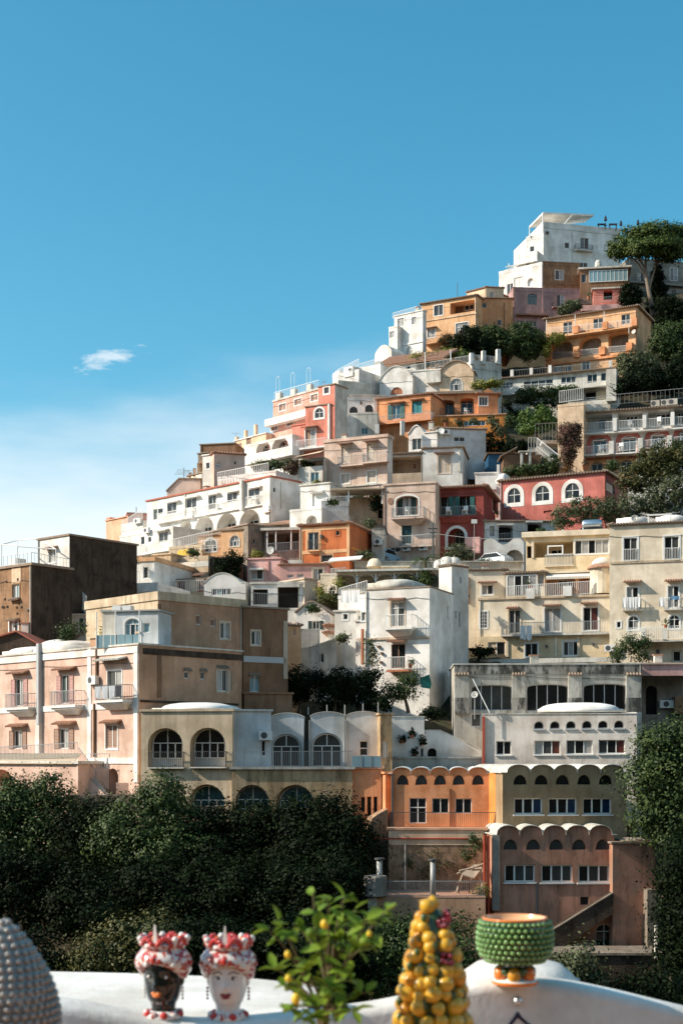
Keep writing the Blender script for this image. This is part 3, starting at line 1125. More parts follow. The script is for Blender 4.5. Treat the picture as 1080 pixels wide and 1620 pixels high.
top = h
h.done()
g = House('', '', Z1, 243, 207, 334, 190, 380, 270.5, 12, 'white_clean', of=top, part='terrace_wing', yaw=-30, roof='parapet', th=0.8)
g.win(262, 235, 285, 290, n=1, pane='glass_grey')
g.done()
g = House('', '', Z1, 188, 300, 300, 275, 440, 268, 10, 'white_clean', of=top, part='terrace_wing', yaw=-32, roof='parapet', th=0.7)
g.win(240, 318, 262, 350, n=1)
g.posts([(150, 325, 380), (205, 285, 340), (190, 300, 330)], 0.08, yf=-2.0)
u0, z0 = g.hit(132, 345, -2.5)
u1, z1 = g.hit(285, 290, -2.5)
g.mb().hexa([(u0, -2.6, z0 - .1), (u1, -2.6, z0 - .1), (u1, 0, z0 + .7), (u0, 0, z0 + .7), (u0, -2.6, z0), (u1, -2.6, z0), (u1, 0, z0 + .8), (u0, 0, z0 + .8)]).build('awning', 'awning', g.T)
g.done()
g = House('', '', Z1, 97, 388, 326, 345, 540, 265, 9, 'white_clean', of=top, part='terrace_wing', yaw=-36, roof='parapet', th=0.6)
g.win(140, 435, 172, 495, n=2, pane='glass_grey')
g.win(178, 400, 225, 452, n=2, pane='awning')
g.hole(248, 405, 280, 448, arch=1, rec=0.4)
g.rail(100, 400, 200, 360, 0.1, 0.9)
g.done()
for i, (x, y, lb) in enumerate(((665, 118, 'closed dark parasol on the summit roof between chairs and chimney, first in the row'), (747, 143, 'closed dark parasol on the summit roof, middle of the three'), (838, 138, 'closed dark parasol on the summit roof nearest the pine'))):
    parasol(lb, *(Z1[0] + x * K, Z1[1] + (y + 8) * K), 274 + i, 1.9)
for i, x in enumerate((645, 705)):
    b = P(Z1[0] + x * K, Z1[1] + 132 * K, 273)
    t = Thing('roof_table', 'low dark roof table ' + ('beside the first closed parasol' if i == 0 else 'between the closed parasols') + ' on the summit villa', 'table', at(b))
    MB(at(b)).box(-.8, .8, -.4, .4, .45, .55).build('table_top', 'iron', t)
    for sx in (-.8, .8):
        for sy in (-.35, .35):
            MB(at(b)).box(sx * .8 - .05, sx * .8 + .05, sy - .05, sy + .05, -.6, .45).build('leg', 'iron', t)

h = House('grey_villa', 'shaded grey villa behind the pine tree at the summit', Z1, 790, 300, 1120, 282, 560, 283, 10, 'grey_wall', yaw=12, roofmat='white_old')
h.win(835, 375, 870, 425, n=2)
h.win(1010, 352, 1047, 418, n=2, sur='white_paint')
h.win(1015, 463, 1046, 495, n=1, pane='glass_dark')
h.rail(800, 428, 1090, 425, -0.8, 1.0, 'iron')
h.box('balcony', 800, 428, 1090, 438, -0.9, 0, 'grey_wall')
h.done()

h = House('brown_stone_house', 'flat-roofed brown stone house just below the white summit villa', Z1, 325, 318, 527, 306, 470, 260, 9, 'stone_brown', yaw=8, roofmat='tile_old')
h.win(397, 363, 441, 413, n=2, sur='white_old', pane=('glass_grey', 'glass_curtain'))
h.box('string_course', 327, 434, 525, 442, -0.1, 0, 'brown')
h.done()

h = House('veranda_house', 'low brown house with a long blue glazed veranda', Z1, 530, 360, 792, 332, 470, 258, 8, 'brown', yaw=-8, roofmat='white_old', th=0.3, ov=.4)
u0, z0, u1, z1 = h.rect(578, 362, 782, 424)
for i in range(9):
    a = u0 + (u1 - u0) * i / 9
    b = u0 + (u1 - u0) * (i + 1) / 9
    h.mb().box(a + .05, b - .05, -.12, -.06, z0 + .1, z1 - .1).build('pane', 'glass_panel', h.T)
m = h.mb()
for i in range(10):
    a = u0 + (u1 - u0) * i / 9
    m.box(a - .05, a + .05, -.16, -.003, z0, z1)
m.box(u0, u1, -.15, -.004, z1 - .1, z1).box(u0, u1, -.15, -.004, z0, z0 + .1).build('veranda_frame', 'white_paint', h.T)
h.win(537, 385, 562, 428, n=1, pane='glass_grey')
h.dome(608, 642, 342, 312, 2.0, 1.5, 'white_old', name='water_tank')
h.done()

h = House('coral_pavilion', 'small coral pavilion with a dark doorway above the orange villa', Z1, 600, 467, 756, 452, 545, 252, 5, 'coral', yaw=-8, roofmat='white_old', th=.25, ov=.35)
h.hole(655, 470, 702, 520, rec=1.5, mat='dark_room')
h.rail(535, 545, 756, 528, -2.0, 1.0, 'rail_grey')
h.box('terrace_wall', 535, 545, 760, 575, -2.2, 0, 'rose')
h.done()

h = House('mauve_house', 'mauve house with an arched green window under the brown stone house', Z1, 172, 456, 527, 440, 690, 254, 9, 'mauve', yaw=5, roofmat='mauve', th=.12, ov=.06)
h.win(248, 489, 301, 546, arch=.5, n=3, fr='green_paint', pane='glass_teal')
h.win(405, 492, 445, 556, n=2, name='glazed_door')
h.bal(385, 465, 556, 0.8, rmat='iron')
h.box('pipe', 330, 450, 334, 590, -.1, 0, 'mauve')
h.win(193, 632, 226, 664, n=2, pane='glass_dark')
h.win(240, 632, 298, 662, n=3, pane='glass_dark')
h.box('tiled_ledge', 192, 594, 365, 602, -0.8, 0, 'tile')
h.win(258, 596, 290, 612, n=1, pane='glass_dark')
h.done()

# ---- orange villa
h = House('orange_villa', 'three-storey pale orange villa with long balconies and arched loggias below the pine', Z1, 347, 628, 832, 562, 900, 236, 9, 'orange_yellow', roof='tile', roofmat='tile_old', ov=.4, yaw=-27)
for r_ in ((440, 640, 488, 702), (600, 620, 652, 674), (750, 598, 796, 650)):
    h.win(*r_, n=2, name='glazed_door', pane=('glass_dark', 'glass_grey'))
h.bal(352, 832, 690, 1.3, rail=None)
h.rail(360, 702, 832, 655, -1.25, .95, 'white_paint', .17, .02)
for x, y in ((505, 680), (660, 660), (818, 640)):
    h.box('pier', x - 14, y - 22, x + 14, y + 18, -1.4, -.1, 'orange')
h.posts([(350, 628, 700), (503, 600, 680), (658, 582, 655), (790, 668, 700)], .06, yf=-1.3)
h.hole(365, 735, 492, 832, arch=.8, rec=1.8, mat='grey_wall')
h.hole(524, 713, 642, 815, arch=.7, rec=1.8, mat='grey_wall')
h.hole(680, 693, 787, 800, arch=.25, rec=1.8, mat='grey_wall')
h.rail(372, 832, 492, 828, -.1, .9, 'rail_grey')
h.rail(524, 818, 642, 808, -.1, .9, 'white_paint')
h.rail(680, 802, 787, 793, -.1, .9, 'white_paint')
for x, y in ((358, 822), (508, 805), (645, 792), (790, 770)):
    h.box('pier', x - 16, y - 22, x + 16, y + 20, -.5, 0, 'orange')
h.box('storey_band', 350, 830, 830, 842, -.3, 0, 'orange')
h.win(385, 865, 440, 910, n=2, pane='glass_curtain')
h.win(450, 868, 484, 905, n=1, pane='glass_grey')
h.win(540, 852, 580, 895, n=2, sur='white_paint', pane='glass_grey')
h.dish(815, 690, .38, -1.4, 'white_old')
h.face = 'R'
h.win(905, 660, 916, 710, n=1, pane='glass_dark')
h.face = 'F'
h.done()

# ---- long grey villa under it
h = House('terraced_villa', 'long pale villa with dark window bands and a tiled eave under the orange villa', Z1, 118, 946, 690, 888, 1060, 222, 9, 'white_old', ymax=20, roof='tile', roofmat='tile_old', ov=.5)
for r_, n_ in (((112, 962, 172, 992), 3), ((228, 950, 385, 984), 4), ((428, 930, 506, 968), 3), ((568, 918, 620, 964), 2), ((640, 910, 668, 955), 1)):
    h.win(*r_, n=n_, pane=('glass_dark', 'glass_dark', 'glass_grey'))
h.bal(95, 690, 1000, 1.2, rail=None)
h.rail(95, 1012, 690, 985, -1.15, .95, 'white_paint', .17, .02)
h.hole(555, 1010, 620, 1050, rec=1, mat='dark_room')
h.box('garden_door', 615, 1010, 660, 1050, -.1, 0, 'cream_yellow')
h.box('buttress', 668, 890, 722, 1060, -1.4, 0, 'white_old')
h.rail(165, 935, 690, 892, 1.2, 1.1, 'rail_grey', .4, .015)
for x, y in ((165, 930), (268, 920), (368, 905), (690, 880)):
    h.box('roof_pier', x - 8, y - 36, x + 8, y + 8, .8, 1.2, 'white')
h.done()

# ================================================================== upper left ridge
h = House('ridge_white_house', 'narrow white house at the ridge line beside the yellow house', Z2, 213, 240, 366, 207, 470, 232, 8, 'white_clean', roofmat='white_clean', th=.15, ymax=40, xs=385)
h.win(231, 248, 266, 292, n=2, sur='white_paint', pane='glass_curtain')
h.win(307, 241, 331, 280, n=1, sur='white_paint', pane='glass_curtain')
h.hole(178, 404, 222, 458, arch=1, rec=.6)
h.win(277, 397, 311, 446, arch=1, n=2, pane='glass_curtain')
h.box('string_course', 195, 382, 366, 390, -.15, 0, 'white')
h.rail(205, 250, 330, 215, .2, .9)
h.done()
g = House('', '', Z2, 185, 305, 230, 298, 470, 231, 6, 'white_clean', of=h, part='side_wing', yaw=-35, roof='parapet', th=.3)
g.win(190, 318, 214, 352, n=1, pane='glass_curtain')
g.done()
g = House('', '', Z2, 110, 440, 200, 388, 520, 230, 6, 'white_clean', of=h, part='side_wing', yaw=-40, top=hump(1.2, p=.8), roof=None)
g.done()

h = House('yellow_house', 'yellow ochre house with a covered roof terrace and big window over the trees', Z2, 358, 176, 652, 140, 450, 238, 10, 'orange_yellow', yaw=-28, roof='tile', roofmat='tile_old', ov=.25, xs=700)
h.win(426, 178, 473, 233, n=2, sur='white_paint', pane='glass_grey')
h.hole(512, 158, 642, 218, rec=2.2, mat='brown')
h.win(590, 178, 640, 205, on=2.2, n=2, pane='glass_dark')
h.win(542, 272, 608, 346, n=3, tr=.7, sur='white_paint', pane=('glass_curtain', 'glass_grey', 'glass_curtain'))
h.win(390, 306, 432, 350, n=2, sur='white_paint', pane='glass_curtain', can=.6)
h.bal(372, 468, 375, 1.0, rmat='iron')
h.box('string_course', 366, 238, 650, 245, -.12, 0, 'peach_pale')
h.mb().tube((h.hit(525, 45)[0], 2, h.hit(525, 40)[1]), (h.hit(525, 140)[0], 2, h.H), .05).build('antenna_mast', 'iron', h.T)
h.face = 'R'
h.win(680, 166, 706, 193, n=1, pane='glass_dark')
h.win(762, 256, 786, 286, n=1, pane='glass_dark')
h.win(695, 280, 712, 300, n=1, pane='glass_dark')
h.face = 'F'
h.done()
g = House('', '', Z2, 651, 142, 846, 158, 320, 235.5, 6, 'orange', of=h, part='orange_wing', yaw=4, roof='tile', roofmat='tile')
for r_ in ((680, 166, 706, 193), (762, 256, 786, 286), (695, 280, 712, 300)):
    g.win(*r_, n=1, pane='glass_dark')
g.box('downpipe', 798, 165, 802, 290, -.1, 0, 'brown')
g.done()
h = House('peach_penthouse', 'little peach house showing above the yellow house roof', Z2, 600, 112, 702, 82, 180, 250, 7, 'peach_pale', roof='tile', roofmat='tile', ymax=40)
h.done()
g = House('', '', Z2, 702, 84, 797, 94, 180, 247, 5, 'peach_pale', of=h, part='side_wing', yaw=8, roof='tile')
g.win(722, 108, 745, 140, n=1, pane='glass_curtain')
g.done()

# ---- red tiled roof with its white wall
h = House('tiled_roof_house', 'white house with a sloping red tiled roof under the narrow white house', Z2, 120, 510, 330, 488, 560, 222, 6, 'white', yaw=-25, roof=None)
h.win(152, 528, 166, 545, n=1, pane='glass_dark')
h.win(172, 520, 192, 545, n=1, pane='glass_dark')
h.win(280, 503, 300, 518, n=1, pane='glass_dark')
h.done()
m = MB(h.M)
W_ = h.W
n_ = 26
for i in range(n_):
    c = -.3 + (W_ + 5) * (i + .5) / n_
    m.tube((c, -.5, h.H - .05), (c + .5, 4.5, h.H + 2.6), .2, n=6)
m.hexa([(-.4, -.5, h.H - .15), (W_ + 4.8, -.5, h.H - .15), (W_ + 5.2, 4.5, h.H + 2.45), (.3, 4.5, h.H + 2.45), (-.4, -.5, h.H - .05), (W_ + 4.8, -.5, h.H - .05), (W_ + 5.2, 4.5, h.H + 2.6), (.3, 4.5, h.H + 2.6)])
m.build('roof', 'tile', h.T)

h = House('vaulted_white_house', 'white vaulted house with an arched terracotta door above the orange house', Z2, 135, 578, 312, 560, 680, 214, 8, 'white', yaw=-22, top=hump(1.75, .02, .98, p=.8), roofmat='white_old', th=.16)
h.win(194, 616, 259, 655, arch=1, n=3, fr='orange_wood', pane='orange_wood')
h.done()
g = House('', '', Z2, 305, 535, 475, 520, 680, 213, 7, 'white', of=h, part='terrace_block', yaw=-18, roof='cap')
g.rail(300, 535, 630, 480, .2, 1.0, 'white_paint', .2, .02)
g.box('water_tank', 385, 532, 460, 590, -1.2, 0, 'white_old')
g.posts([(378, 430, 530), (515, 415, 490)], .08, yf=0)
g.done()
h = House('vaulted_peach_house', 'peach vaulted house with a barrel roof and an arched glazed door', Z2, 455, 545, 636, 515, 690, 211, 8, 'peach_pale', yaw=-14, top=hump(1.7, 0.0, .97, p=.7), roof='cap', roofmat='tile_old', th=.18, ov=.2)
h.win(512, 571, 577, 634, arch=.9, n=3, sur='white_old', pane=('glass_curtain', 'glass_grey', 'glass_curtain'))
h.face = 'R'
h.face = 'F'
h.done()
h = House('terrace_wall_house', 'white terrace with tall pillars and a dark side wall beside the peach vault', Z2, 628, 478, 785, 490, 620, 212, 9, 'white_old', yaw=20, roof='parapet', th=.2)
h.rail(628, 478, 785, 490, .1, 1.0, 'white_paint', .2, .02)
for x, yt in ((630, 432), (694, 420), (772, 412)):
    h.box('pillar', x - 9, yt, x + 9, 492, -.3, .3, 'white')
h.done()

# ---- orange house
h = House('orange_terrace_house', 'bright orange house with teal shutters and a long dark loggia at mid slope', Z2, 120, 685, 408, 640, 860, 196, 8, 'orange', yaw=-24, roof='tile', roofmat='tile', ov=.18)
h.win(202, 708, 246, 786, n=2, sh='green_paint', name='glazed_door', pane='glass_teal')
h.win(308, 690, 362, 758, n=2, sur='orange', fr='teal_paint', pane='teal_paint', sw=.18)
h.hood(185, 270, 700, .4)
h.hood(300, 372, 683, .4)
h.bal(105, 410, 798, .9, rmat='rail_grey', mat='orange')
h.box('storey_band', 140, 800, 405, 812, -.2, 0, 'orange_bright')
h.win(332, 808, 356, 840, n=1, pane='glass_grey')
h.done()
g = House('', '', Z2, 405, 658, 662, 640, 800, 197, 8, 'orange', of=h, part='loggia_wing', yaw=-6, roof='cap', roofmat='tile_old', ov=.5, th=.35)
g.hole(447, 683, 533, 768, arch=.3, rec=1.6, mat='brown')
g.hole(566, 672, 637, 758, arch=.35, rec=1.6, mat='brown')
g.win(452, 700, 528, 765, on=1.6, n=3, pane=('glass_dark', 'glass_dark', 'glass_grey'), tr=.8)
g.win(570, 690, 632, 755, on=1.6, n=2, pane='glass_dark', tr=.8)
g.bal(440, 640, 768, .8, rmat='iron', mat='orange', sides=False)
g.done()
g = House('', '', Z2, 660, 655, 768, 655, 800, 196, 6, 'orange', of=h, part='end_wing', yaw=3, roof='tile', ov=.3, top=gable(.9))
g.win(666, 668, 711, 713, n=3, fr='white_paint', pane='glass_dark', sur='white_paint')
g.done()
g = House('', '', Z2, 405, 775, 808, 735, 850, 193.5, 3, 'orange_bright', of=h, part='terrace_ledge', yaw=-8, roof='cap', roofmat='peach')
g.win(585, 795, 700, 822, n=5, pane='glass_blue')
g.done()

h = House('bluish_white_house', 'white shaded house with a tiled rim and wall lamps below the orange house', Z2, 290, 870, 442, 838, 990, 177, 7, 'white', yaw=-22, roof='cap', roofmat='white', top=hump(1.0, .0, .55))
h.win(309, 890, 359, 950, n=2, pane='glass_grey')
h.done()
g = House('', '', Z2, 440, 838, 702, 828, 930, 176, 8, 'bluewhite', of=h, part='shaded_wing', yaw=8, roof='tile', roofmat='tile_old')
g.win(531, 882, 590, 906, n=2, pane='glass_dark')
g.ac(490, 858)
g.dish(465, 850, .4)
g.box('chimney', 250, 795, 270, 870, 0, .6, 'white')
g.done()

h = House('courtyard_house', 'beige house with an open shaded patio and a palm on its terrace', Z2, 180, 978, 366, 950, 1090, 171, 7, 'beige', yaw=-12, roof='tile', roofmat='tile_old')
h.hole(190, 988, 365, 1075, rec=2.5, mat='beige')
h.win(312, 1023, 336, 1056, on=2.5, n=1, pane='brown_paint')
h.done()
g = House('', '', Z2, 366, 948, 578, 926, 1090, 170, 7, 'white', of=h, part='shuttered_wing', yaw=-10, roof='tile', roofmat='tile_old')
g.win(448, 980, 513, 1076, n=2, closed='beige_paint', sur='beige')
g.hood(425, 535, 968, .5)
g.box('downpipe', 560, 950, 566, 1070, -.1, 0, 'white_old')
g.done()

# ---- pale pink tall house
h = House('pale_pink_house', 'pale pink house with two tall shuttered balcony doors in the middle of the slope', Z3, 515, 476, 852, 430, 720, 168, 9, 'pinkbeige', ymax=24, roofmat='pinkbeige', th=.35, ov=.12, xs=880, smat='white_old')
for r_ in ((607, 490, 655, 582), (743, 476, 791, 570)):
    h.win(*r_, n=2, closed='beige_paint', sur='pinkbeige', can=.75, name='balcony_door')
h.bal(585, 722, 590, .95, rmat='rail_grey')
h.bal(718, 850, 572, .95, rmat='rail_grey')
h.win(607, 642, 650, 692, n=2, closed='beige_paint', sur='white_paint')
h.win(745, 625, 791, 686, n=2, closed='beige_paint', sur='white_paint')
h.box('string_course', 518, 700, 850, 706, -.15, 0, 'white_old')
h.done()

# ---- coral house
h = House('coral_house', 'coral pink house with white terraces, loggia arches and looped roof posts on the skyline', Z3, 243, 258, 487, 190, 480, 188, 5, 'coral_pale', roofmat='white_old', th=.25, ov=.1, smat='white_old')
for r_ in ((275, 266, 310, 302), (358, 240, 394, 272), (445, 215, 481, 250)):
    h.win(*r_, n=2, sur='white_paint', closed='brown_paint')
h.win(232, 373, 266, 408, n=2, sur='white_paint', closed='brown_paint')
h.win(315, 350, 351, 382, n=2, sur='white_paint', closed='brown_paint')
h.bal(196, 430, 352, 1.0, rail='wall', rmat='white_clean', mat='white_clean', h=.75)
for x, y in ((268, 215), (347, 195), (432, 170)):
    h.box('roof_pier', x - 12, y - 8, x + 12, y + 45, .1, .7, 'white')
    u, z = h.hit(x, y - 8, .4)
    m = h.mb()
    pts = [(u - .35, .4, z)] + [(u + .35 * math.cos(t), .4, z + 1.7 + .45 * math.sin(t)) for t in np.linspace(math.pi, 0, 8)] + [(u + .35, .4, z)]
    m.path(pts, .022, 4).build('roof_hoop', 'white_paint', h.T)
h.rail(250, 250, 485, 185, .4, 1.1, 'white_paint', .3, .02)
coral = h
h.done()
g = House('', '', Z3, 485, 178, 572, 150, 420, 181, 5, 'coral', of=coral, part='tower', yaw=-34, roofmat='tile_old', xs=637, smat='white_old')
g.win(515, 178, 541, 211, n=1, sur='white_paint', sw=.2, pane='glass_grey')
g.face = 'R'
g.face = 'F'
g.done()
g = House('', '', Z3, 415, 285, 542, 258, 520, 177, 7, 'coral', of=coral, part='front_wing', yaw=-26, roofmat='tile_old', xs=556)
g.win(466, 289, 511, 341, arch=.9, n=2, sur='white_paint', sw=.22, pane='glass_grey')
g.win(415, 400, 469, 492, n=2, sur='white_paint', name='balcony_door', pane=('brown_paint', 'glass_curtain'), can=.6)
g.bal(360, 520, 498, 1.1, rmat='white_paint', mat='white_clean')
g.box('downpipe', 533, 265, 543, 500, -.2, 0, 'white')
g.done()
g = House('', '', Z3, 90, 500, 345, 440, 620, 183, 8, 'white_clean', of=coral, part='arched_terrace', roof='parapet', th=.3)
g.hole(152, 464, 228, 538, arch=1, rec=1.2, mat='coral')
g.hole(234, 444, 326, 525, arch=1, rec=1.2, mat='coral')
g.win(180, 490, 222, 528, arch=.6, on=1.2, n=2, pane='curtain_red')
g.win(262, 470, 318, 515, arch=.6, on=1.2, n=2, pane='curtain_red')
g.bal(85, 345, 560, 1.2, rail='wall', rmat='white_clean', mat='white_clean')
g.done()
g = House('', '', Z3, 345, 385, 425, 365, 590, 179, 3, 'coral', of=coral, part='red_block', yaw=-30, roof='cap')
g.done()
g = House('', '', Z3, 38, 468, 205, 372, 600, 192, 8, 'peach_pale', of=coral, part='end_wing', roofmat='white', yaw=-47)
g.win(58, 478, 75, 515, n=1, closed='brown_paint')
g.win(100, 440, 126, 490, n=1, closed='brown_paint')
for x, y in ((44, 430), (92, 395), (145, 365)):
    g.box('chimney', x - 5, y + 12, x + 5, y + 105, .3, .7, 'peach_pale')
g.box('terrace_parapet', 80, 520, 205, 548, -.8, 0, 'white_clean')
g.done()
h = House('awning_terrace', 'terrace with a pale awning in front of the coral house', Z3, 380, 560, 515, 520, 700, 168, 5, 'white_old', yaw=-22, roof=None)
h.hole(385, 560, 512, 600, rec=2, mat='peach_pale')
u0, z0, u1, z1 = h.rect(382, 522, 516, 556)
h.mb().hexa([(u0, -1.2, z0), (u1, -1.2, z0 + .3), (u1, 0, z1), (u0, 0, z1 - .4), (u0, -1.2, z0 + .06), (u1, -1.2, z0 + .36), (u1, 0, z1 + .06), (u0, 0, z1 - .34)]).build('awning', 'peach_pale', h.T)
h.win(443, 632, 486, 682, n=2, pane='glass_teal')
h.rail(440, 580, 515, 560, -.1, .9, 'rail_grey')
h.done()
# stair wall in shade between awning terrace and pale pink house
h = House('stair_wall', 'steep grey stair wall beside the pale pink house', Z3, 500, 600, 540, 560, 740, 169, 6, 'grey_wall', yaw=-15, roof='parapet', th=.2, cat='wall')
h.done()

# ---- white cluster right of the coral house
h = House('skyline_terraces', 'jumble of white roof terraces on the skyline above the arched white house', Z3, 560, 130, 700, 62, 260, 215, 9, 'white', roof='parapet', th=.5, yaw=-40)
h.box('roof_hut', 620, 68, 668, 120, -.2, 2, 'white_clean')
h.win(645, 75, 662, 92, on=-.2, n=1, pane='glass_grey')
h.dome(590, 625, 112, 90, 2, 1.2)
h.rail(585, 120, 700, 62, .2, 1)
h.done()
g = House('', '', Z3, 700, 90, 815, 60, 240, 218, 9, 'white', of=h, part='upper_terrace', yaw=-30, roof='parapet', th=.5)
g.rail(700, 92, 815, 60, .2, 1.1)
g.box('water_tank', 780, 40, 812, 75, .5, 2, 'white_old')
g.done()
g = House('', '', Z3, 590, 150, 760, 140, 240, 210, 7, 'white_old', of=h, part='stepped_terrace', yaw=22, roof='parapet', th=.3)
g.rail(590, 150, 745, 185, .2, 1, 'rail_grey')
g.done()
h = House('arched_white_house', 'shaded white house with two dark arched windows beside the orange house', Z3, 632, 222, 840, 200, 350, 200, 9, 'white', yaw=2, roofmat='white_old')
h.win(650, 281, 694, 322, arch=1, n=2, fr='iron', pane='glass_dark')
h.win(733, 271, 776, 310, arch=1, n=2, fr='iron', pane='glass_dark')
h.box('wall_lamp', 707, 252, 716, 266, -.3, 0, 'iron')
h.box('downpipe', 778, 230, 790, 330, -.25, 0, 'white')
h.done()
g = House('', '', Z3, 553, 345, 640, 322, 470, 190, 8, 'white', of=h, part='front_wing', yaw=-30, roof='parapet', th=.25)
g.win(562, 405, 594, 452, n=2, pane='glass_teal')
g.done()
g = House('', '', Z3, 638, 325, 800, 318, 470, 191, 8, 'white_old', of=h, part='lower_wing', yaw=-5, roof='parapet', th=.25)
g.win(713, 394, 748, 428, n=2, pane='glass_teal')
g.box('leaning_board', 785, 375, 808, 425, -.9, -.8, 'white_paint')
g.done()

# ================================================================== left ridge
h = House('long_white_house', 'long white house with a red roof edge, balcony and row of big arches', Z4, 313, 384, 972, 252, 660, 166, 10, 'white_clean', roofmat='roof_red', th=.16, ov=.15, xs=1130)
for r_, kw in (((347, 424, 368, 480), dict(n=1, closed='darkgreen_paint')), ((371, 420, 398, 452), dict(n=1)), ((420, 388, 470, 448), dict(n=2, name='balcony_door')), ((522, 365, 576, 418), dict(n=2)),
               ((640, 350, 681, 424), dict(n=2, name='balcony_door')), ((740, 335, 793, 384), dict(n=2)), ((854, 314, 913, 362), dict(n=2))):
    h.win(*r_, pane=kw.pop('pane', ('glass_dark', 'glass_grey')), **kw)
for x0, x1, y in ((415, 475, 384), (515, 580, 360), (630, 688, 345), (735, 798, 330), (850, 918, 308)):
    h.box('hood', x0, y - 6, x1, y, -.5, 0, 'white_clean')
h.bal(358, 552, 478, .5, rmat='white_paint', mat='white_clean')
h.bal(552, 935, 428, .22, rmat='white_paint', mat='white_clean')
h.hole(484, 486, 552, 600, arch=.8, rec=.9)
for r_ in ((565, 461, 670, 592), (684, 444, 792, 555), (804, 426, 917, 535)):
    h.hole(*r_, arch=1, rec=1.6)
h.win(507, 545, 530, 582, on=.9, n=1, pane='glass_dark')
h.win(622, 520, 662, 560, on=1.6, n=2, pane='glass_dark')
for x0, y0, x1 in ((745, 500, 790), (860, 484, 912)):
    h.win(x0, y0, x1, y0 + 30, on=1.6, n=2, pane='glass_dark')
h.box('downpipe', 511, 345, 516, 470, -.12, 0, 'white')
h.box('buttress', 806, 270, 818, 430, -.5, 0, 'white_clean')
h.box('buttress', 930, 260, 968, 440, -.3, 0, 'white_clean')
h.face = 'R'
h.win(986, 308, 999, 334, n=1, pane='glass_dark')
h.box('air_conditioner', 962, 405, 980, 428, -.4, 0, 'white_paint')
h.box('pipe', 1028, 280, 1032, 420, -.1, 0, 'white_old')
h.face = 'F'
h.rail(690, 275, 960, 225, 1.5, 1.0, 'white_paint', .3, .03)
h.done()
g = House('', '', Z4, 690, 262, 1000, 212, 330, 160, 5, 'white_clean', of=h, part='roof_terrace', yaw=-30, roof='parapet', th=.2)
g.done()
g = House('', '', Z4, 168, 578, 452, 498, 690, 160, 7, 'white_clean', of=h, part='lower_wing', yaw=-44, roof='parapet', th=.3)
g.win(376, 545, 424, 600, n=2, pane='glass_grey')
g.hood(365, 432, 540, .5, 'white')
g.win(280, 570, 300, 615, n=1, pane='glass_dark')
g.win(318, 572, 336, 600, n=1, pane='glass_dark')
g.bal(255, 445, 650, 1.2, rmat='white_paint', mat='white_clean')
g.ac(322, 538)
g.done()
g = House('', '', Z4, 100, 640, 300, 548, 720, 163, 7, 'white', of=h, part='end_wing', yaw=-46, roof='parapet', th=.3)
g.win(230, 588, 246, 612, n=1, pane='glass_dark')
g.done()

h = House('peach_house', 'small peach house at the far end of the ridge', Z4, 95, 488, 212, 447, 620, 176, 9, 'peach', roof='cap', roofmat='peach', ymax=45)
h.box('chimney', 96, 468, 116, 500, .3, 1.5, 'coral')
h.mb().tube((h.hit(185, 445)[0], 2, h.H), (h.hit(185, 402)[0], 2, h.hit(185, 402)[1]), .04).build('antenna_mast', 'iron', h.T)
h.done()
g = House('', '', Z4, 210, 447, 318, 450, 600, 171.5, 8, 'coral_pale', of=h, part='shaded_wing', yaw=12, roof='cap')
g.done()
g = House('', '', Z4, 175, 545, 292, 472, 640, 170, 6, 'white', of=h, part='terrace', yaw=-45, roof='parapet', th=.9)
g.ac(272, 488, 1.2)
g.rail(180, 545, 290, 475, .1, 1.2)
g.done()

h = House('cream_tower_house', 'pale cream house with a little tower above the long white house', Z4, 528, 250, 612, 150, 330, 176, 8, 'cream', roof='cap', roofmat='tile_old', yaw=-47)
h.win(537, 228, 547, 268, n=1, closed='brown_paint')
h.win(558, 205, 570, 250, n=1, closed='brown_paint')
h.hole(580, 175, 608, 238, rec=1.5, mat='cream_yellow')
h.done()
g = House('', '', Z4, 610, 140, 672, 124, 330, 171, 6, 'white_clean', of=h, part='tower', yaw=-30, roof='cap')
g.win(628, 175, 648, 208, n=1, pane='glass_grey', sur='white_paint')
g.done()
g = House('', '', Z4, 670, 125, 835, 145, 300, 169, 8, 'pinkbeige', of=h, part='rear_wing', yaw=18, roof='tile', top=hump(.01))
g.win(678, 170, 705, 205, arch=1, n=2, pane='glass_curtain')
g.win(776, 168, 790, 184, n=1, pane='glass_dark')
g.done()
h = House('brown_block', 'plain brown masonry block behind the little cream tower', Z4, 597, 82, 782, 62, 180, 186, 8, 'brown', yaw=-12, roofmat='tile_old')
h.done()
g = House('', '', Z4, 585, 130, 640, 122, 180, 183, 4, 'stone_grey', of=h, part='lean_to', yaw=-30, roof='cap')
g.done()
h = House('gabled_house', 'low pinkish gabled house on the ridge with roof aerials', Z4, 420, 330, 597, 318, 380, 174, 8, 'pinkbeige', yaw=-8, top=lambda W: [(0, 0), (W * .36, 1.5), (W, 1.4)], roof='cap', roofmat='tile_old', th=.15)
m = h.mb()
u, z = h.hit(510, 245, 1)
m.tube((u, 1, h.H), (u, 1, z + 1), .04)
for i in range(5):
    m.tube((u - 1.2 + i * .1, 1, z + .2 + i * .15), (u + 1.2 - i * .1, 1, z + i * .15), .015)
m.build('aerial', 'iron', h.T)
h.done()

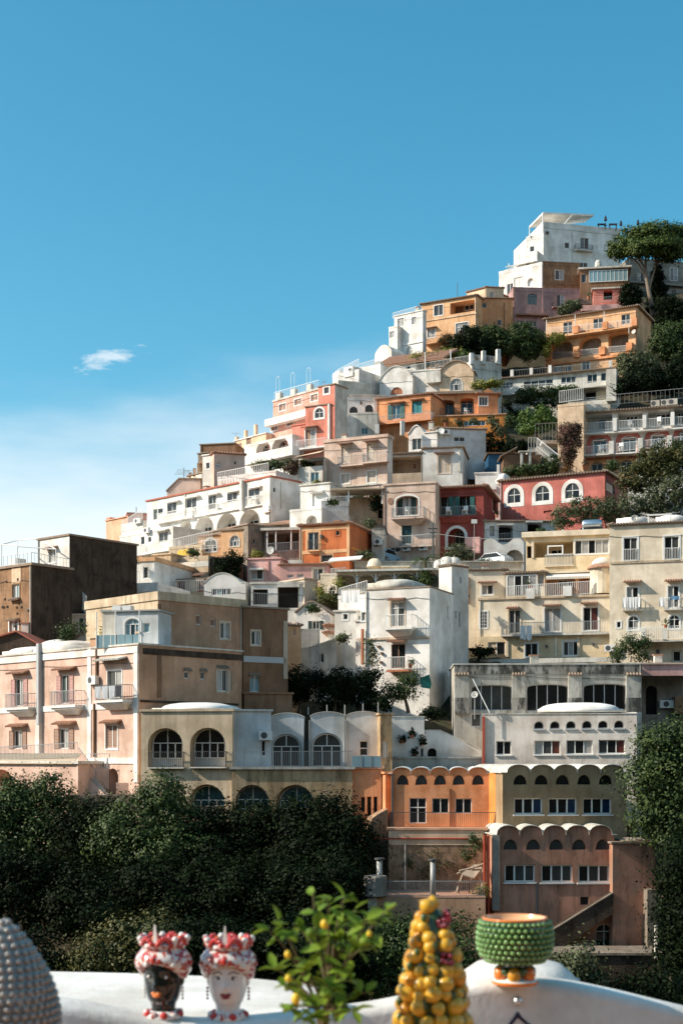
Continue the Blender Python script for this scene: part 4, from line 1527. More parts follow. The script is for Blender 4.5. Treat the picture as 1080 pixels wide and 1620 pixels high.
# ================================================================== middle of the slope
h = House('white_cube_house', 'white cube house with closed white shutters right of the long white house', Z3, 388, 706, 546, 676, 900, 151, 9, 'white_clean', yaw=-26, roofmat='white_old', th=.15, xs=668)
h.win(453, 746, 511, 812, n=2, closed='white_paint', sur='white_paint')
h.hood(447, 517, 742, .35, 'white')
h.face = 'R'
h.face = 'F'
h.done()
g = House('', '', Z3, 332, 845, 502, 812, 960, 147, 7, 'white_clean', of=h, part='front_wing', yaw=-28, roof='parapet', th=.25)
g.hole(420, 862, 476, 915, arch=1, rec=.8)
g.done()
g = House('', '', Z3, 500, 810, 646, 802, 920, 146, 7, 'white', of=h, part='shaded_wing', yaw=4, roof='parapet', th=.5)
g.rail(505, 812, 646, 805, .1, .9)
g.done()

h = House('pergola_house', 'beige house behind a flat pergola roof between white cube and pink house', Z3, 648, 775, 835, 765, 930, 152, 8, 'peach_pale', yaw=-4, roof='cap', roofmat='beige')
h.win(800, 830, 828, 880, n=1, pane='glass_dark')
p = [h.hit(550, 722, -3), h.hit(832, 708, -3)]
h.mb().box(p[0][0], p[1][0], -3, .5, p[0][1] - .05, p[0][1] + .1).build('pergola_roof', 'reed', h.T)
h.posts([(646, 720, 800), (825, 712, 800)], .08, yf=-2.6)
h.rail(650, 772, 760, 768, -.3, .9, 'rail_grey')
h.done()
g = House('', '', Z3, 768, 925, 835, 915, 1080, 144, 6, 'white_old', of=h, part='lower_wing', yaw=-5, roof='cap', roofmat='iron')
g.win(778, 990, 806, 1030, n=1, pane='glass_grey')
g.ac(805, 1005)
g.done()

h = House('orange_square_house', 'square deep orange house framed in yellow bands', Z3, 383, 922, 650, 894, 1110, 141, 8, 'orange_red', yaw=-20, roof='tile', roofmat='tile', ov=.2)
h.win(430, 952, 486, 1046, n=2, sur='orange_yellow', sw=.25, pane=('glass_blue', 'glass_grey'), name='glazed_door')
h.bal(424, 492, 1048, .35, rmat='iron', mat='orange_yellow', th=.08)
h.win(577, 941, 596, 968, arch=.8, n=1, pane='glass_dark', sur='orange_red')
h.win(498, 1072, 560, 1110, n=1, pane='glass_grey', sur='orange_yellow')
for x0, y0, x1, y1 in ((384, 925, 400, 1105), (634, 898, 650, 1105), (400, 1046, 634, 1064), (400, 922, 634, 940)):
    h.box('band', x0, y0, x1, y1, -.04, 0, 'orange_yellow')
h.box('wall_lamp', 492, 965, 503, 985, -.3, 0, 'iron')
h.face = 'R'
h.box('band', 660, 1045, 750, 1058, -.04, 0, 'orange_bright')
h.face = 'F'
h.done()

h = House('pink_balcony_house', 'tall pale pink house with an arched corner balcony and two wall fans', Z7, 156, 232, 432, 212, 600, 149, 9, 'pinkbeige', yaw=-16, roofmat='pinkbeige', th=.18)
h.hole(222, 284, 342, 388, arch=.45, rec=.7, sur='white_paint')
h.win(232, 292, 332, 388, on=.7, n=4, fr='darkgreen_paint', pane=('darkgreen_paint', 'glass_curtain', 'glass_curtain', 'darkgreen_paint'), name='balcony_door')
h.bal(196, 372, 398, 1.2, rmat='rail_grey', corbel=True)
h.win(254, 444, 306, 540, n=2, fr='darkgreen_paint', pane='glass_teal', name='glazed_door', sur='white_old')
h.bal(240, 420, 548, .7, rmat='rail_grey')
u, z = h.hit(193, 313)
h.mb().prism([(u + .3 * math.cos(t), z + .36 * math.sin(t)) for t in np.linspace(0, 2 * math.pi, 14)[:-1]], -.05, -.003).build('oval_vent', 'brown_paint', h.T)
h.ac(283, 565)
h.ac(372, 562)
h.win(190, 560, 246, 586, n=2, pane='glass_dark')
h.done()

h = House('dark_red_house', 'dark red house with a green-shuttered loggia and a white arched entrance', Z7, 430, 250, 690, 230, 600, 150, 9, 'darkred', yaw=-14, roof='tile', roofmat='tile', ov=.45)
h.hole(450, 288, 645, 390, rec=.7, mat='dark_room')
h.win(462, 292, 535, 388, on=.7, n=2, fr='white_paint', pane='glass_dark', name='balcony_door')
h.win(560, 288, 636, 384, on=.7, n=2, fr='white_paint', pane='glass_dark', name='balcony_door')
for a, b in ((447, 462), (505, 530), (536, 562), (618, 642)):
    u0, z0, u1, z1 = h.rect(a, 290, b, 386)
    h.shutter(u0, u1, z0, z1, -.05, 'green_paint', None)
h.bal(432, 648, 392, .6, rmat='rail_grey', mat='darkred', corbel=True)
h.hole(500, 458, 590, 556, arch=1, rec=1.0, mat='darkred', sur='white_paint', sw=.3)
h.win(538, 470, 588, 556, arch=.8, on=1.0, n=2, pane='glass_dark', name='door', fr='brown_paint')
h.face = 'R'
h.win(737, 302, 766, 378, n=1, sur='white_paint', pane='glass_grey')
h.face = 'F'
h.box('stair_wall', 590, 505, 670, 590, -1.0, 0, 'rose')
h.done()

h = House('red_arched_house', 'long red house with three white-rimmed arched windows', Z6, 103, 684, 662, 632, 880, 158, 9, 'red', ymax=30, roof='tile', roofmat='tile_old', ov=.25)
for r_ in ((143, 716, 212, 796), (292, 703, 366, 785), (450, 689, 526, 770)):
    h.win(*r_, arch=1, n=2, sur='white_clean', sw=.42, pane=('glass_grey', 'glass_dark'))
h.win(335, 836, 378, 850, n=1, pane='red', fr='darkred')
h.dome(100, 150, 682, 640, 3, 1.2, 'white')
h.face = 'R'
h.win(668, 690, 715, 740, n=1, pane='glass_dark')
h.face = 'F'
h.done()
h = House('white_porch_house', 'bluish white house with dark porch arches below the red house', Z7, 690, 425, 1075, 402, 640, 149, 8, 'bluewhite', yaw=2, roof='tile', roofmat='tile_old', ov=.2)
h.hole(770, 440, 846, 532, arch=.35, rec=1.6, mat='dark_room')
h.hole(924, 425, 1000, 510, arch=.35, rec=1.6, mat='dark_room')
h.hole(722, 445, 748, 500, arch=.6, rec=.5)
h.box('porch_ledge', 765, 432, 850, 440, -.5, 0, 'white')
h.box('porch_ledge', 918, 418, 1006, 426, -.5, 0, 'white')
h.rail(775, 532, 846, 528, -.1, .9, 'rail_grey')
h.done()
g = House('', '', Z7, 690, 545, 905, 520, 680, 145, 2.5, 'white', of=h, part='wavy_wall', yaw=-6, roof=None, top=lambda W: [(W * i / 20, .35 * math.sin(i / 20 * 9.5) + .3) for i in range(21)])
g.hole(745, 585, 790, 640, arch=1, rec=.4, mat='grey_wall')
g.hole(805, 572, 902, 640, arch=1, rec=.5, mat='grey_wall')
g.done()

# ---- hotel with loggias
h = House('loggia_hotel', 'long hillside hotel with red and yellow arched doorways and railed balconies', Z6, 545, 322, 1140, 268, 760, 168, 10, 'white', yaw=-16, roof='tile', roofmat='tile_old', ov=.6)
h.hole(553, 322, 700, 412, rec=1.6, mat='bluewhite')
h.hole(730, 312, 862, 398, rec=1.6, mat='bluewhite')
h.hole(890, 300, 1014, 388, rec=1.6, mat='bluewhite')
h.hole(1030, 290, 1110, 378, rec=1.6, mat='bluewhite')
for r_ in ((628, 350, 672, 408), (775, 334, 838, 392), (935, 322, 1012, 382), (1050, 315, 1100, 372)):
    h.win(*r_, on=1.6, n=3, pane='glass_dark', name='glazed_door')
h.bal(545, 1140, 405, .9, rail=None)
h.rail(548, 415, 1080, 380, -.85, 1.0, 'white_paint', .18, .02)
for x, y in ((714, 340), (872, 325), (1022, 310)):
    h.box('pier', x - 10, y, x + 10, y + 70, -1.0, 0, 'white_clean')
for (x0, y0, x1, y1) in ((588, 446, 676, 505), (743, 434, 832, 498), (898, 420, 986, 490), (1052, 410, 1120, 480)):
    h.hole(x0, y0, x1, y1 + 35, arch=.9, rec=.5, mat='red', sur='red', sw=.55)
    h.win(x0 + 16, y0 + 22, x1 - 4, y1 + 30, on=.5, n=2, pane='glass_teal', sur='white_paint', name='glazed_door')
h.bal(510, 1140, 522, 1.3, rail=None)
h.rail(515, 545, 1080, 485, -1.25, 1.0, 'white_paint', .16, .025)
for x, y in ((520, 500), (695, 478), (850, 462), (1005, 448)):
    h.box('pier', x - 13, y - 14, x + 13, y + 55, -1.4, -.1, 'white_clean')
for (x0, y0, x1, y1) in ((582, 576, 660, 620), (738, 566, 815, 610), (890, 556, 960, 600)):
    h.hole(x0, y0, x1, y1 + 30, arch=.9, rec=.5, mat='cream_yellow', sur='orange_yellow', sw=.55)
    h.win(x0 + 10, y0 + 12, x1 - 10, y1 + 25, on=.5, n=2, pane='glass_teal', name='glazed_door')
h.rail(720, 270, 1080, 238, 2.0, 1.2, 'rail_grey', .5, .014)
h.rail(560, 285, 720, 270, .5, 1.1, 'rail_grey', .5, .014)
for x, y in ((930, 265), (985, 260), (1025, 256)):
    u, z = h.hit(x, y, .3)
    o = h.mb().box(u - .5, u + .5, .1, .6, z - .35, z + .35).build('air_conditioner', 'white_old', h.T)
    h.mb().prism([(u - .2 + .26 * math.cos(t), z + .26 * math.sin(t)) for t in np.linspace(0, 2 * math.pi, 13)[:-1]], .08, .099).build('fan_grille', 'iron', h.T, o)
h.done()
g = House('', '', Z6, 410, 285, 548, 262, 660, 167, 7, 'peach_pale', of=h, part='stair_tower', yaw=-18, roof='parapet', th=.3)
g.rail(418, 262, 545, 245, .1, 1.4, 'white_paint', .2, .03)
g.done()

# stairs beside the tower
b = P(Z6[0] + 300 * K, Z6[1] + 530 * K, 170)
t = Thing('hillside_stair', 'white railed stair climbing to the hotel tower', 'stair', at(b))
m = MB()
p0, p1 = P(Z6[0] + 295 * K, Z6[1] + 505 * K, 170), P(Z6[0] + 412 * K, Z6[1] + 600 * K, 166)
n_ = 14
for i in range(n_):
    q = p0.lerp(p1, i / n_)
    m.box(q.x - .1, q.x + .75, q.y - .8, q.y + .8, q.z - .5, q.z)
m.build('flight', 'concrete_clean', t)
m = MB()
m.rail([tuple(p0 + Vector((0, -.8, 0))), tuple(p1 + Vector((0, -.8, 0)))], 1.1, .25, .025)
m.build('railing', 'white_paint', t)
q = P(Z6[0] + 245 * K, Z6[1] + 520 * K, 171)
MB().box(q.x, p0.x + .2, q.y - 1.5, q.y + 1.5, q.z - .4, q.z).build('landing', 'concrete_clean', t)
MB().rail([(q.x, q.y - 1.5, q.z), (p0.x, q.y - 1.5, q.z)], 1.3, .25, .025).build('railing', 'white_paint', t)
MB().tube((p0.x, q.y - 1.3, q.z), (p0.x, q.y - 1.3, q.z - 9), .15).build('post', 'white_paint', t)
q2 = P(Z6[0] + 320 * K, Z6[1] + 470 * K, 172)
MB().box(q2.x, q2.x + 7, q2.y - 1, q2.y + 1, q2.z - .4, q2.z).build('walkway', 'concrete_clean', t)
MB().rail([(q.x + 1, q2.y - 1.2, q2.z - .3), (q2.x + 7, q2.y - 1.2, q2.z + .2)], 2.2, .4, .02).build('fence', 'rail_grey', t)

h = House('garden_wall', 'low white retaining wall under the blue tarpaulin yard', Z6, -30, 640, 105, 625, 740, 164, 4, 'white', yaw=-8, roof='cap', cat='wall')
h.box('air_conditioner', 58, 700, 82, 722, -.6, 0, 'white_paint')
h.box('pillar', 85, 590, 100, 650, -.3, .3, 'white')
h.done()
b = P(Z6[0] + 40 * K, Z6[1] + 632 * K, 172)
t = Thing('blue_shed', 'blue tarpaulin shed behind the low white wall', 'shed', at(b))
MB(at(b)).box(0, 5.6, 0, 4, -1, 2.2).build('wall', 'blue_tarp', t)
MB(at(b)).box(-.2, 5.8, -.2, 4.2, 2.2, 2.4).build('roof', 'wood', t)
b = P(Z6[0] + 175 * K, Z6[1] + 610 * K, 168)
t = Thing('wooden_shack', 'weathered wooden shack with a white stand in the steep garden', 'shed', at(b))
MB(at(b)).box(-1.2, 3.2, 0, 3, -3, 1.6).build('wall', 'wood', t)
MB(at(b)).hexa([(-1.6, -.4, 1.3), (.4, -.4, 2.4), (.4, 3, 2.4), (-1.6, 3, 1.3), (-1.6, -.4, 1.42), (.4, -.4, 2.52), (.4, 3, 2.52), (-1.6, 3, 1.42)]).build('roof', 'tile_old', t)
for x in (1.2, 2.8):
    MB(at(b)).box(x * .6, x * .6 + .25, -1, -.7, 0, 1.7).build('post', 'white_old', t)
MB(at(b)).box(.5, 2.2, -1.1, -.5, 1.7, 1.85).build('lintel', 'white_old', t)

# ================================================================== cream apartment houses on the right
h = House('cream_penthouse', 'top floor of the cream apartments with a deep loggia and sliding windows', Z8, 240, 172, 685, 140, 350, 132, 9, 'cream_yellow', yaw=-15, roof='cap', roofmat='cream', th=.5, ov=.35)
h.hole(282, 192, 492, 275, rec=2.0, mat='cream_yellow')
h.win(375, 235, 445, 272, on=2.0, n=2, sur='white_paint', pane='glass_dark', name='glazed_door')
h.hole(246, 215, 276, 280, rec=.6, mat='dark_room')
h.win(502, 182, 682, 256, n=5, pane=('glass_grey', 'glass_curtain', 'glass_dark', 'glass_curtain', 'glass_curtain'), sur='white_paint')
h.bal(338, 495, 318, .15, rmat='white_paint', h=1.0, th=.1, mat='cream')
h.box('loggia_frame', 270, 185, 282, 280, -.1, 0, 'cream')
h.dome(430, 450, 140, 128, 2, .5, 'white_old', name='vent')
h.done()
penth = h
# boiler tank on its roof
u, z = h.hit(540, 112, 3)
M_ = h.fr['F']
b = M_ @ Vector((u, 3, h.H + .5))
t = Thing('solar_boiler', 'silver cylindrical water heater on the cream apartment roof', 'water heater', at(b, R(h.yaw)))
MB(t.M @ Matrix.Translation((0, 0, .95)) @ Matrix.Rotation(R(90), 4, 'Y')).lathe([(.05, 0), (.42, .05), (.48, .2), (.48, 1.65), (.42, 1.8), (.05, 1.85)], 16).build('tank', 'metal', t, smooth=True)
for x in (.35, 1.5):
    MB(t.M).box(x - .08, x + .08, -.35, .35, 0, .55).build('leg', 'iron', t)
m = MB(t.M)
m.hexa([(-.1, -1.2, .05), (2.0, -1.2, .05), (2.0, -.4, .6), (-.1, -.4, .6), (-.1, -1.2, .1), (2.0, -1.2, .1), (2.0, -.4, .65), (-.1, -.4, .65)]).build('collector', 'glass_dark', t)

h = House('cream_apartments', 'cream apartment block with long balcony, glazed veranda and orange loggia', Z8, -10, 505, 702, 470, 700, 126, 8, 'cream', yaw=-15, roof='cap', roofmat='cream_old', th=.2)
h.win(150, 556, 211, 682, n=2, pane='glass_grey', name='balcony_door', sur='cream_old')
h.hood(138, 206, 548, .55)
h.win(340, 546, 426, 672, n=2, sur='white_paint', pane=('glass_curtain', 'glass_curtain'), name='balcony_door')
h.hood(330, 430, 536, .75)
h.win(546, 542, 626, 666, n=2, sur='white_paint', pane=('glass_dark', 'curtain_red'), name='balcony_door')
h.hood(534, 624, 524, .75)
h.win(-5, 566, 34, 652, n=2, sur='white_paint', bars=True, pane='glass_grey')
h.bal(106, 694, 682, 1.0, rmat='rail_grey', mat='white_old')
h.done()
apt = h
g = House('', '', Z8, -10, 700, 702, 690, 830, 125.5, 8, 'cream_yellow', of=apt, part='ground_floor', yaw=-15, roof=None)
g.win(236, 735, 303, 806, n=2, sur='white_paint', pane='glass_dark')
g.win(440, 726, 519, 800, n=3, sur='white_paint', pane=('glass_grey', 'glass_curtain', 'glass_dark'))
g.win(38, 728, 130, 808, n=2, pane=('cream_old', 'glass_dark'))
for x in (140, 400, 520):
    g.box('pilaster', x - 6, 700, x + 6, 806, -.12, 0, 'cream')
for x, y in ((200, 760), (350, 750), (600, 740)):
    g.box('wall_lamp', x - 6, y - 7, x + 6, y + 7, -.15, 0, 'iron')
g.box('terrace_parapet', -60, 815, 705, 840, -2.2, -2, 'white_old')
g.done()
g = House('', '', Z8, 135, 368, 342, 350, 510, 127, 7, 'cream', of=apt, part='veranda', yaw=-15, roof='tile', roofmat='tile_old', ov=.15)
u0, z0, u1, z1 = g.rect(140, 370, 300, 476)
for i in range(4):
    a, b_ = u0 + (u1 - u0) * i / 4, u0 + (u1 - u0) * (i + 1) / 4
    g.mb().box(a + .04, b_ - .04, -.06, -.03, z0, z1 - .1).build('pane', ('glass_curtain', 'glass_dark', 'glass_grey', 'glass_curtain')[i], g.T)
m = g.mb()
for i in range(5):
    a = u0 + (u1 - u0) * i / 4
    m.box(a - .05, a + .05, -.1, -.003, z0, z1)
m.box(u0, u1, -.09, -.004, z1 - .1, z1)
m.build('veranda_frame', 'white_paint', g.T)
g.win(305, 362, 338, 430, n=1, pane='glass_curtain', fr='orange_yellow')
g.done()
g = House('', '', Z8, 340, 366, 605, 352, 510, 126.8, 6, 'orange_yellow', of=apt, part='loggia', yaw=-15, roof='cap', roofmat='cream', ov=.5)
g.hole(345, 372, 505, 480, arch=.35, rec=1.6, mat='orange_yellow')
g.hole(520, 372, 596, 478, arch=.7, rec=1.6, mat='orange_bright')
g.win(412, 398, 490, 436, on=1.6, n=3, fr='white_paint', pane=('glass_dark', 'glass_grey', 'glass_dark'))
u0, z0 = g.hit(350, 362, -.6)
u1, _ = g.hit(590, 352, -.6)
m = g.mb()
m.hexa([(u0, -.9, z0 - .4), (u1, -.9, z0 - .4), (u1, 0, z0 + .1), (u0, 0, z0 + .1), (u0, -.9, z0 - .36), (u1, -.9, z0 - .36), (u1, 0, z0 + .14), (u0, 0, z0 + .14)])
for i in range(24):
    a = u0 + (u1 - u0) * i / 24
    m.box(a + .02, a + (u1 - u0) / 24 - .02, -.92, -.9, z0 - .58, z0 - .37)
m.build('awning', 'awning', g.T)
g.done()
apt.rail(140, 500, 600, 472, -.05, 1.15, 'white_paint', .16, .03)
for x, y in ((264, 466), (462, 452)):
    apt.box('pier', x - 22, y - 24, x + 22, y + 30, -.35, -.08, 'white_clean')
# turret
u, z = apt.hit(640, 475, -.3)
c = apt.M @ Vector((u, 1.0, 0))
zt = (HY - (Z8[1] + 345 * K)) / FPX * 125
zb = (HY - (Z8[1] + 478 * K)) / FPX * 125
MB().lathe([(1.05, zb), (1.05, zt)], 18, (c.x, c.y, 0)).build('turret', 'cream', apt.T, smooth=False)
MB().lathe([(1.3, zt), (1.3, zt + .1), (.95, zt + .35), (.02, zt + .4)], 18, (c.x, c.y, 0)).build('turret_roof', 'tile', apt.T)
MB().lathe([(.95, zt + .3), (.85, zt + .6), (.6, zt + .85), (.3, zt + 1.0), (.02, zt + 1.05)], 16, (c.x, c.y, 0)).build('turret_dome', 'white_clean', apt.T, smooth=True)

h = House('cream_annexe', 'small cream annexe with a tiled window hood left of the glazed veranda', Z7, 600, 688, 812, 676, 860, 128, 7, 'cream', yaw=-8, roof='tile', roofmat='tile_old', ov=.1)
h.win(680, 760, 740, 812, n=2, sur='white_paint', pane=('glass_curtain', 'glass_grey'), can=.6)
h.box('downpipe', 608, 720, 616, 860, -.15, 0, 'brown')
h.done()

h = House('cream_corner_house', 'tall cream house with domed roof, railed French windows and laundry', Z8, 686, 110, 1150, 84, 900, 122, 10, 'cream', yaw=-16, roof='tile', roofmat='tile_old', ov=.15)
for r_ in ((762, 172, 834, 292), (980, 165, 1056, 286)):
    h.win(*r_, n=2, sur='white_paint', sw=.16, name='french_window', pane=('glass_dark', 'glass_grey'))
    h.bal(r_[0] - 4, r_[2] + 4, r_[3] + 2, .12, rmat='white_paint', th=.06, h=1.0)
h.box('string_course', 690, 292, 1080, 304, -.08, 0, 'cream_old')
for r_ in ((778, 434, 840, 492), (998, 428, 1056, 488)):
    h.win(r_[0], r_[1], r_[2], r_[3] + 55, n=2, sur='white_paint', name='balcony_door', pane=('glass_curtain', 'glass_dark'))
    h.hood(r_[0] - 18, r_[2] + 18, r_[1] - 26, .6)
    h.bal(r_[0] - 22, r_[2] + 16, r_[3] + 62, .55, rmat='white_paint', mat='white_old', th=.1, h=.95)
h.win(786, 588, 842, 662, arch=.9, n=2, sur='white_paint', name='arched_door', pane=('glass_grey', 'glass_curtain'))
h.win(1004, 582, 1060, 656, arch=.9, n=2, sur='white_paint', name='arched_door', pane=('glass_grey', 'glass_dark'))
h.win(726, 620, 746, 650, n=1, sur='white_paint', pane='glass_dark')
h.bal(772, 1150, 716, 1.3, rail=None, mat='white_old')
h.rail(775, 720, 1080, 706, -1.25, 1.05, 'white_paint', .15, .03)
for x, y in ((868, 655), (980, 652)):
    h.box('pier', x - 13, y, x + 13, y + 62, -1.38, -1.12, 'white_clean')
h.win(1024, 776, 1066, 832, n=1, pane='glass_dark', name='door', sur='cream_old')
h.box('wall_lamp', 936, 768, 952, 796, -.2, 0, 'iron')
h.dome(740, 895, 100, 78, 4.5, 3.0)
h.dome(945, 1100, 92, 66, 4.5, 3.0)
h.dish(820, 66, .3, 1.0, 'zinc')
m = h.mb()
for x in (895, 1010):
    u, z = h.hit(x, 55, 1)
    m.tube((u, 1, h.H), (u, 1, z), .05)
u0, z0 = h.hit(888, 55, 1)
u1, _ = h.hit(1018, 50, 1)
m.box(u0, u1, .9, 1.1, z0, z0 + .12)
m.build('roof_frame', 'white_paint', h.T)
h.ac(688, 762)
corner_house = h
h.done()

# laundry and things on the balconies
def laundry(label, hs, x0, y0, x1, y1, yf, mats, group='laundry on the balconies'):
    u0, z0, u1, z1 = hs.rect(x0, y0, x1, y1, yf)
    t = Thing('laundry', label, 'laundry', hs.M @ Matrix.Translation((u0, yf, z0)), group)
    k = len(mats)
    for i, mt in enumerate(mats):
        a, b_ = u0 + (u1 - u0) * i / k + .02, u0 + (u1 - u0) * (i + 1) / k - .02
        m = hs.mb()
        nx, nz = 6, 5
        vs, fs = [], []
        for j in range(nz + 1):
            for q in range(nx + 1):
                fx, fz = q / nx, j / nz
                vs.append((a + (b_ - a) * fx, yf + .05 * math.sin(fx * 9 + i) * fz + .03 * math.sin(fx * 17), z1 + (z0 - z1) * fz * (1 - .08 * math.sin(fx * 5 + i * 2))))
        for j in range(nz):
            for q in range(nx):
                fs.append((j * (nx + 1) + q, j * (nx + 1) + q + 1, (j + 1) * (nx + 1) + q + 1, (j + 1) * (nx + 1) + q))
        m.add(vs, fs).build('cloth', mt, t, smooth=True)


laundry('pale blue towels hanging from the long balcony of the cream apartments', apt, 208, 640, 273, 715, -1.1, ['cloth_white', 'cloth_white'])
laundry('white sheets draped over the balcony rail under the first French window', corner_house, 755, 488, 850, 545, -.65, ['cloth_white', 'cloth_white', 'cloth_white'])
laundry('blue cloth drying on the cream corner house balcony', corner_house, 1010, 482, 1060, 502, -.65, ['cloth_blue'])
laundry('white cloth bundle on the cream corner house balcony beside the blue cloth', corner_house, 950, 488, 985, 540, -.65, ['cloth_white'])

# ================================================================== centre: white house and its neighbours
h = House('white_centre_house', 'large plain white house with a domed roof and two balconies in the centre', B1, 600, 386, 942, 370, 860, 113, 9, 'white_clean', yaw=-24, roofmat='tile_old', th=.1, ov=.06, xs=1068)
h.win(736, 446, 808, 578, n=2, name='balcony_door', sur='beige', pane=('glass_curtain', 'glass_grey'), tr=.75)
h.hood(728, 816, 436, .6)
h.bal(700, 848, 582, .9, rmat='white_paint', corbel=True)
h.win(738, 672, 812, 800, n=2, name='balcony_door', pane=('glass_dark', 'glass_dark'), fr='brown_paint')
h.hood(728, 822, 658, .7)
h.bal(712, 830, 808, .8, rmat='white_paint', mat='orange_wood')
h.box('string_course', 552, 634, 940, 646, -.12, 0, 'beige')
h.win(580, 502, 610, 546, n=2, pane='glass_grey', sur='white_paint')
h.box('downpipe', 576, 590, 586, 780, -.3, 0, 'orange_wood')
for x, y in ((632, 690), (668, 685), (684, 720), (680, 768)):
    h.box('wall_planter', x - 6, y - 6, x + 6, y + 6, -.2, 0, 'wood')
h.dome(695, 905, 372, 336, 4.2, 3.2, 'white_old')
h.face = 'R'
h.win(1033, 468, 1046, 540, n=1, pane='white_old')
h.face = 'F'
centre = h
h.done()
g = House('', '', B1, 548, 552, 618, 548, 860, 114, 6, 'white_clean', of=h, part='side_wing', yaw=-24, roof='cap')
g.win(562, 520, 574, 546, n=1, pane='glass_grey')
g.done()
g = House('', '', B1, 455, 432, 615, 382, 560, 118, 6, 'white', of=h, part='roof_terrace', yaw=-22, roof='parapet', th=.3)
g.win(580, 506, 612, 546, n=2, pane='glass_grey')
g.rail(460, 432, 610, 390, .1, .9)
g.done()
g = House('', '', B1, 436, 500, 552, 490, 640, 116, 5, 'white', of=h, part='lower_wing', yaw=-18, roof='cap')
g.win(482, 510, 505, 540, n=1, pane='glass_grey', sur='white_paint')
g.done()
laundry('white sheets blowing on a line on the roof terrace of the white house', centre, 470, 385, 570, 448, -.2, ['cloth_white', 'cloth_white'])

h = House('white_back_house', 'tall white house wall with small windows behind the domed white house', Z7, 520, 660, 610, 700, 1260, 121, 1.5, 'white', yaw=42, roof='tile', roofmat='tile_old', ov=.05)
for r_ in ((563, 720, 571, 752), (535, 900, 546, 940), (556, 905, 566, 985)):
    h.win(*r_, n=1, pane='white_old')
h.done()
backh = h
h = House('pergola_terrace_house', 'cream house with a long bracketed terrace roof and potted plants', B1, 440, 292, 1004, 252, 400, 131, 9, 'cream', yaw=-8, roof=None)
h.hole(455, 298, 998, 372, rec=2.2, mat='cream')
h.win(582, 335, 634, 365, on=2.2, n=2, pane='glass_dark')
h.win(455, 340, 500, 368, on=2.2, n=1, pane='glass_curtain')
u0, z0 = h.hit(440, 280, -.6)
u1, z1 = h.hit(1010, 262, -.6)
h.mb().box(u0, u1, -.8, 5, h.H + .01, h.H + .2).build('roof', 'white_old', h.T)
for x in (555, 655, 755, 875, 1000):
    u, zt = h.hit(x, 285, -.3)
    m = h.mb()
    zb = h.hit(x, 372, -.3)[1]
    m.box(u - .06, u + .06, -.36, -.24, zb, h.H)
    for sg in (-1, 1):
        m.path([(u, -.3, h.H - .9), (u + sg * .25, -.3, h.H - .4), (u + sg * .75, -.3, h.H - .03)], .04, 4)
    m.build('bracket_post', 'white_paint', h.T)
h.rail(755, 372, 998, 366, -.35, .9, 'iron', .15, .02)
h.done()
h = House('street_level_shop', 'low cream parapet with a rounded end and parked cars behind', B1, 690, 262, 836, 232, 290, 137, 4, 'cream', yaw=-4, roof='cap', cat='wall', top=None)
h.dome(610, 690, 262, 215, 1.5, 1.2, 'cream')
h.done()
for i, (x, r_) in enumerate(((995, .55), (1035, .85), (1072, .8))):
    b = P(B1[0] + x * K, B1[1] + 246 * K, 133)
    t = Thing('roof_ball', ('small' if i == 0 else 'larger' if i == 1 else 'outer') + ' white plastered dome vent on the parapet above the white house', 'dome vent', at(b), 'dome vents on the parapet')
    MB(at(b)).lathe([(r_, -.6), (r_, 0), (r_ * .9, r_ * .4), (r_ * .55, r_ * .75), (.02, r_ * .9)], 14).build('dome', 'white_old', t, smooth=True)

# ---- cars on the road under the dark red house
def car(label, px, py, D, rz, mat, length=4.0):
    b = P(px, py, D)
    M_ = at(b, R(rz))
    t = Thing('parked_car', label, 'car', M_, 'cars parked on the hillside road')
    L_ = length / 2
    side = [(-L_, .3), (L_, .3), (L_, .62), (L_ * .93, .82), (L_ * .5, .95), (L_ * .2, 1.42), (-L_ * .55, 1.45), (-L_ * .92, 1.0), (-L_, .85)]
    MB(M_).prism(side, -.82, .82).build('body', mat, t)
    gl = [(L_ * .44, .97), (L_ * .2, 1.36), (-L_ * .5, 1.38), (-L_ * .78, 1.0)]
    MB(M_).prism(gl, -.83, .83).build('side_window', 'glass_dark', t)
    MB(M_).hexa([(L_ * .49, -.7, .97), (L_ * .49, .7, .97), (L_ * .22, .62, 1.4), (L_ * .22, -.62, 1.4), (L_ * .52, -.7, .98), (L_ * .52, .7, .98), (L_ * .25, .62, 1.41), (L_ * .25, -.62, 1.41)]).build('windscreen', 'glass_dark', t)
    for x in (-L_ * .62, L_ * .62):
        for y in (-.78, .78):
            w_ = MB(M_ @ Matrix.Translation((x, y, .31)) @ Matrix.Rotation(R(90), 4, 'X')).lathe([(.3, -.1), (.31, 0), (.3, .1)], 14).build('wheel', 'rubber', t)
            MB(M_ @ Matrix.Translation((x, y, .31)) @ Matrix.Rotation(R(90), 4, 'X')).lathe([(.18, -.115), (.2, 0), (.18, .115)], 10).build('rim', 'metal', t, w_)
    for y in (-.6, .6):
        MB(M_).box(L_ * .95, L_ + .01, y - .15, y + .15, .62, .76).build('headlight', 'glass_curtain', t)


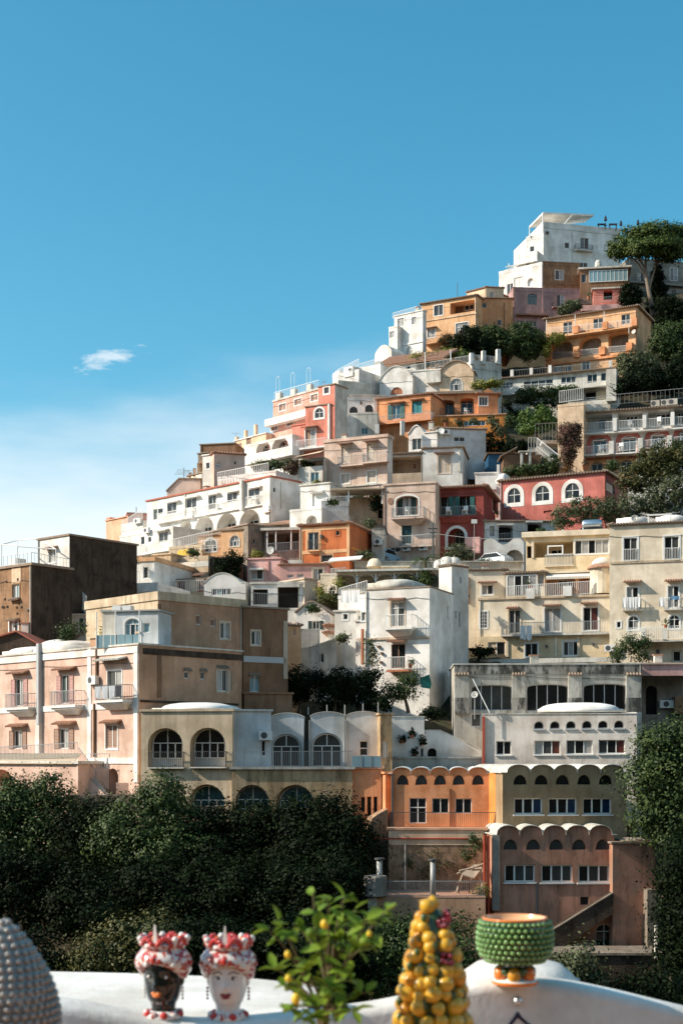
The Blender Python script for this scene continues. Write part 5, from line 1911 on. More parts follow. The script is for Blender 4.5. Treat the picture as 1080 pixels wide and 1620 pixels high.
car('white compact car parked below the dark red house', Z7[0] + 735 * K, Z7[1] + 672 * K, 143, 142, 'car_paint', 4.0)
car('pale blue car parked under the pale pink balcony house', Z7[0] + 165 * K, Z7[1] + 650 * K, 147, 60, 'car_blue', 4.0)
b = P(Z7[0] + 590 * K, Z7[1] + 668 * K, 144)
h = House('road_deck', 'hillside road deck', Z7, 0, 640, 900, 655, 760, 140, 8, 'concrete_clean', yaw=0, roof='cap', cat='road')
h.T.o['kind'] = 'structure'
h.rail(780, 655, 905, 655, .1, 1.0, 'iron', .2, .02)
h.done()
b = P(Z7[0] + 420 * K, Z7[1] + 640 * K, 141)
t = Thing('utility_pole', 'dark utility pole with insulators in front of the pink balcony house', 'pole', at(b))
MB(at(b)).tube((0, 0, 0), (0, 0, 3.9), .1, .07).build('shaft', 'iron', t)
MB(at(b)).box(-.5, .5, -.04, .04, 3.3, 3.4).box(-.35, .35, -.04, .04, 2.9, 2.98).build('crossarm', 'iron', t)
b = P(Z7[0] + 640 * K, Z7[1] + 660 * K, 140)
t = Thing('traffic_sign', 'pale rectangular sign board on a pole by the white car', 'sign', at(b))
MB(at(b)).tube((0, 0, 0), (0, 0, 4.6), .03).build('post', 'zinc', t)
MB(at(b)).box(-.28, .28, -.03, .03, 4.2, 4.6).build('board', 'white_paint', t)
a_, c_ = P(420, 0, 1), None
t0 = P(Z7[0] - 40 * K, Z7[1] + 458 * K, 145)
t1 = P(Z7[0] + 420 * K, Z7[1] + 485 * K, 141)
t2 = P(Z7[0] + 1080 * K, Z7[1] + 492 * K, 138)
th = Thing('overhead_cable', 'thin pale cable strung across in front of the pink and dark red houses', 'cable', at(t1))
pts = []
for a, c in ((t0, t1), (t1, t2)):
    for i in range(9):
        f = i / 8
        q = a.lerp(c, f)
        q.z -= .5 * math.sin(math.pi * f)
        pts.append(tuple(q))
MB().path(pts, .035, 4).build('wire', 'zinc', th)

# ---- small houses left of the centre
h = House('garage_house', 'low white house with two dark shuttered openings', B1, -10, 352, 276, 322, 500, 128, 7, 'white', yaw=-4, roofmat='white_old', th=.2)
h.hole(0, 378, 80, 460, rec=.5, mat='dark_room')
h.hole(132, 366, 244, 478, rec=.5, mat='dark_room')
h.hole(-60, 378, -18, 460, rec=.5, mat='dark_room') if False else None
h.box('awning_box', 130, 350, 248, 366, -.4, 0, 'white_old')
h.rail(0, 470, 132, 474, -.3, 1.2, 'rail_grey')
h.done()
g = House('', '', B1, 275, 325, 346, 346, 500, 127.5, 6, 'beige', of=h, part='side_wall', yaw=40, roof='cap')
g.done()
h = House('wavy_roof_house', 'small white house with a wavy roofline and blue-grey window', Z4, 618, 822, 838, 815, 920, 129, 7, 'white', yaw=-10, top=lambda W: [(W * i / 16, .9 * math.sin(math.pi * min(1, i / 14)) ** .8) for i in range(17)], roof='cap', roofmat='white_old', th=.1, ov=.04)
h.win(657, 848, 762, 882, n=4, pane=('glass_blue', 'glass_panel', 'glass_blue', 'glass_grey'))
h.rail(618, 905, 838, 900, -.8, 1.0, 'white_paint', .2, .02)
h.done()
h = House('dusky_pink_house', 'low dusky pink house with roof clutter beside the orange square house', B1, -30, 222, 145, 196, 340, 139, 8, 'rose', yaw=-14, roofmat='rose', th=.15)
h.win(-15, 272, 52, 325, n=2, pane=('glass_curtain', 'glass_grey'), sur='white_old')
h.box('awning', -20, 264, 55, 274, -.7, 0, 'awning')
h.box('pipe', 80, 225, 85, 330, -.1, 0, 'rose_paint')
h.dish(95, 172, .4, .5, 'zinc')
h.done()
g = House('', '', B1, 145, 255, 400, 240, 345, 138, 7, 'rose', of=h, part='low_wing', yaw=-6, roof='tile', roofmat='tile')
g.win(182, 300, 218, 318, n=1, pane='glass_curtain')
g.win(235, 298, 270, 315, n=1, pane='glass_curtain')
g.win(320, 268, 374, 335, n=2, pane=('glass_curtain', 'glass_grey'), sur='cream')
g.box('roof_box', 188, 222, 262, 245, .5, 2, 'white_old')
g.done()
h = House('cream_terrace_house', 'cream terrace house with a little arched white window and potted plants', B1, 360, 305, 500, 292, 450, 134, 6, 'cream', yaw=-6, roof='parapet', th=.2)
h.win(404, 362, 455, 415, arch=.9, n=3, sur='white_paint', pane='glass_grey')
h.rail(415, 320, 495, 312, -.5, .9, 'white_paint', .12, .03)
u0, z0 = h.hit(400, 236, -1)
u1, _ = h.hit(575, 225, -1)
h.mb().hexa([(u0, -1.2, z0), (u1, -1.2, z0 + .2), (u1, 1.5, z0 + .9), (u0, 1.5, z0 + .7), (u0, -1.2, z0 + .08), (u1, -1.2, z0 + .28), (u1, 1.5, z0 + .98), (u0, 1.5, z0 + .78)]).build('awning', 'awning', h.T)
h.done()
h = House('red_balcony_wall', 'dark planted balcony wall with red pots right of the low white house', B1, 348, 412, 458, 408, 490, 126, 4, 'dark_stone_shade', yaw=-6, roof='cap', cat='wall')
h.done()
h = House('little_white_house', 'little white house with a bent roofline and dark green shutters', B1, 232, 505, 412, 505, 660, 121, 6, 'white', yaw=-12, top=lambda W: [(0, 0), (W * .35, .85), (W * .5, .9), (W, -.15)], roof='cap', roofmat='tile_old', th=.12, ov=.15)
h.win(316, 548, 356, 592, n=2, sh='darkgreen_paint', pane='glass_grey')
h.done()
g = House('', '', B1, 182, 490, 240, 480, 620, 122, 5, 'white', of=h, part='side_wing', yaw=-12, roof='parapet', th=.15)
g.done()
h = House('tiled_porch', 'small white porch building with a wide dark arch and red tiled ledges', B1, 400, 618, 552, 608, 800, 117, 6, 'white', yaw=-6, roof='tile', roofmat='tile', ov=.35)
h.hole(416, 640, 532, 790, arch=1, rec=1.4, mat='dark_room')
h.win(448, 690, 500, 780, on=1.4, n=2, pane=('glass_dark', 'glass_curtain'))
h.win(536, 680, 546, 740, n=1, pane='glass_dark')
h.done()
g = House('', '', B1, 405, 580, 550, 570, 640, 119, 4, 'white', of=h, part='upper_ledge', yaw=-6, roof='tile', roofmat='tile', ov=.4)
g.done()
h = House('shaded_annexe', 'shaded white annexe with a small terrace under the lattice wall', B1, 302, 700, 448, 680, 880, 115, 6, 'white_old', yaw=6, roof='cap', top=lambda W: [(0, 0), (W, .9)])
h.win(345, 720, 380, 770, n=2, pane='glass_dark')
h.win(306, 725, 330, 800, n=1, pane='glass_dark')
h.done()
h = House('ochre_side_house', 'narrow ochre house with a roof planter beside the lattice screen', B1, 180, 575, 256, 590, 830, 112, 6, 'orange_yellow', yaw=18, roof='tile', roofmat='tile_old', ov=.1)
h.win(210, 585, 230, 626, n=1, closed='orange_yellow')
h.done()
# lattice screen
b = P(B1[0] + 255 * K, B1[1] + 690 * K, 114)
t = Thing('lattice_screen', 'diamond lattice brick screen between ochre house and white annexe', 'screen', at(b))
m = MB(at(b))
Wl, Hl = 95 * K * 114 / FPX, 92 * K * 114 / FPX
k = 7
for i in range(-k, k + 1):
    for sg in (1, -1):
        x0, x1 = i * Wl / k, i * Wl / k + Hl
        za, zb_ = (0, Hl)
        lo, hi = max(0, -x0), min(Hl, Wl - x0)
        if hi > lo:
            if sg > 0:
                m.tube((x0 + lo, 0, lo), (x0 + hi, 0, hi), .045, n=4)
            else:
                m.tube((Wl - x0 - lo, .05, lo), (Wl - x0 - hi, .05, hi), .045, n=4)
m.build('lattice', 'concrete_clean', t)
MB(at(b)).box(-.1, Wl + .1, -.08, .1, Hl, Hl + .12).box(-.1, 0, -.08, .1, -3, Hl).box(Wl, Wl + .1, -.08, .1, -3, Hl).box(0, Wl, -.06, .08, -3, 0).build('frame', 'white_old', t)

# ---- left middle
h = House('arch_window_house', 'brownish house with an arched white window and terracotta roof', Z4, 708, 540, 852, 508, 700, 145, 8, 'orange_yellow', yaw=-20, roofmat='tile_old', th=.2, ov=.15, xs=860)
h.win(755, 565, 806, 622, arch=1, n=3, sur='beige', pane=('glass_curtain', 'glass_blue', 'glass_curtain'))
h.done()
g = House('', '', Z4, 852, 506, 978, 545, 720, 143.5, 7, 'stone_grey', of=h, part='dark_gable', yaw=40, roof='cap', roofmat='tile_old')
g.win(880, 580, 895, 610, n=1, pane='glass_dark')
g.done()
g = House('', '', Z4, 585, 572, 712, 545, 690, 147, 5, 'orange_yellow', of=h, part='arched_porch', yaw=-24, roof='cap', roofmat='tile')
g.win(620, 580, 684, 650, arch=1, n=3, pane=('glass_blue', 'glass_curtain', 'glass_blue'), sur='white_paint')
g.rail(600, 640, 700, 630, -.6, .9)
g.done()
h = House('flat_terracotta_roof', 'flat terracotta roof with a dark open side above the arch-window house', Z4, 862, 500, 1085, 470, 570, 149, 6, 'grey_wall', yaw=-14, roof=None)
h.hole(965, 520, 1080, 560, rec=1.5, mat='dark_room')
m = MB(h.M)
m.hexa([(-.3, -.6, h.H - .5), (h.W + .4, -.6, h.H - .3), (h.W + .4, 5, h.H + 1.1), (-.3, 5, h.H + .5), (-.3, -.6, h.H - .35), (h.W + .4, -.6, h.H - .15), (h.W + .4, 5, h.H + 1.3), (-.3, 5, h.H + .7)])
m.build('roof', 'tile', h.T)
h.done()
h = House('veranda_shack', 'shaded veranda with thin posts and a dark red door next to the orange square house', Z3, 200, 945, 385, 918, 1090, 144, 6, 'grey_wall', yaw=-8, roof='cap', roofmat='white_old', ov=.4, th=.25)
h.hole(210, 955, 380, 1050, rec=1.8, mat='grey_wall')
h.win(310, 975, 350, 1045, on=1.8, n=1, pane='curtain_red', fr='brown_paint', name='door')
h.posts([(212, 950, 1050), (258, 945, 1050), (340, 938, 1045)], .07, yf=-.2)
h.rail(215, 1060, 380, 1050, -.25, .9, 'rail_grey')
h.dish(228, 1048, .4, -.5, 'zinc')
h.done()

h = House('stepped_terrace_house', 'cream house with stacked terraces, yellow awning and two red doors', Z4, 340, 815, 662, 752, 920, 138, 8, 'cream_old', yaw=-26, roof='cap', roofmat='tile_old', ov=.3, th=.15)
h.win(475, 808, 516, 854, n=2, pane='curtain_red', fr='red_paint')
h.win(583, 793, 623, 864, n=2, pane='curtain_red', fr='red_paint', name='door')
h.win(385, 808, 412, 840, n=2, pane='glass_curtain')
h.hood(375, 440, 800, .6)
h.hood(570, 630, 775, .5)
h.rail(340, 862, 618, 858, -1, 1, 'white_paint', .2, .02)
h.done()
steph = h
g = House('', '', Z4, 435, 712, 640, 668, 800, 142, 6, 'cream_old', of=h, part='middle_terrace', yaw=-26, roof='parapet', th=.5)
g.box('terrace_parapet', 438, 705, 640, 735, -1.0, -.8, 'white_old')
g.done()
g = House('', '', Z4, 345, 672, 440, 645, 800, 141, 7, 'cream_old', of=h, part='blank_wing', yaw=-26, roof='cap')
g.done()
g = House('', '', Z4, 430, 640, 605, 598, 720, 148, 6, 'cream_old', of=h, part='upper_terrace', yaw=-26, roof='parapet', th=.3)
g.rail(432, 640, 660, 590, .1, 1, 'white_paint', .2, .02)
g.done()
u0, z0 = steph.hit(455, 655, 3)
b = P(Z4[0] + 470 * K, Z4[1] + 700 * K, 145)
t = Thing('yellow_awning', 'small yellow sun awning on the stacked cream terraces', 'awning', at(b))
q0, q1 = P(Z4[0] + 468 * K, Z4[1] + 652 * K, 143), P(Z4[0] + 545 * K, Z4[1] + 640 * K, 143)
MB().hexa([(q0.x, 143, q0.z - .5), (q1.x, 143, q1.z - .5), (q1.x, 145, q1.z + .4), (q0.x, 145, q0.z + .4), (q0.x, 143, q0.z - .45), (q1.x, 143, q1.z - .45), (q1.x, 145, q1.z + .45), (q0.x, 145, q0.z + .45)]).build('cloth', 'awning_yellow', t)
MB().tube(q0 + Vector((0, .1, -.5)), q0 + Vector((0, .1, -3)), .04).build('pole', 'zinc', t)
h = House('ivy_terrace_wall', 'dark overgrown retaining wall under the arch-window house', Z4, 660, 690, 822, 700, 840, 140, 5, 'dark_stone_shade', yaw=6, roof='parapet', cat='wall', th=.2)
h.done()

# ---- dark stone tower and white penthouse on the left edge
h = House('stone_tower_house', 'tall brown stone house with one lit face and a black shaded side', Z5, -60, 282, 172, 246, 660, 118, 9, 'stone_brown', ymax=40, roofmat='tile_old', th=.2, ov=.15, xs=385, smat='dark_stone_shade')  # right side near-black instead of brown: its shade is put into the colour
h.win(68, 353, 105, 432, n=2, sur='stone_brown', pane=('glass_curtain', 'glass_panel'))
h.hood(58, 112, 434, .3, 'tile_old')
h.box('plaster_strip', 64, 265, 112, 345, -.03, 0, 'peach_pale')
h.win(52, 548, 98, 628, n=2, sur='white_paint', pane=('glass_curtain', 'glass_dark'))
h.hood(50, 106, 545, .4, 'tile_old')
for i in range(14):
    x, y = random.uniform(5, 160), random.uniform(310, 600)
    h.box('putlog_stone', x - 4, y - 5, x + 4, y + 5, -.05, 0, 'dark_stone_shade')
h.done()
h2 = House('white_roof_house', 'white roof-top house with a shaded side wall behind a thin metal pergola', Z5, 205, 118, 372, 86, 620, 124, 9, 'white', ymax=40, roofmat='tile_old', th=.16, xs=732, smat='dark_stone_shade')  # white house whose right side is coloured near-black for its shade
h2.win(262, 165, 302, 235, n=2, sur='white_paint', pane='glass_curtain', name='door')
h2.hood(248, 312, 160, .4)
h2.done()
# thin white pergola frame
b = P(Z5[0] + 0 * K, Z5[1] + 262 * K, 122)
t = Thing('roof_pergola', 'thin white metal pergola frame on the stone tower roof', 'pergola', at(b))
m = MB()
c_ = {}
for i, (x, yt, yb_, D_) in enumerate(((10, 140, 265, 121), (95, 118, 250, 130), (205, 108, 245, 126), (95, 150, 255, 119), (300, 165, 250, 118))):
    a_, d_ = P(Z5[0] + x * K, Z5[1] + yt * K, D_), P(Z5[0] + x * K, Z5[1] + yb_ * K, D_)
    c_[i] = a_
    MB().tube(d_, a_, .05).build('post', 'white_paint', t)
for i, j in ((0, 1), (1, 2), (0, 3), (3, 4), (1, 3), (2, 4)):
    MB().tube(c_[i], c_[j], .05).build('beam', 'white_paint', t)
q = P(Z5[0] + 60 * K, Z5[1] + 245 * K, 120)
h2.box('roof_box', 50, 215, 90, 252, -3, -2, 'white_clean')
MB().rail([tuple(P(0, Z5[1] + 262 * K, 118)), tuple(P(Z5[0] + 170 * K, Z5[1] + 240 * K, 116.5)), tuple(P(Z5[0] + 372 * K, Z5[1] + 275 * K, 121))], .9, .4, .02).build('railing', 'white_paint', t)

h = House('shaded_white_terraces', 'white terraced house in shade with outdoor stair beside the dark stone wall', Z5, 590, 240, 825, 205, 420, 134, 8, 'white', yaw=-20, roofmat='orange_yellow', th=.4)
h.win(655, 280, 698, 330, n=2, pane='glass_dark')
h.win(765, 260, 790, 320, n=1, pane='glass_grey', name='door')
h.bal(490, 750, 365, 1.6, rail=None)
h.rail(490, 368, 745, 352, -1.5, 1.2, 'rail_grey', .2, .02)
h.done()
g = House('', '', Z5, 505, 375, 845, 340, 480, 130, 7, 'white', of=h, part='lower_floor', yaw=-18, roof='parapet', th=.3)
g.win(580, 402, 608, 425, n=2, pane='glass_dark')
g.rail(540, 470, 668, 440, -1, 1.1, 'white_paint', .2, .03)
g.box('terrace_parapet', 672, 345, 842, 392, -1.2, -1, 'white')
g.done()
g = House('', '', Z5, 325, 520, 560, 495, 680, 120, 7, 'white_old', of=h, part='garden_floor', yaw=-6, roof='cap', roofmat='white_old', th=.15)
g.win(420, 530, 478, 620, n=2, pane='glass_blue', name='glazed_door')
g.done()
m = MB()
p0, p1 = P(Z5[0] + 380 * K, Z5[1] + 395 * K, 126), P(Z5[0] + 470 * K, Z5[1] + 490 * K, 122)
for i in range(10):
    q = p0.lerp(p1, i / 10)
    m.box(q.x - .1, q.x + .55, q.y - .6, q.y + .6, q.z - .4, q.z)
m.build('outdoor_stair', 'concrete_clean', h.T)
MB().rail([tuple(p0 + Vector((0, -.6, 0))), tuple(p1 + Vector((0, -.6, 0)))], 1.1, .2, .025).build('railing', 'white_paint', h.T)

# ---- roofed conservatory between pink and brown houses
h = House('terrace_conservatory', 'small glazed conservatory with blue-grey panes on the roof of the pink house', Z5, 615, 500, 845, 490, 692, 98.6, 3, 'bluewhite', yaw=-14, roof='cap', roofmat='zinc', ov=.15, th=.1, ext=0)
h.win(668, 535, 748, 680, arch=.7, n=3, pane=('glass_panel', 'glass_blue', 'glass_panel'), sur='white_paint')
h.win(765, 560, 800, 610, n=1, pane='glass_panel')
h.done()
g = House('', '', Z5, 548, 500, 620, 500, 692, 100.4, 3, 'white_old', of=h, part='store', yaw=-14, roof='cap', roofmat='zinc', ext=0)
g.done()
u0, z0, u1, z1 = h.rect(514, 622, 748, 690, -1.2)
for i in range(6):
    a, b_ = u0 + (u1 - u0) * i / 6, u0 + (u1 - u0) * (i + 1) / 6
    h.mb().box(a + .03, b_ - .03, -1.23, -1.2, z0, z1).build('glass_panel', 'glass_panel', h.T)
h.posts([(516, 500, 690), (618, 495, 690), (745, 492, 660)], .04, yf=-1.25)
for x in (625, 680):
    h.box('air_conditioner', x - 26, 465, x + 18, 498, .5, 1.2, 'white_paint')

# ================================================================== front row
# ---- pink house
h = House('pink_house', 'big pink house with white trim, shuttered balcony doors and a plain brown side', B2, -60, 206, 742, 134, 900, 108, 12, 'pink', ymax=44, roofmat='white_old', th=.12, ov=.1, ext=6, smat='brown_pink', xs=1290)
for x0, x1, y in ((-60, 215, 190), (245, 470, 168), (488, 742, 150)):
    pass
h.box('cornice', -55, 198, 740, 222, -.06, 0, 'white_old') if False else None
pk = h


def hband(hs, name, xa, ya, xb, yb_, hgt, yf, mat):
    """straight trim strip whose upper edge passes two photo points"""
    u0, z0 = hs.hit(xa, ya)
    u1, z1 = hs.hit(xb, yb_)
    z = (z0 + z1) / 2
    hs.mb().box(u0, u1, yf, -.003, z - hgt, z).build(name, mat, hs.T)


def vband(hs, name, x, yt, yb_, wd, yf, mat):
    u, z1 = hs.hit(x, yt)
    z0 = hs.hit(x, yb_)[1]
    hs.mb().box(u - wd / 2, u + wd / 2, yf, -.003, z0, z1).build(name, mat, hs.T)


hband(h, 'cornice', -55, 212, 740, 140, .45, -.1, 'white_clean')
hband(h, 'string_course', -55, 478, 740, 440, .4, -.07, 'white_clean')
hband(h, 'base_band', 470, 742, 738, 735, .4, -.08, 'white_clean')
vband(h, 'pilaster', 480, 155, 760, .42, -.06, 'white_clean')
vband(h, 'pilaster', 728, 145, 870, .42, -.065, 'white_clean')
vband(h, 'downpipe', 222, 130, 560, .3, -.35, 'grey_paint')
vband(h, 'pillar', 218, 555, 720, .5, -.3, 'white_clean')
vband(h, 'downpipe', 522, 160, 350, .14, -.16, 'wood')
vband(h, 'downpipe', 510, 450, 735, .14, -.16, 'wood')
for r_, ps in (((84, 318, 128, 462), ('glass_dark', 'glass_curtain')), ((328, 296, 372, 448), ('darkgreen_paint', 'glass_dark'))):
    h.win(*r_, n=2, sh='rose_paint', name='balcony_door', pane=ps)
h.hood(62, 160, 285, .5)
h.hood(305, 412, 265, .5)
h.bal(24, 152, 470, .85, rmat='rail_grey', mat='white_clean', corbel=True)
h.bal(262, 402, 458, .85, rmat='rail_grey', mat='white_clean', corbel=True)
h.win(576, 272, 652, 420, n=2, sur='white_clean', sw=.1, name='balcony_door', pane=('glass_grey', 'glass_curtain'))
h.hood(542, 682, 215, .75, 'white_old')
h.bal(502, 655, 430, .95, rmat='iron', mat='white_clean', corbel=True)
for r_, ps in (((76, 592, 122, 690), ('glass_dark', 'glass_curtain')), ((318, 582, 370, 690), ('glass_dark', 'glass_curtain'))):
    h.win(*r_, n=2, sh='brown_paint', name='door', pane=ps)
h.hood(55, 152, 568, .45)
h.hood(302, 410, 555, .45)
h.win(566, 562, 628, 690, n=2, sur='white_clean', closed='brown_paint')
h.hood(556, 652, 548, .45)
h.hole(574, 795, 632, 935, arch=1, rec=1.0, mat='dark_room')
h.ac(512, 325, 1.0)
h.face = 'R'
h.t = B3
h.win(484, 200, 540, 316, n=2, sur='beige', pane=('glass_curtain', 'glass_dark'))
h.win(543, 205, 566, 316, n=1, closed='beige_paint', fr='beige_paint')
h.hood(480, 545, 190, .2, 'tile_old')
h.win(308, 210, 336, 248, n=1, pane='glass_dark')
h.win(395, 212, 420, 252, n=1, pane='glass_dark')
for a, b_, y in ((304, 345, 203), (390, 428, 207)):
    h.hood(a, b_, y, .2, 'tile_old')
u0, u1 = .35, h.dep
h.mb().box(u0, u1, -.05, -.003, h.H - .62, h.H - .2).build('string_course', 'dark_stone_shade', h.T)
vband(h, 'pilaster', 176, 100, 350, .35, -.04, 'brown')
hband(h, 'eave_line', 75, 360, 595, 384, .14, -.1, 'dark_stone_shade')
h.face = 'F'
h.t = B2
h.done()
laundry('black and white patterned cloths hanging over the pink house balcony', h, 506, 355, 655, 420, -1.0, ['cloth_grey', 'cloth_grey', 'cloth_grey', 'cloth_dark'])
# porch terrace of the pink house
g = House('', '', B2, -60, 770, 418, 738, 1000, 101.5, 3, 'pink', of=pk, part='porch', yaw=-36, roof='cap', roofmat='white_old', th=.2, ov=.15, ext=4)
g.hole(-60, 800, 78, 940, arch=.9, rec=2.2, mat='orange')
g.rail(-60, 760, 415, 735, .1, 1.0, 'rail_grey', .14, .015)
u0, z0 = g.hit(-60, 700, .2)
u1, _ = g.hit(412, 682, .2)
g.mb().hexa([(u0, -.2, z0 - .95), (u1, -.2, z0 - .95), (u1, .6, z0 - .25), (u0, .6, z0 - .25), (u0, -.2, z0 - .9), (u1, -.2, z0 - .9), (u1, .6, z0 - .2), (u0, .6, z0 - .2)]).build('reed_mat', 'reed', g.T)
g.done()
# stair down
m = MB()
p0, p1 = P(B2[0] + 430 * K, B2[1] + 760 * K, 99), P(B2[0] + 560 * K, B2[1] + 940 * K, 96.5)
for i in range(14):
    q = p0.lerp(p1, i / 14)
    m.box(q.x - .05, q.x + .45, q.y - .6, q.y + .6, q.z - .9, q.z)
m.build('outdoor_stair', 'concrete_clean', pk.T)
m = MB()
m.hexa([tuple(p0 + Vector((-1.9, -.7, -9))), tuple(p1 + Vector((0, -.7, -4))), tuple(p1 + Vector((0, -.55, -4))), tuple(p0 + Vector((-1.9, -.55, -9))),
        tuple(p0 + Vector((-.6, -.7, .1))), tuple(p1 + Vector((0.3, -.7, -.1))), tuple(p1 + Vector((0.3, -.55, -.1))), tuple(p0 + Vector((-.6, -.55, .1)))])
m.build('stair_wall', 'pink', pk.T)
MB().rail([tuple(p0 + Vector((0, -.6, 0))), tuple(p0.lerp(p1, .75) + Vector((0, -.6, 0)))], 1.0, .16, .02).build('railing', 'rail_grey', pk.T)
q = P(B2[0] + 460 * K, B2[1] + 795 * K, 97.5)
MB().box(q.x, q.x + 1.6, q.y - .1, q.y + 1, q.z - 3, q.z).build('landing', 'pink', pk.T)
MB().rail([(q.x, q.y - .05, q.z), (q.x + 1.6, q.y - .05, q.z)], 1.0, .16, .02).build('railing', 'white_paint', pk.T)
q = P(B2[0] + 620 * K, B2[1] + 872 * K, 96)
MB().box(q.x, q.x + 1.35, q.y, q.y + 1.2, q.z - 3, q.z).build('garden_box', 'pink', pk.T)
q = P(B2[0] + 540 * K, B2[1] + 938 * K, 95.5)
MB().box(q.x - 2.2, q.x + 2.6, q.y, q.y + 2, q.z - 6, q.z).build('plinth', 'stone_grey', pk.T)
# roof domes of the pink house
for x0, x1, yb_, yt in ((110, 275, 180, 148), (270, 390, 165, 108), (325, 475, 155, 115)):
    pk.dome(x0, x1, yb_, yt, 3.5, 1.6, 'white_clean')

# ---- brown side block
h = House('brown_block_house', 'tall plain brown house side with small shuttered windows', Z4, 372, 908, 838, 952, 1500, 99.5, 9, 'brown_pink', ymax=44, roofmat='cream_old', th=.6, ov=.1, ext=3, smatl='cream_old')
h.t = Z5
h.win(1046, 515, 1076, 568, n=1, closed='brown_paint')
h.t = Z4
h.win(652, 1008, 680, 1050, n=1, closed='brown_paint')
h.win(704, 1030, 752, 1115, n=2, sur='beige', pane=('glass_dark', 'glass_curtain'))
h.t = B3
vband(h, 'pilaster', 176, -150, 60, .3, -.05, 'brown')
vband(h, 'pilaster', 618, -150, 380, .4, -.05, 'beige')
h.done()
brown = h
g = House('', '', Z5, 745, 615, 845, 622, 1100, 98.2, 6, 'brown_pink', of=brown, part='lower_wing', yaw=44, roof='cap', roofmat='cream_old')
g.done()
g = House('', '', B3, 625, -132, 862, -115, 420, 104.5, 7, 'brown', of=brown, part='rear_wing', yaw=30, roof='cap', roofmat='tile_old')
g.win(668, -5, 712, 68, n=2, sur='beige', pane=('glass_grey', 'glass_curtain'))
g.win(660, 235, 710, 320, n=2, pane='glass_panel')
g.hood(655, 715, 230, .2, 'tile_old')
hband(g, 'string_course', 625, 125, 850, 138, .45, -.06, 'grey_paint')
vband(g, 'pilaster', 848, -60, 250, .35, -.06, 'beige')
g.done()
g = House('', '', B3, 628, 330, 885, 330, 440, 102, 3, 'brown', of=brown, part='garden_wall', yaw=10, roof='cap')
g.done()
# terracotta roofed shed by the tower
h = House('red_roofed_shed', 'small dark shed with a red tiled roof behind the pink house', Z5, -60, 690, 215, 680, 740, 112, 6, 'dark_stone_shade', yaw=-10, top=lambda W: [(0, .5), (W * .55, 1.2), (W, .0)], roof='cap', roofmat='roof_red', th=.12, ov=.2)
h.done()

# ---- cream arcade building with vaulted bays
h = House('cream_arcade_house', 'cream house with two storeys of big arched windows and a white dome', B3, 78, 425, 566, 420, 960, 93.5, 9, 'cream_old', yaw=-9, roofmat='cream_old', th=.16, ov=.1, ext=5)
for r_ in ((115, 512, 302, 722), (340, 510, 530, 720)):
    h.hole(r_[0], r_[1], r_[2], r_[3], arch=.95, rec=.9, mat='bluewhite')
for r_ in ((143, 518, 304, 676), (366, 516, 530, 674)):
    h.win(*r_, arch=.9, on=.9, n=4, pane='glass_dark', name='arched_window')
for a, b_, y in ((112, 305, 722), (338, 532, 720)):
    h.bal(a, b_, y, .35, rmat='iron', mat='white_old', th=.08)
h.hole(333, 812, 526, 1000, arch=.95, rec=.8, mat='cream_old')
h.win(358, 818, 528, 930, arch=.9, on=.8, n=4, pane='glass_teal', name='arched_window')
h.dome(225, 590, 418, 378, 4, 3.8, 'white_clean')
arc = h
h.done()
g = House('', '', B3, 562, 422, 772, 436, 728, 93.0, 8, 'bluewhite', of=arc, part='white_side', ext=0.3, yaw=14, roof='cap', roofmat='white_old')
g.win(722, 580, 742, 660, n=1, pane='glass_dark')
g.ac(738, 552)
g.done()
for i, (x0, x1, yv) in enumerate(((95, 272, 186), (308, 492, 180), (498, 684, 178))):
    g = House('', '', B4, x0, yv, x1, yv, 470, 96.5 - i * .2, 7, 'bluewhite' if i < 2 else 'white', of=arc, part='vaulted_bay', yaw=1, top=hump(.28, p=.6), roof='cap', roofmat='white_old', th=.06, ov=.05)
    if i < 2:
        c = (x0 + x1) / 2
        g.hole(x0 + 4, yv + 88, x1 - 14, 455, arch=.85, rec=.3, mat='bluewhite')
        g.win(x0 + 10, yv + 92, x1 - 20, 448, arch=.85, on=.3, n=3, pane='glass_grey', name='arched_window')
    else:
        g.win(568, 310, 614, 390, n=1, tr=.5, pane='glass_grey')
    g.done()
    vband(g, 'downpipe', x0 - 6, yv + 20, 455, .12, -.2, 'zinc')
g = House('', '', B4, -113, 463, 532, 460, 720, 92.3, 7, 'ochre_old', of=arc, part='lower_storey', yaw=1, roof='cap', roofmat='concrete', ov=.15, th=.15, ext=6)
for r_ in ((-92, 545, 85, 700), (125, 545, 325, 700)):
    g.hole(r_[0], r_[1], r_[2], r_[3], arch=.95, rec=.8, mat='ochre')
g.win(-80, 550, 84, 675, arch=.9, on=.8, n=4, pane='glass_teal', name='arched_window')
g.win(146, 550, 324, 675, arch=.9, on=.8, n=4, pane='glass_teal', name='arched_window')
g.win(430, 610, 458, 660, n=1, pane='glass_dark')
g.rail(-110, 455, 530, 452, -.1, 1.05, 'rail_grey', .14, .018)
g.done()
u0, z0, u1, z1 = g.rect(528, 392, 682, 455, -.1)
for i in range(3):
    a, b_ = u0 + (u1 - u0) * i / 3, u0 + (u1 - u0) * (i + 1) / 3
    g.mb().box(a + .03, b_ - .03, -.12, -.09, z0 + .05, z1).build('glass_panel', 'glass_panel', g.T)
    g.mb().box(b_ - .03, b_ + .03, -.14, -.07, z0, z1 + .02).build('post', 'zinc', g.T)
g = House('', '', B4, 530, 460, 684, 460, 740, 92.6, 7, 'orange', of=arc, part='orange_storey', yaw=-4, roof='cap', roofmat='peach', ext=5)
for r_ in ((575, 610, 598, 690), (608, 608, 632, 720), (642, 608, 664, 720)):
    g.win(*r_, n=1, pane='glass_dark', fr='orange')
g.done()
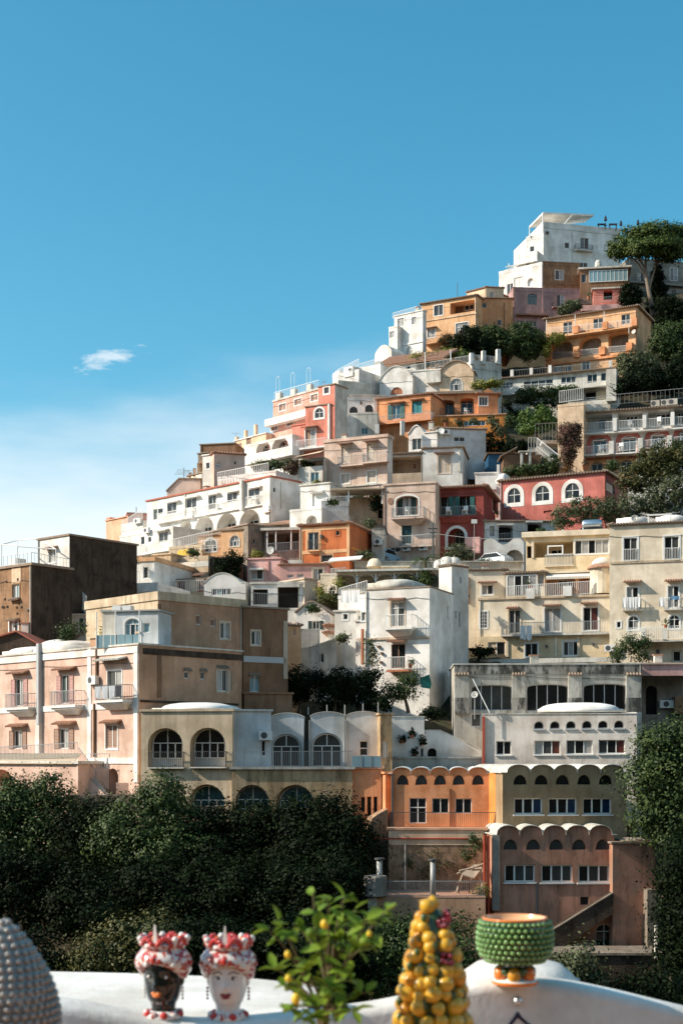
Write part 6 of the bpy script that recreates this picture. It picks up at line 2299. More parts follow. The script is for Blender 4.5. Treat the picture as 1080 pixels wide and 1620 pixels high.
g = House('', '', B4, 680, 172, 742, 176, 900, 94.6, 6, 'ochre_old', of=arc, part='tall_pier', yaw=6, roof='cap', ext=8)
g.win(692, 312, 720, 400, n=2, closed='beige_paint')
g.done()

# ---- white garden walls with plants
h = House('white_garden_wall', 'white garden wall hung with four dark plants beside the arcade', B5, 132, 320, 306, 318, 560, 100.5, 1.0, 'white', yaw=0, roof='cap', roofmat='white_old', th=.08, ov=.04, cat='wall')
h.win(286, 485, 302, 535, n=1, pane='glass_grey')
gw = h
h.done()
g = House('', '', B5, 305, 392, 612, 392, 560, 101, 1.0, 'white', of=h, part='sloping_wall', yaw=0, roof='cap', roofmat='white_old', th=.08, ov=.03, top=lambda W: [(0, 0), (W * .28, 0), (W, -1.38)])
g.hole(324, 485, 372, 558, arch=.9, rec=.4, mat='dark_room')
g.done()
g = House('', '', B5, 110, 540, 615, 540, 640, 99.5, 2.0, 'concrete', of=h, part='base_wall', yaw=0, roof='cap')
g.done()
for i, (x, y) in enumerate(((190, 434), (238, 404), (298, 442), (257, 508))):
    u, z = gw.hit(x, y)
    b = gw.M @ Vector((u, -.25, z))
    t = Thing('wall_plant', ('lowest', 'highest', 'outer', 'lower middle')[i] + ' dark hanging plant on the white garden wall' if i else 'dark hanging plant on the white garden wall nearest the ochre pier', 'plant', at(b), 'plants on the white garden wall')
    leaves('foliage', [(b.x, b.y, b.z, .26, .2, .4)], 'leaf_dark', t, dens=260, size=.14, clump=.15, per=12)
    MB().box(b.x - .12, b.x + .12, b.y - .05, b.y + .22, b.z - .35, b.z - .1).build('pot', 'terracotta_pot', t)

# ---- concrete arcade
h = House('concrete_arcade', 'weathered concrete arcade with four-light windows and mould-streaked pilasters', B5, 467, 40, 1466, 26, 400, 106, 8, 'concrete', yaw=-2, roof='cap', roofmat='white_old', th=.1, ov=.1, ext=5)
for i, (x0, x1, y0, y1) in enumerate(((556, 775, 146, 282), (852, 1076, 142, 286), (1155, 1384, 140, 280))):
    h.win(x0, y0, x1, y1, arch=-.3, n=4, pane='glass_grey' if i == 0 else 'glass_dark', fr='grey_paint', rec=.35, name='arcade_window')
for x0, x1 in ((470, 545), (775, 845), (1075, 1146), (1384, 1462)):
    h.box('pilaster', x0, 96, x1, 215, -.35, 0, 'concrete')
    h.box('stained_base', x0, 215, x1, 300, -.35, 0, 'concrete_mould')
    h.hood(x0 - 3, x1 + 3, 92, .45, 'tile_old')
h.win(556, 300, 608, 370, n=1, pane='glass_grey')
h.box('stained_band', 467, 36, 1466, 88, -.05, 0, 'concrete_mould')
h.done()
h = House('pink_ledge', 'pale pink projecting ledge over a dark service wall', B6, 850, 38, 1140, 30, 98, 108, 6, 'rose', yaw=-2, roof='cap', ext=0, cat='wall', roofmat='pinkbeige')
h.done()
g = House('', '', B6, 850, 96, 1140, 90, 420, 110, 4, 'grey_wall', of=h, part='service_wall', yaw=-2, roof=None)
g.hole(880, 150, 942, 305, arch=1, rec=.6, mat='dark_room')
g.ac(992, 250, 1.2)
g.box('brown_box', 1035, 210, 1100, 300, -.8, 0, 'stone_brown')
g.done()

# ---- white house with six little arches
h = House('six_arch_house', 'worn white house with six small arched openings over ribbon windows', B6, 10, 305, 832, 292, 640, 99.5, 8, 'white_worn', yaw=-8, roof='cap', roofmat='white_old', th=.06, ov=.05, ext=3)
for i in range(6):
    x = 283 + i * 85.5
    h.win(x, 341 - i * .8, x + 53, 382 - i * .8, arch=1, n=1, fr='grey_paint', pane='glass_dark', sill=True, rec=.25)
for r_ in ((82, 447, 162, 520), (286, 444, 424, 518), (456, 442, 596, 516), (628, 440, 769, 514)):
    n_ = 2 if r_[0] < 100 else 3
    h.win(*r_, n=n_, sill=True, rec=.22, pane=('glass_curtain', 'glass_grey', 'curtain_red') if r_[0] == 286 else ('glass_grey', 'glass_dark', 'glass_curtain') if r_[0] == 456 else ('glass_grey', 'glass_dark', 'curtain_red') if r_[0] == 628 else ('glass_dark', 'glass_dark'))
h.box('downpipe', 9, 315, 20, 600, -.2, 0, 'red_paint')
h.dome(305, 740, 287, 243, 3.8, 3.4, 'white_clean')
h.done()
g = House('', '', B6, 830, 292, 858, 298, 640, 99, 7, 'concrete_clean', of=h, part='end_wall', yaw=35, roof=None)
g.done()
# street lamp dish by the white house
b = P(B5[0] + 575 * K, B5[1] + 330 * K, 99)
t = Thing('roof_dish', 'tilted satellite dish with a long strut at the corner of the six-arch house', 'satellite dish', at(b))
MB(at(b) @ Matrix.Translation((0, 0, 1.7)) @ Matrix.Rotation(R(70), 4, 'X') @ Matrix.Rotation(R(-25), 4, 'Y')).lathe([(.02, -.07), (.13, -.05), (.21, -.01), (.26, .02), (.24, .025), (.13, -.02), (.02, -.04)], 16).build('dish', 'zinc', t, smooth=True)
MB().tube(b, b + Vector((0, 0, 1.7)), .04).build('mast', 'zinc', t)
MB().tube(P(B5[0] + 565 * K, B5[1] + 115 * K, 100), P(B5[0] + 656 * K, B5[1] + 298 * K, 99.2), .035).build('strut', 'white_paint', t)

# ---- orange vaulted house
h = House('orange_vault_house', 'orange house with a scalloped vaulted roof and five small arched lights', B5, 128, 622, 650, 620, 920, 91.5, 8, 'orange', yaw=-4, top=vaults(5, .42, .08), roof='cap', roofmat='white_clean', th=.05, ov=.16, ext=1)
for i, x in enumerate((160, 260, 360, 459, 562)):
    h.win(x - 2, 627, x + 63, 682, arch=1.5, n=1, pane='glass_grey', fr='orange', rec=.15, ft=.03)
h.win(226, 750, 318, 886, n=2, tr=.62, pane='glass_dark', name='glazed_door')
h.win(347, 751, 438, 832, n=2, pane='glass_dark')
h.win(470, 752, 560, 832, n=2, pane='glass_dark')
vband(h, 'downpipe', 137, 625, 905, .12, -.15, 'iron')
vband(h, 'downpipe', 443, 700, 900, .06, -.08, 'brown')
h.bal(118, 724, 912, 1.1, rmat='iron', mat='peach', th=.2)
ovh = h
h.done()
g = House('', '', B5, 100, 622, 142, 622, 920, 92, 7, 'orange', of=h, part='end_pier', yaw=20, roof='cap', ext=1)
g.done()
m = MB()
c0 = P(B5[0] + 700 * K, 1200, 92.1)
zt, zb_ = (HY - (B5[1] + 612 * K)) / FPX * 91.5, (HY - (B5[1] + 915 * K)) / FPX * 91.5
pts = []
for i in range(9):
    t_ = math.pi * (1.0 + .5 * i / 8)
    pts.append((c0.x + .12 + .88 * math.cos(t_), c0.y - .3 + 2.2 * math.sin(t_)))
vs = [(x, y, zb_) for x, y in pts] + [(x, y, zt) for x, y in pts]
m.add(vs, [(i, i + 1, i + 10, i + 9) for i in range(8)])
m.build('rounded_return', 'orange_bright', ovh.T, smooth=True)

# ---- ochre vaulted house
h = House('ochre_vault_house', 'ochre house with a scalloped vaulted roof and three ribbon windows', B6, 116, 618, 780, 612, 940, 88.5, 8, 'ochre', yaw=10, top=vaults(5, .5, .25), roof='cap', roofmat='white_old', th=.05, ov=.13, ext=1)
for x in (176, 289, 402, 517, 632):
    h.win(x - 2, 626, x + 71, 681, arch=1.5, n=1, pane='glass_dark', fr='ochre', rec=.15, ft=.03)
for r_ in ((178, 750, 331, 838), (361, 750, 514, 838), (545, 750, 699, 838)):
    h.win(*r_, n=3, pane=('glass_dark', 'glass_dark', 'glass_deepblue'), sill=True, rec=.22, ft=.09)
h.done()

# ---- lower red vaulted house
h = House('red_vault_house', 'weathered red house with a scalloped white vault roof and a diagonal stair', B8, 70, 140, 712, 140, 800, 86.5, 8, 'brick_red_old', yaw=3, top=vaults(5, .58, .15), roof='cap', roofmat='white_old', th=.05, ov=.14, ext=2)
for x in (122, 244, 366, 488, 614):
    h.win(x - 2, 161, x + 74, 219, arch=1.5, n=1, pane='glass_grey', fr='brick_red_old', rec=.15, ft=.03)
for r_ in ((126, 295, 290, 390), (322, 297, 489, 391), (520, 298, 687, 392)):
    h.win(*r_, n=3, pane=('glass_dark', 'glass_grey', 'glass_grey'), sill=True, rec=.2, ft=.09)
h.win(612, 612, 704, 776, arch=.9, n=2, pane='glass_dark', name='arched_door', fr='grey_paint')
h.win(530, 468, 576, 512, n=1, pane='glass_dark', fr='iron')
vband(h, 'pilaster', 78, 140, 540, .45, -.25, 'grey_wall')
vband(h, 'downpipe', 38, 140, 560, .12, -.3, 'red_paint')
vband(h, 'downpipe', 18, 140, 560, .1, -.3, 'red_paint')
vband(h, 'downpipe', 298, 395, 560, .14, -.12, 'iron')
u0, z0 = h.hit(385, 645, -.9)
u1, z1 = h.hit(705, 448, -.9)
ub, zb_ = h.hit(385, 770, -.9)
uc, zc = h.hit(700, 560, -.9)
h.mb().prism([(u0, zb_), (uc, zc), (u1, z1), (u0, z0)], -1.0, -.02).build('stair_flight', 'dark_stone_shade', h.T)
h.mb().hexa([(u0, -1.05, z0), (u1, -1.05, z1), (u1, -.85, z1), (u0, -.85, z0), (u0, -1.05, z0 + .08), (u1, -1.05, z1 + .08), (u1, -.85, z1 + .08), (u0, -.85, z0 + .08)]).build('stair_coping', 'stone_grey', h.T)
h.box('low_wall', 440, 720, 610, 776, -.3, 0, 'cream_old')
rvh = h
h.done()
g = House('', '', B8, 703, 185, 930, 192, 800, 86.2, 2.2, 'brick_red_old', of=h, part='stair_tower', yaw=6, roof='cap', roofmat='tile_old', th=.12, ov=.12, ext=2)
g.dome(730, 905, 182, 150, 1.1, 1.0, 'stone_grey')
g.done()
g = House('', '', B8, 888, 430, 935, 430, 980, 85.6, 1.2, 'stone_grey', of=h, part='buttress', yaw=4, roof=None, ext=3)
g.done()
g = House('', '', B8, 380, 780, 960, 782, 1100, 82.5, 3, 'dark_stone_shade', of=h, part='foot_wall', yaw=0, roof='cap', roofmat='stone_grey', ext=3)
g.done()
MB().tube(P(B8[0] + 936 * K, B8[1] + 620 * K, 82), P(B8[0] + 936 * K, B8[1] + 800 * K, 82), .12).build('vent_pipe', 'white_old', rvh.T)

# ---- terrace under the orange vaulted house
h = House('stone_terrace', 'rough stained retaining wall under the orange vaulted house', B7, 182, 112, 705, 110, 480, 89.5, 1.2, 'rough_stone', yaw=-2, roof='cap', roofmat='peach', th=.14, ov=.1, cat='wall', ext=6)
hband(h, 'pipe', 100, 154, 640, 154, .06, -.12, 'red_paint')
hband(h, 'plaster_band', 184, 116, 690, 114, .9, -.04, 'peach_pale')
h.done()
g = House('', '', B7, 75, 472, 700, 470, 580, 85, 5.5, 'brown_pink', of=h, part='terrace_deck', yaw=-3, roof='cap', roofmat='floor_tile', th=.06, ov=.02, ext=6)
g.rail(90, 470, 695, 470, .05, .95, 'rail_grey', .12, .014)
vband(g, 'round_pier', 97, 470, 570, .55, -.12, 'white_old')
g.done()
for x, yt, yb_, r_, lb in ((135, 275, 470, .18, 'pale cylindrical chimney pipe at the corner of the small terrace'), (420, 280, 468, .17, 'grey chimney pipe with a flat cap standing behind the terrace railing')):
    a_, c_ = P(B7[0] + x * K, B7[1] + yb_ * K, 85.3), P(B7[0] + x * K, B7[1] + yt * K, 85.3)
    t = Thing('chimney_pipe', lb, 'chimney', at(a_), 'chimney pipes on the small terrace')
    MB().tube(a_, c_, r_, n=12).build('pipe', 'zinc', t, smooth=True)
    MB().tube(c_ + Vector((0, 0, .06)), c_ + Vector((0, 0, .16)), r_ * 1.7, n=12).build('cap', 'iron', t)
    MB().tube(c_, c_ + Vector((0, 0, .08)), r_ * .5, n=8).build('collar', 'iron', t)
a_ = P(B7[0] + 112 * K, B7[1] + 462 * K, 85.1)
t = Thing('water_cistern', 'squat round concrete cistern beside the pale chimney pipe', 'cistern', at(a_))
MB(at(a_)).lathe([(.7, 0), (.72, 1.1), (.66, 1.2), (.1, 1.26)], 16).build('tank', 'grey_wall', t, smooth=False)
a_, c_ = P(B7[0] + 272 * K, B7[1] + 440 * K, 87.5), P(B7[0] + 272 * K, B7[1] + 185 * K, 87.5)
t = Thing('thin_pole', 'thin grey pole in front of the stained retaining wall', 'pole', at(a_))
MB().tube(a_, c_, .05, .04).build('shaft', 'zinc', t)
# pergola with reed shade and table
a_ = P(B7[0] + 620 * K, B7[1] + 445 * K, 87)
t = Thing('reed_pergola', 'leaning driftwood pergola with a reed shade at the terrace corner', 'pergola', at(a_))
for p_, q_ in (((545, 445), (580, 345)), ((630, 445), (628, 345)), ((682, 445), (684, 300)), ((548, 345), (690, 292)), ((560, 330), (690, 300)), ((580, 345), (640, 300)), ((600, 345), (660, 298)), ((545, 440), (575, 380))):
    MB().tube(P(B7[0] + p_[0] * K, B7[1] + p_[1] * K, 87), P(B7[0] + q_[0] * K, B7[1] + q_[1] * K, 87.3), .06).build('pole', 'reed', t)
q = [P(B7[0] + x * K, B7[1] + y * K, d) for x, y, d in ((570, 350, 86.4), (640, 372, 86.3), (690, 310, 87.7), (640, 300, 87.9))]
MB().add([tuple(v) for v in q] + [tuple(v + Vector((0, 0, .06))) for v in q], [(0, 1, 2, 3), (7, 6, 5, 4), (0, 4, 5, 1), (1, 5, 6, 2), (2, 6, 7, 3), (3, 7, 4, 0)]).build('shade', 'reed', t)
a_ = P(B7[0] + 580 * K, B7[1] + 448 * K, 86.8)
t = Thing('garden_table', 'small wooden table under the reed pergola', 'table', at(a_))
MB(at(a_)).box(-.35, .45, -.3, .3, .6, .66).build('table_top', 'wood', t)
for sx in (-.28, .36):
    for sy in (-.22, .22):
        MB(at(a_)).box(sx, sx + .06, sy, sy + .06, 0, .6).build('leg', 'wood', t)
# rock buttress between the trees and terrace
m = MB()
p_ = [P(B4[0] + x * K, B4[1] + y * K, d) for x, y, d in ((560, 1060, 93), (720, 1100, 92), (735, 690, 97), (620, 690, 97))]
h = House('rock_buttress', 'narrow mossy rock buttress in shade beside the terrace', B4, 600, 700, 720, 700, 1150, 91, 5, 'rough_stone', yaw=12, roof=None, cat='rock', ext=6, top=lambda W: [(0, -1.5), (W * .3, -.3), (W * .6, 0), (W, .3)])
h.done()
m = MB()
a_ = P(B7[0] + 0, B7[1] + 520 * K, 86.5)
t = Thing('old_arch', 'old curved stone arch rib at the edge of the trees', 'arch', at(a_))
pts = [P(B7[0] + 10 * K + 80 * K * (1 - math.cos(s_)), B7[1] + 640 * K - 180 * K * math.sin(s_), 86) for s_ in np.linspace(0, math.pi / 2, 10)]
for i in range(9):
    a, b_ = pts[i], pts[i + 1]
    m.hexa([tuple(a + Vector((0, -.3, 0))), tuple(b_ + Vector((0, -.3, 0))), tuple(b_ + Vector((0, .6, 0))), tuple(a + Vector((0, .6, 0))),
            tuple(a + Vector((-.2, -.3, .25))), tuple(b_ + Vector((-.2, -.3, .25))), tuple(b_ + Vector((-.2, .6, .25))), tuple(a + Vector((-.2, .6, .25)))])
m.build('rib', 'stone_grey', t)

# ================================================================== trees and planting
def zt(tile, *lobes):
    return [(tile[0] + l[0] * K, tile[1] + l[1] * K, l[2] * K, l[3] * K) + tuple(l[4:]) for l in lobes]


def zp(tile, x, y):
    return (tile[0] + x * K, tile[1] + y * K)


# stone pine at the summit
lob = zt(Z1, (780, 235, 92, 48), (850, 175, 100, 44, 2), (960, 165, 120, 48), (1050, 215, 90, 55), (930, 235, 130, 40, -3), (1010, 270, 80, 40, -2), (860, 255, 70, 38, -3), (740, 268, 55, 34), (1085, 160, 60, 40, 2))
b = P(*zp(Z1, 916, 600), 250)
t = Thing('stone_pine', 'tall umbrella pine with a forked trunk beside the summit villa', 'tree', at(b))
L = []
for l in lob:
    d = 250 + (l[4] if len(l) > 4 else 0)
    c = P(l[0], l[1], d)
    L.append((c.x, c.y, c.z, l[2] * d / FPX, l[2] * d / FPX * .8, l[3] * d / FPX * .85))
leaves('crown', L, 'leaf_pine', t, dens=62, size=.42, clump=.85, per=30, fill=.35, up=.5)
m = MB()
pa = [P(*zp(Z1, x, y), 250) for x, y in ((916, 610), (908, 540), (895, 470), (882, 400), (878, 360))]
m.path(pa, .45, 8, .6)
for pts in (((895, 470), (915, 400), (935, 330), (960, 250)), ((878, 360), (850, 310), (815, 270)), ((878, 360), (880, 300), (870, 220)), ((882, 400), (840, 330), (800, 290)), ((935, 330), (990, 280), (1040, 250)), ((935, 330), (925, 270), (930, 200)), ((960, 250), (1010, 210), (1040, 190))):
    m.path([P(*zp(Z1, x, y), 250) for x, y in pts], .22, 6, .45)
m.build('trunk', 'bark_pale', t)

b = P(*zp(Z1, 945, 640), 254)
t = Thing('cypress', 'slim dark cypress standing behind the pine trunk', 'tree', at(b))
L = []
for i in range(7):
    c = P(*zp(Z1, 945, 370 + i * 40), 254)
    w_ = (.75, 1.1, 1.45, 1.7, 1.9, 2.0, 2.0)[i]
    L.append((c.x, c.y, c.z, w_, w_, 2.2))
leaves('crown', L, 'leaf_dark', t, dens=70, size=.3, clump=.5, up=.8)
MB().tube(b, P(*zp(Z1, 945, 380), 254), .25, .05).build('trunk', 'bark', t)

G = 'shrubs and trees between the houses'
T = []
# (name, label, tile, base, lobes, mat, D, opts)
T += [
 ('laurel_tree', 'dark laurel thicket at the right under the grey summit villa', Z1, (1000, 700), ((780, 470, 30, 30), (820, 500, 40, 40), (990, 560, 70, 50), (1050, 590, 60, 60), (1000, 640, 70, 50)), 'leaf_dark', 248, {}),
 ('evergreen_oak', 'big dark oak right of the orange villa', Z1, (1020, 900), ((1000, 720, 90, 60), (1060, 800, 80, 80), (960, 780, 60, 60), (1040, 700, 60, 50)), 'leaf_mid', 228, {}),
 ('evergreen_oak', 'shaded oak below the orange villa beside the white buttress', Z1, (850, 1000), ((820, 850, 90, 50), (780, 900, 60, 50), (880, 880, 70, 60)), 'leaf_olive', 226, {}),
 ('evergreen_oak', 'dark undergrowth tree above the hotel railing', Z1, (900, 1060), ((800, 970, 80, 50), (900, 960, 90, 60), (1000, 950, 90, 70), (1060, 900, 60, 60), (740, 1000, 40, 30)), 'leaf_dark', 215, {}),
 ('ivy_bush', 'dark ivy mound between coral pavilion and pine', Z1, (800, 560), ((790, 480, 40, 40), (800, 530, 45, 30), (760, 520, 25, 30)), 'leaf_dark', 249, dict(cat='bush')),
 ('roof_shrub', 'loose green shrub on the terrace of the mauve house', Z1, (480, 600), ((470, 565, 40, 28), (510, 548, 30, 24), (440, 580, 25, 20)), 'leaf_olive', 246, dict(cat='bush')),
 ('garden_tree', 'dark green garden tree below the mauve house', Z1, (150, 850), ((60, 720, 70, 50), (130, 760, 80, 60), (210, 710, 70, 60), (280, 730, 60, 60), (250, 790, 60, 50)), 'leaf_mid', 233, {}),
 ('garden_tree', 'dark tree above the white terrace pillars', Z1, (0, 850), ((-60, 720, 60, 60), (-10, 780, 70, 55), (40, 800, 60, 45), (-110, 760, 50, 40)), 'leaf_dark', 229, {}),
 ('autumn_tree', 'rusty autumn tree under the yellow house', Z2, (560, 470), ((500, 375, 50, 32), (570, 375, 55, 36), (620, 390, 45, 32), (540, 410, 50, 26)), 'leaf_autumn', 231, {}),
 ('garden_tree', 'round green tree right of the yellow house window', Z2, (680, 480), ((680, 335, 60, 34), (740, 330, 50, 34), (640, 330, 30, 26)), 'leaf_mid', 233, {}),
 ('citrus_hedge', 'yellow-green citrus hedge behind the terrace railing', Z2, (480, 520), ((330, 470, 36, 26), (390, 468, 40, 24), (450, 450, 30, 24), (500, 440, 36, 22), (560, 440, 44, 22)), 'leaf_yellow', 222, dict(cat='hedge')),
 ('citrus_hedge', 'dark citrus bushes on the tiled roof terrace', Z2, (400, 520), ((360, 490, 40, 22), (430, 480, 40, 24), (590, 455, 40, 24)), 'leaf_mid', 220, dict(cat='hedge')),
 ('vine_leaves', 'bright vine climbing the corner of the orange villa', Z1, (350, 830), ((380, 735, 40, 30), (420, 720, 24, 20), (350, 780, 18, 40)), 'leaf_yellow', 232, dict(cat='vine')),
 ('balcony_hedge', 'clipped green hedge along the terrace of the long pale villa', Z1, (330, 1060), ((220, 1030, 40, 28), (290, 1020, 45, 28), (370, 1020, 50, 30), (440, 1015, 40, 28), (490, 1005, 30, 22)), 'leaf_mid', 216, dict(cat='hedge')),
 ('roof_plants', 'yellow-green plants on the roof left of the long pale villa', Z2, (720, 630), ((660, 605, 36, 18), (710, 600, 40, 20), (750, 600, 40, 18)), 'leaf_yellow', 206, dict(cat='bush')),
 ('maple_tree', 'bright green tree lit by the sun in the steep garden', Z6, (300, 470), ((250, 340, 45, 40), (310, 330, 60, 45), (360, 350, 45, 45), (290, 385, 70, 40), (240, 400, 40, 30)), 'leaf_bright', 178, {}),
 ('bougainvillea', 'faded pink bougainvillea tumbling down the hotel stair tower', Z6, (470, 640), ((470, 400, 55, 30), (450, 450, 42, 45), (490, 460, 42, 50), (470, 530, 42, 45), (500, 410, 36, 30)), 'leaf_bloom', 163, dict(cat='plant', dens=300, size=.2, flat=.5, clump=.4, per=24)),
 ('bougainvillea_vine', 'bare lower stems of climbing vine at the foot of the hotel tower', Z6, (450, 640), ((450, 600, 24, 20), (480, 590, 20, 18)), 'leaf_autumn', 163.5, dict(cat='vine', dens=50)),
 ('climbing_shrub', 'green shrub on the terrace right of the orange house', Z2, (740, 880), ((740, 800, 26, 30), (770, 840, 36, 36), (800, 870, 30, 30), (640, 800, 30, 14), (560, 805, 26, 14)), 'leaf_olive', 190, dict(cat='bush')),
 ('garden_bush', 'dark bush in the steep garden under the bright green tree', Z6, (130, 560), ((60, 500, 60, 40), (150, 500, 60, 40), (230, 560, 60, 50), (90, 560, 60, 40), (30, 450, 50, 30)), 'leaf_dark', 182, dict(cat='bush')),
 ('garden_bush', 'low dark hedge just above the red arched house', Z6, (260, 660), ((180, 625, 60, 24), (260, 620, 70, 26), (350, 620, 60, 26), (380, 580, 40, 40)), 'leaf_mid', 165, dict(cat='bush')),
 ('terrace_shrub', 'dark shrubs under the terrace of the long pale villa', Z6, (150, 330), ((150, 270, 30, 24), (230, 240, 50, 30), (330, 270, 60, 30), (180, 330, 50, 40), (420, 260, 30, 30)), 'leaf_dark', 200, dict(cat='bush')),
 ('carob_tree', 'broad sunlit tree with brownish leaves in front of the hotel', Z6, (950, 800), ((830, 640, 70, 60), (920, 560, 80, 60), (1000, 520, 70, 50), (1060, 570, 60, 70), (980, 640, 90, 60), (870, 700, 70, 45), (780, 690, 50, 40)), 'leaf_rust', 150, dict(dens=85, size=.24)),
 ('carob_tree', 'second sunlit tree behind the brownish one at the hotel', Z6, (1040, 760), ((1050, 500, 60, 40), (900, 600, 60, 50), (1000, 590, 60, 50)), 'leaf_mid', 152, dict(dens=85, size=.24)),
 ('olive_tree', 'grey-green olive tree above the cream apartment roof', Z6, (560, 960), ((450, 860, 70, 50), (540, 820, 75, 50), (640, 820, 75, 55), (710, 830, 60, 55), (420, 900, 50, 36), (600, 880, 80, 40)), 'leaf_olive', 141, dict(dens=90, size=.22)),
 ('olive_tree', 'wide olive tree at the right behind the domed cream house', Z6, (950, 950), ((800, 800, 75, 55), (900, 790, 80, 60), (990, 740, 80, 70), (1060, 720, 60, 80), (960, 840, 80, 40), (1060, 830, 60, 50), (780, 860, 60, 40)), 'leaf_olive', 143, dict(dens=90, size=.22)),
 ('pergola_vine', 'dark green vine over the terrace above the long white house', Z3, (300, 640), ((180, 595, 40, 20), (240, 592, 45, 24), (310, 595, 45, 24), (370, 598, 40, 22), (420, 598, 30, 20)), 'leaf_mid', 169, dict(cat='vine')),
 ('flower_bush', 'red-tinged bush under the coral house', Z3, (340, 640), ((330, 610, 30, 20), (360, 590, 25, 25), (345, 630, 25, 14)), 'leaf_bloom', 168, dict(cat='bush')),
 ('terrace_plants', 'potted plants on the beige terrace under the pale pink house', Z3, (770, 780), ((700, 750, 24, 20), (760, 740, 40, 24), (810, 745, 24, 34), (815, 840, 16, 30), (660, 765, 30, 12)), 'leaf_mid', 158, dict(cat='plants')),
 ('roof_weeds', 'small plants along the terrace left of the stair wall', Z3, (380, 690), ((330, 680, 20, 10), (400, 672, 34, 12), (540, 660, 16, 20)), 'leaf_yellow', 170, dict(cat='plants')),
 ('grey_bush', 'feathery grey-green bush below the white arched entrance', Z7, (560, 660), ((510, 590, 40, 36), (570, 580, 50, 36), (620, 600, 40, 36), (560, 625, 60, 30)), 'leaf_olive', 143.5, dict(cat='bush', dens=110, size=.18)),
 ('roof_garden', 'palms and pots under the long bracketed terrace roof', Z7, (380, 770), ((270, 730, 30, 18), (330, 735, 30, 18), (380, 700, 26, 24), (400, 735, 36, 24), (490, 760, 18, 24)), 'leaf_mid', 129.5, dict(cat='plants')),
 ('ivy_curtain', 'dark ivy hanging down the retaining wall below the arch-window house', Z4, (740, 840), ((700, 720, 30, 30), (760, 690, 40, 40), (800, 700, 24, 40), (740, 760, 50, 40), (680, 790, 24, 30), (790, 770, 24, 30)), 'leaf_dark', 138.5, dict(cat='ivy')),
 ('terrace_cactus', 'small dark shrub on the rough rocks beside the white cube house', Z4, (1000, 480), ((990, 455, 20, 18), (1020, 440, 20, 16)), 'leaf_olive', 158, dict(cat='bush')),
 ('citrus_tree', 'round citrus tree on the terrace behind the pink house', Z5, (370, 690), ((350, 600, 36, 34), (390, 590, 36, 36), (370, 635, 44, 28), (480, 580, 30, 34), (510, 590, 20, 30)), 'leaf_mid', 106.5, dict(dens=140, size=.16)),
 ('terrace_plants', 'yellow-green potted plants beside the glazed conservatory', Z5, (580, 620), ((580, 580, 22, 24), (560, 600, 18, 14)), 'leaf_yellow', 103, dict(cat='plants', dens=140, size=.14)),
 ('potted_plants', 'row of yellowish pot plants on the cream terrace house', B1, (460, 420), ((455, 345, 14, 20), (480, 360, 16, 18), (362, 380, 14, 40), (400, 425, 50, 12)), 'leaf_yellow', 126, dict(cat='plants')),
 ('ivy_bush', 'dark planting along the balcony wall right of the low white house', B1, (400, 490), ((370, 440, 26, 18), (410, 440, 36, 22), (440, 440, 22, 20)), 'leaf_rust', 125, dict(cat='ivy')),
 ('agave', 'spindly cactus plant climbing the white centre house', B1, (635, 790), ((630, 660, 26, 12), (640, 700, 16, 24), (650, 740, 24, 20), (625, 780, 30, 20)), 'leaf_olive', 109.5, dict(cat='plant', size=.16, dens=70)),
 ('garden_tree', 'dark shaded tree left in the sunken garden', B1, (240, 1060), ((230, 850, 55, 60), (280, 900, 70, 70), (220, 930, 60, 70), (330, 850, 50, 50)), 'leaf_dark', 108, {}),
 ('garden_tree', 'dark shaded tree in the middle of the sunken garden', B1, (430, 1060), ((400, 880, 70, 60), (470, 860, 60, 60), (420, 960, 80, 70), (510, 930, 60, 60)), 'leaf_dark', 107, {}),
 ('garden_tree', 'dark tree against the wall below the white centre house', B1, (590, 1060), ((560, 880, 60, 60), (610, 860, 50, 50), (600, 950, 70, 70), (660, 980, 50, 60), (650, 830, 30, 30)), 'leaf_dark', 106.5, {}),
 ('lemon_tree', 'sunlit green tree under the orange balcony of the white centre house', B1, (830, 1040), ((800, 870, 40, 36), (850, 860, 46, 38), (760, 920, 60, 40), (830, 920, 60, 40), (720, 930, 40, 40)), 'leaf_mid', 107.5, dict(dens=110, size=.18)),
 ('hedge', 'clipped hedge in a planter on the cream house terrace', Z8, (800, 835), ((740, 770, 40, 40), (790, 740, 40, 50), (840, 770, 46, 45), (870, 720, 34, 26), (730, 810, 30, 24), (860, 810, 30, 24)), 'leaf_mid', 119, dict(cat='hedge', dens=120, size=.18)),
 ('palm_shrub', 'low spiky palm on the cream apartments terrace', Z8, (20, 815), ((20, 780, 46, 22), (0, 790, 30, 18)), 'leaf_dark', 122.5, dict(cat='plant', size=.35, dens=60)),
 ('wall_creeper', 'green creeper hanging from the orange terrace ledge', B7, (640, 260), ((640, 140, 20, 30), (660, 190, 20, 40), (605, 240, 30, 30)), 'leaf_mid', 88.8, dict(cat='vine', dens=120, size=.16)),
 ('dry_creeper', 'dry brown creeper on the stained retaining wall', B7, (420, 360), ((330, 260, 50, 60), (420, 250, 60, 50), (500, 300, 60, 40), (380, 330, 60, 40)), 'leaf_rust', 89.1, dict(cat='vine', dens=40, size=.12, flat=.12)),
 ('corner_bush', 'small yellow-green bush at the terrace corner by the red pipes', B7, (675, 470), ((675, 450, 20, 20), (690, 430, 14, 18)), 'leaf_yellow', 86.1, dict(cat='bush', dens=140, size=.13)),
 ('moss_bush', 'pale ivy on the rock buttress', B4, (540, 1080), ((555, 1000, 22, 30), (540, 1050, 24, 40), (600, 960, 20, 50)), 'leaf_olive', 89.5, dict(cat='ivy', dens=140, size=.14)),
]
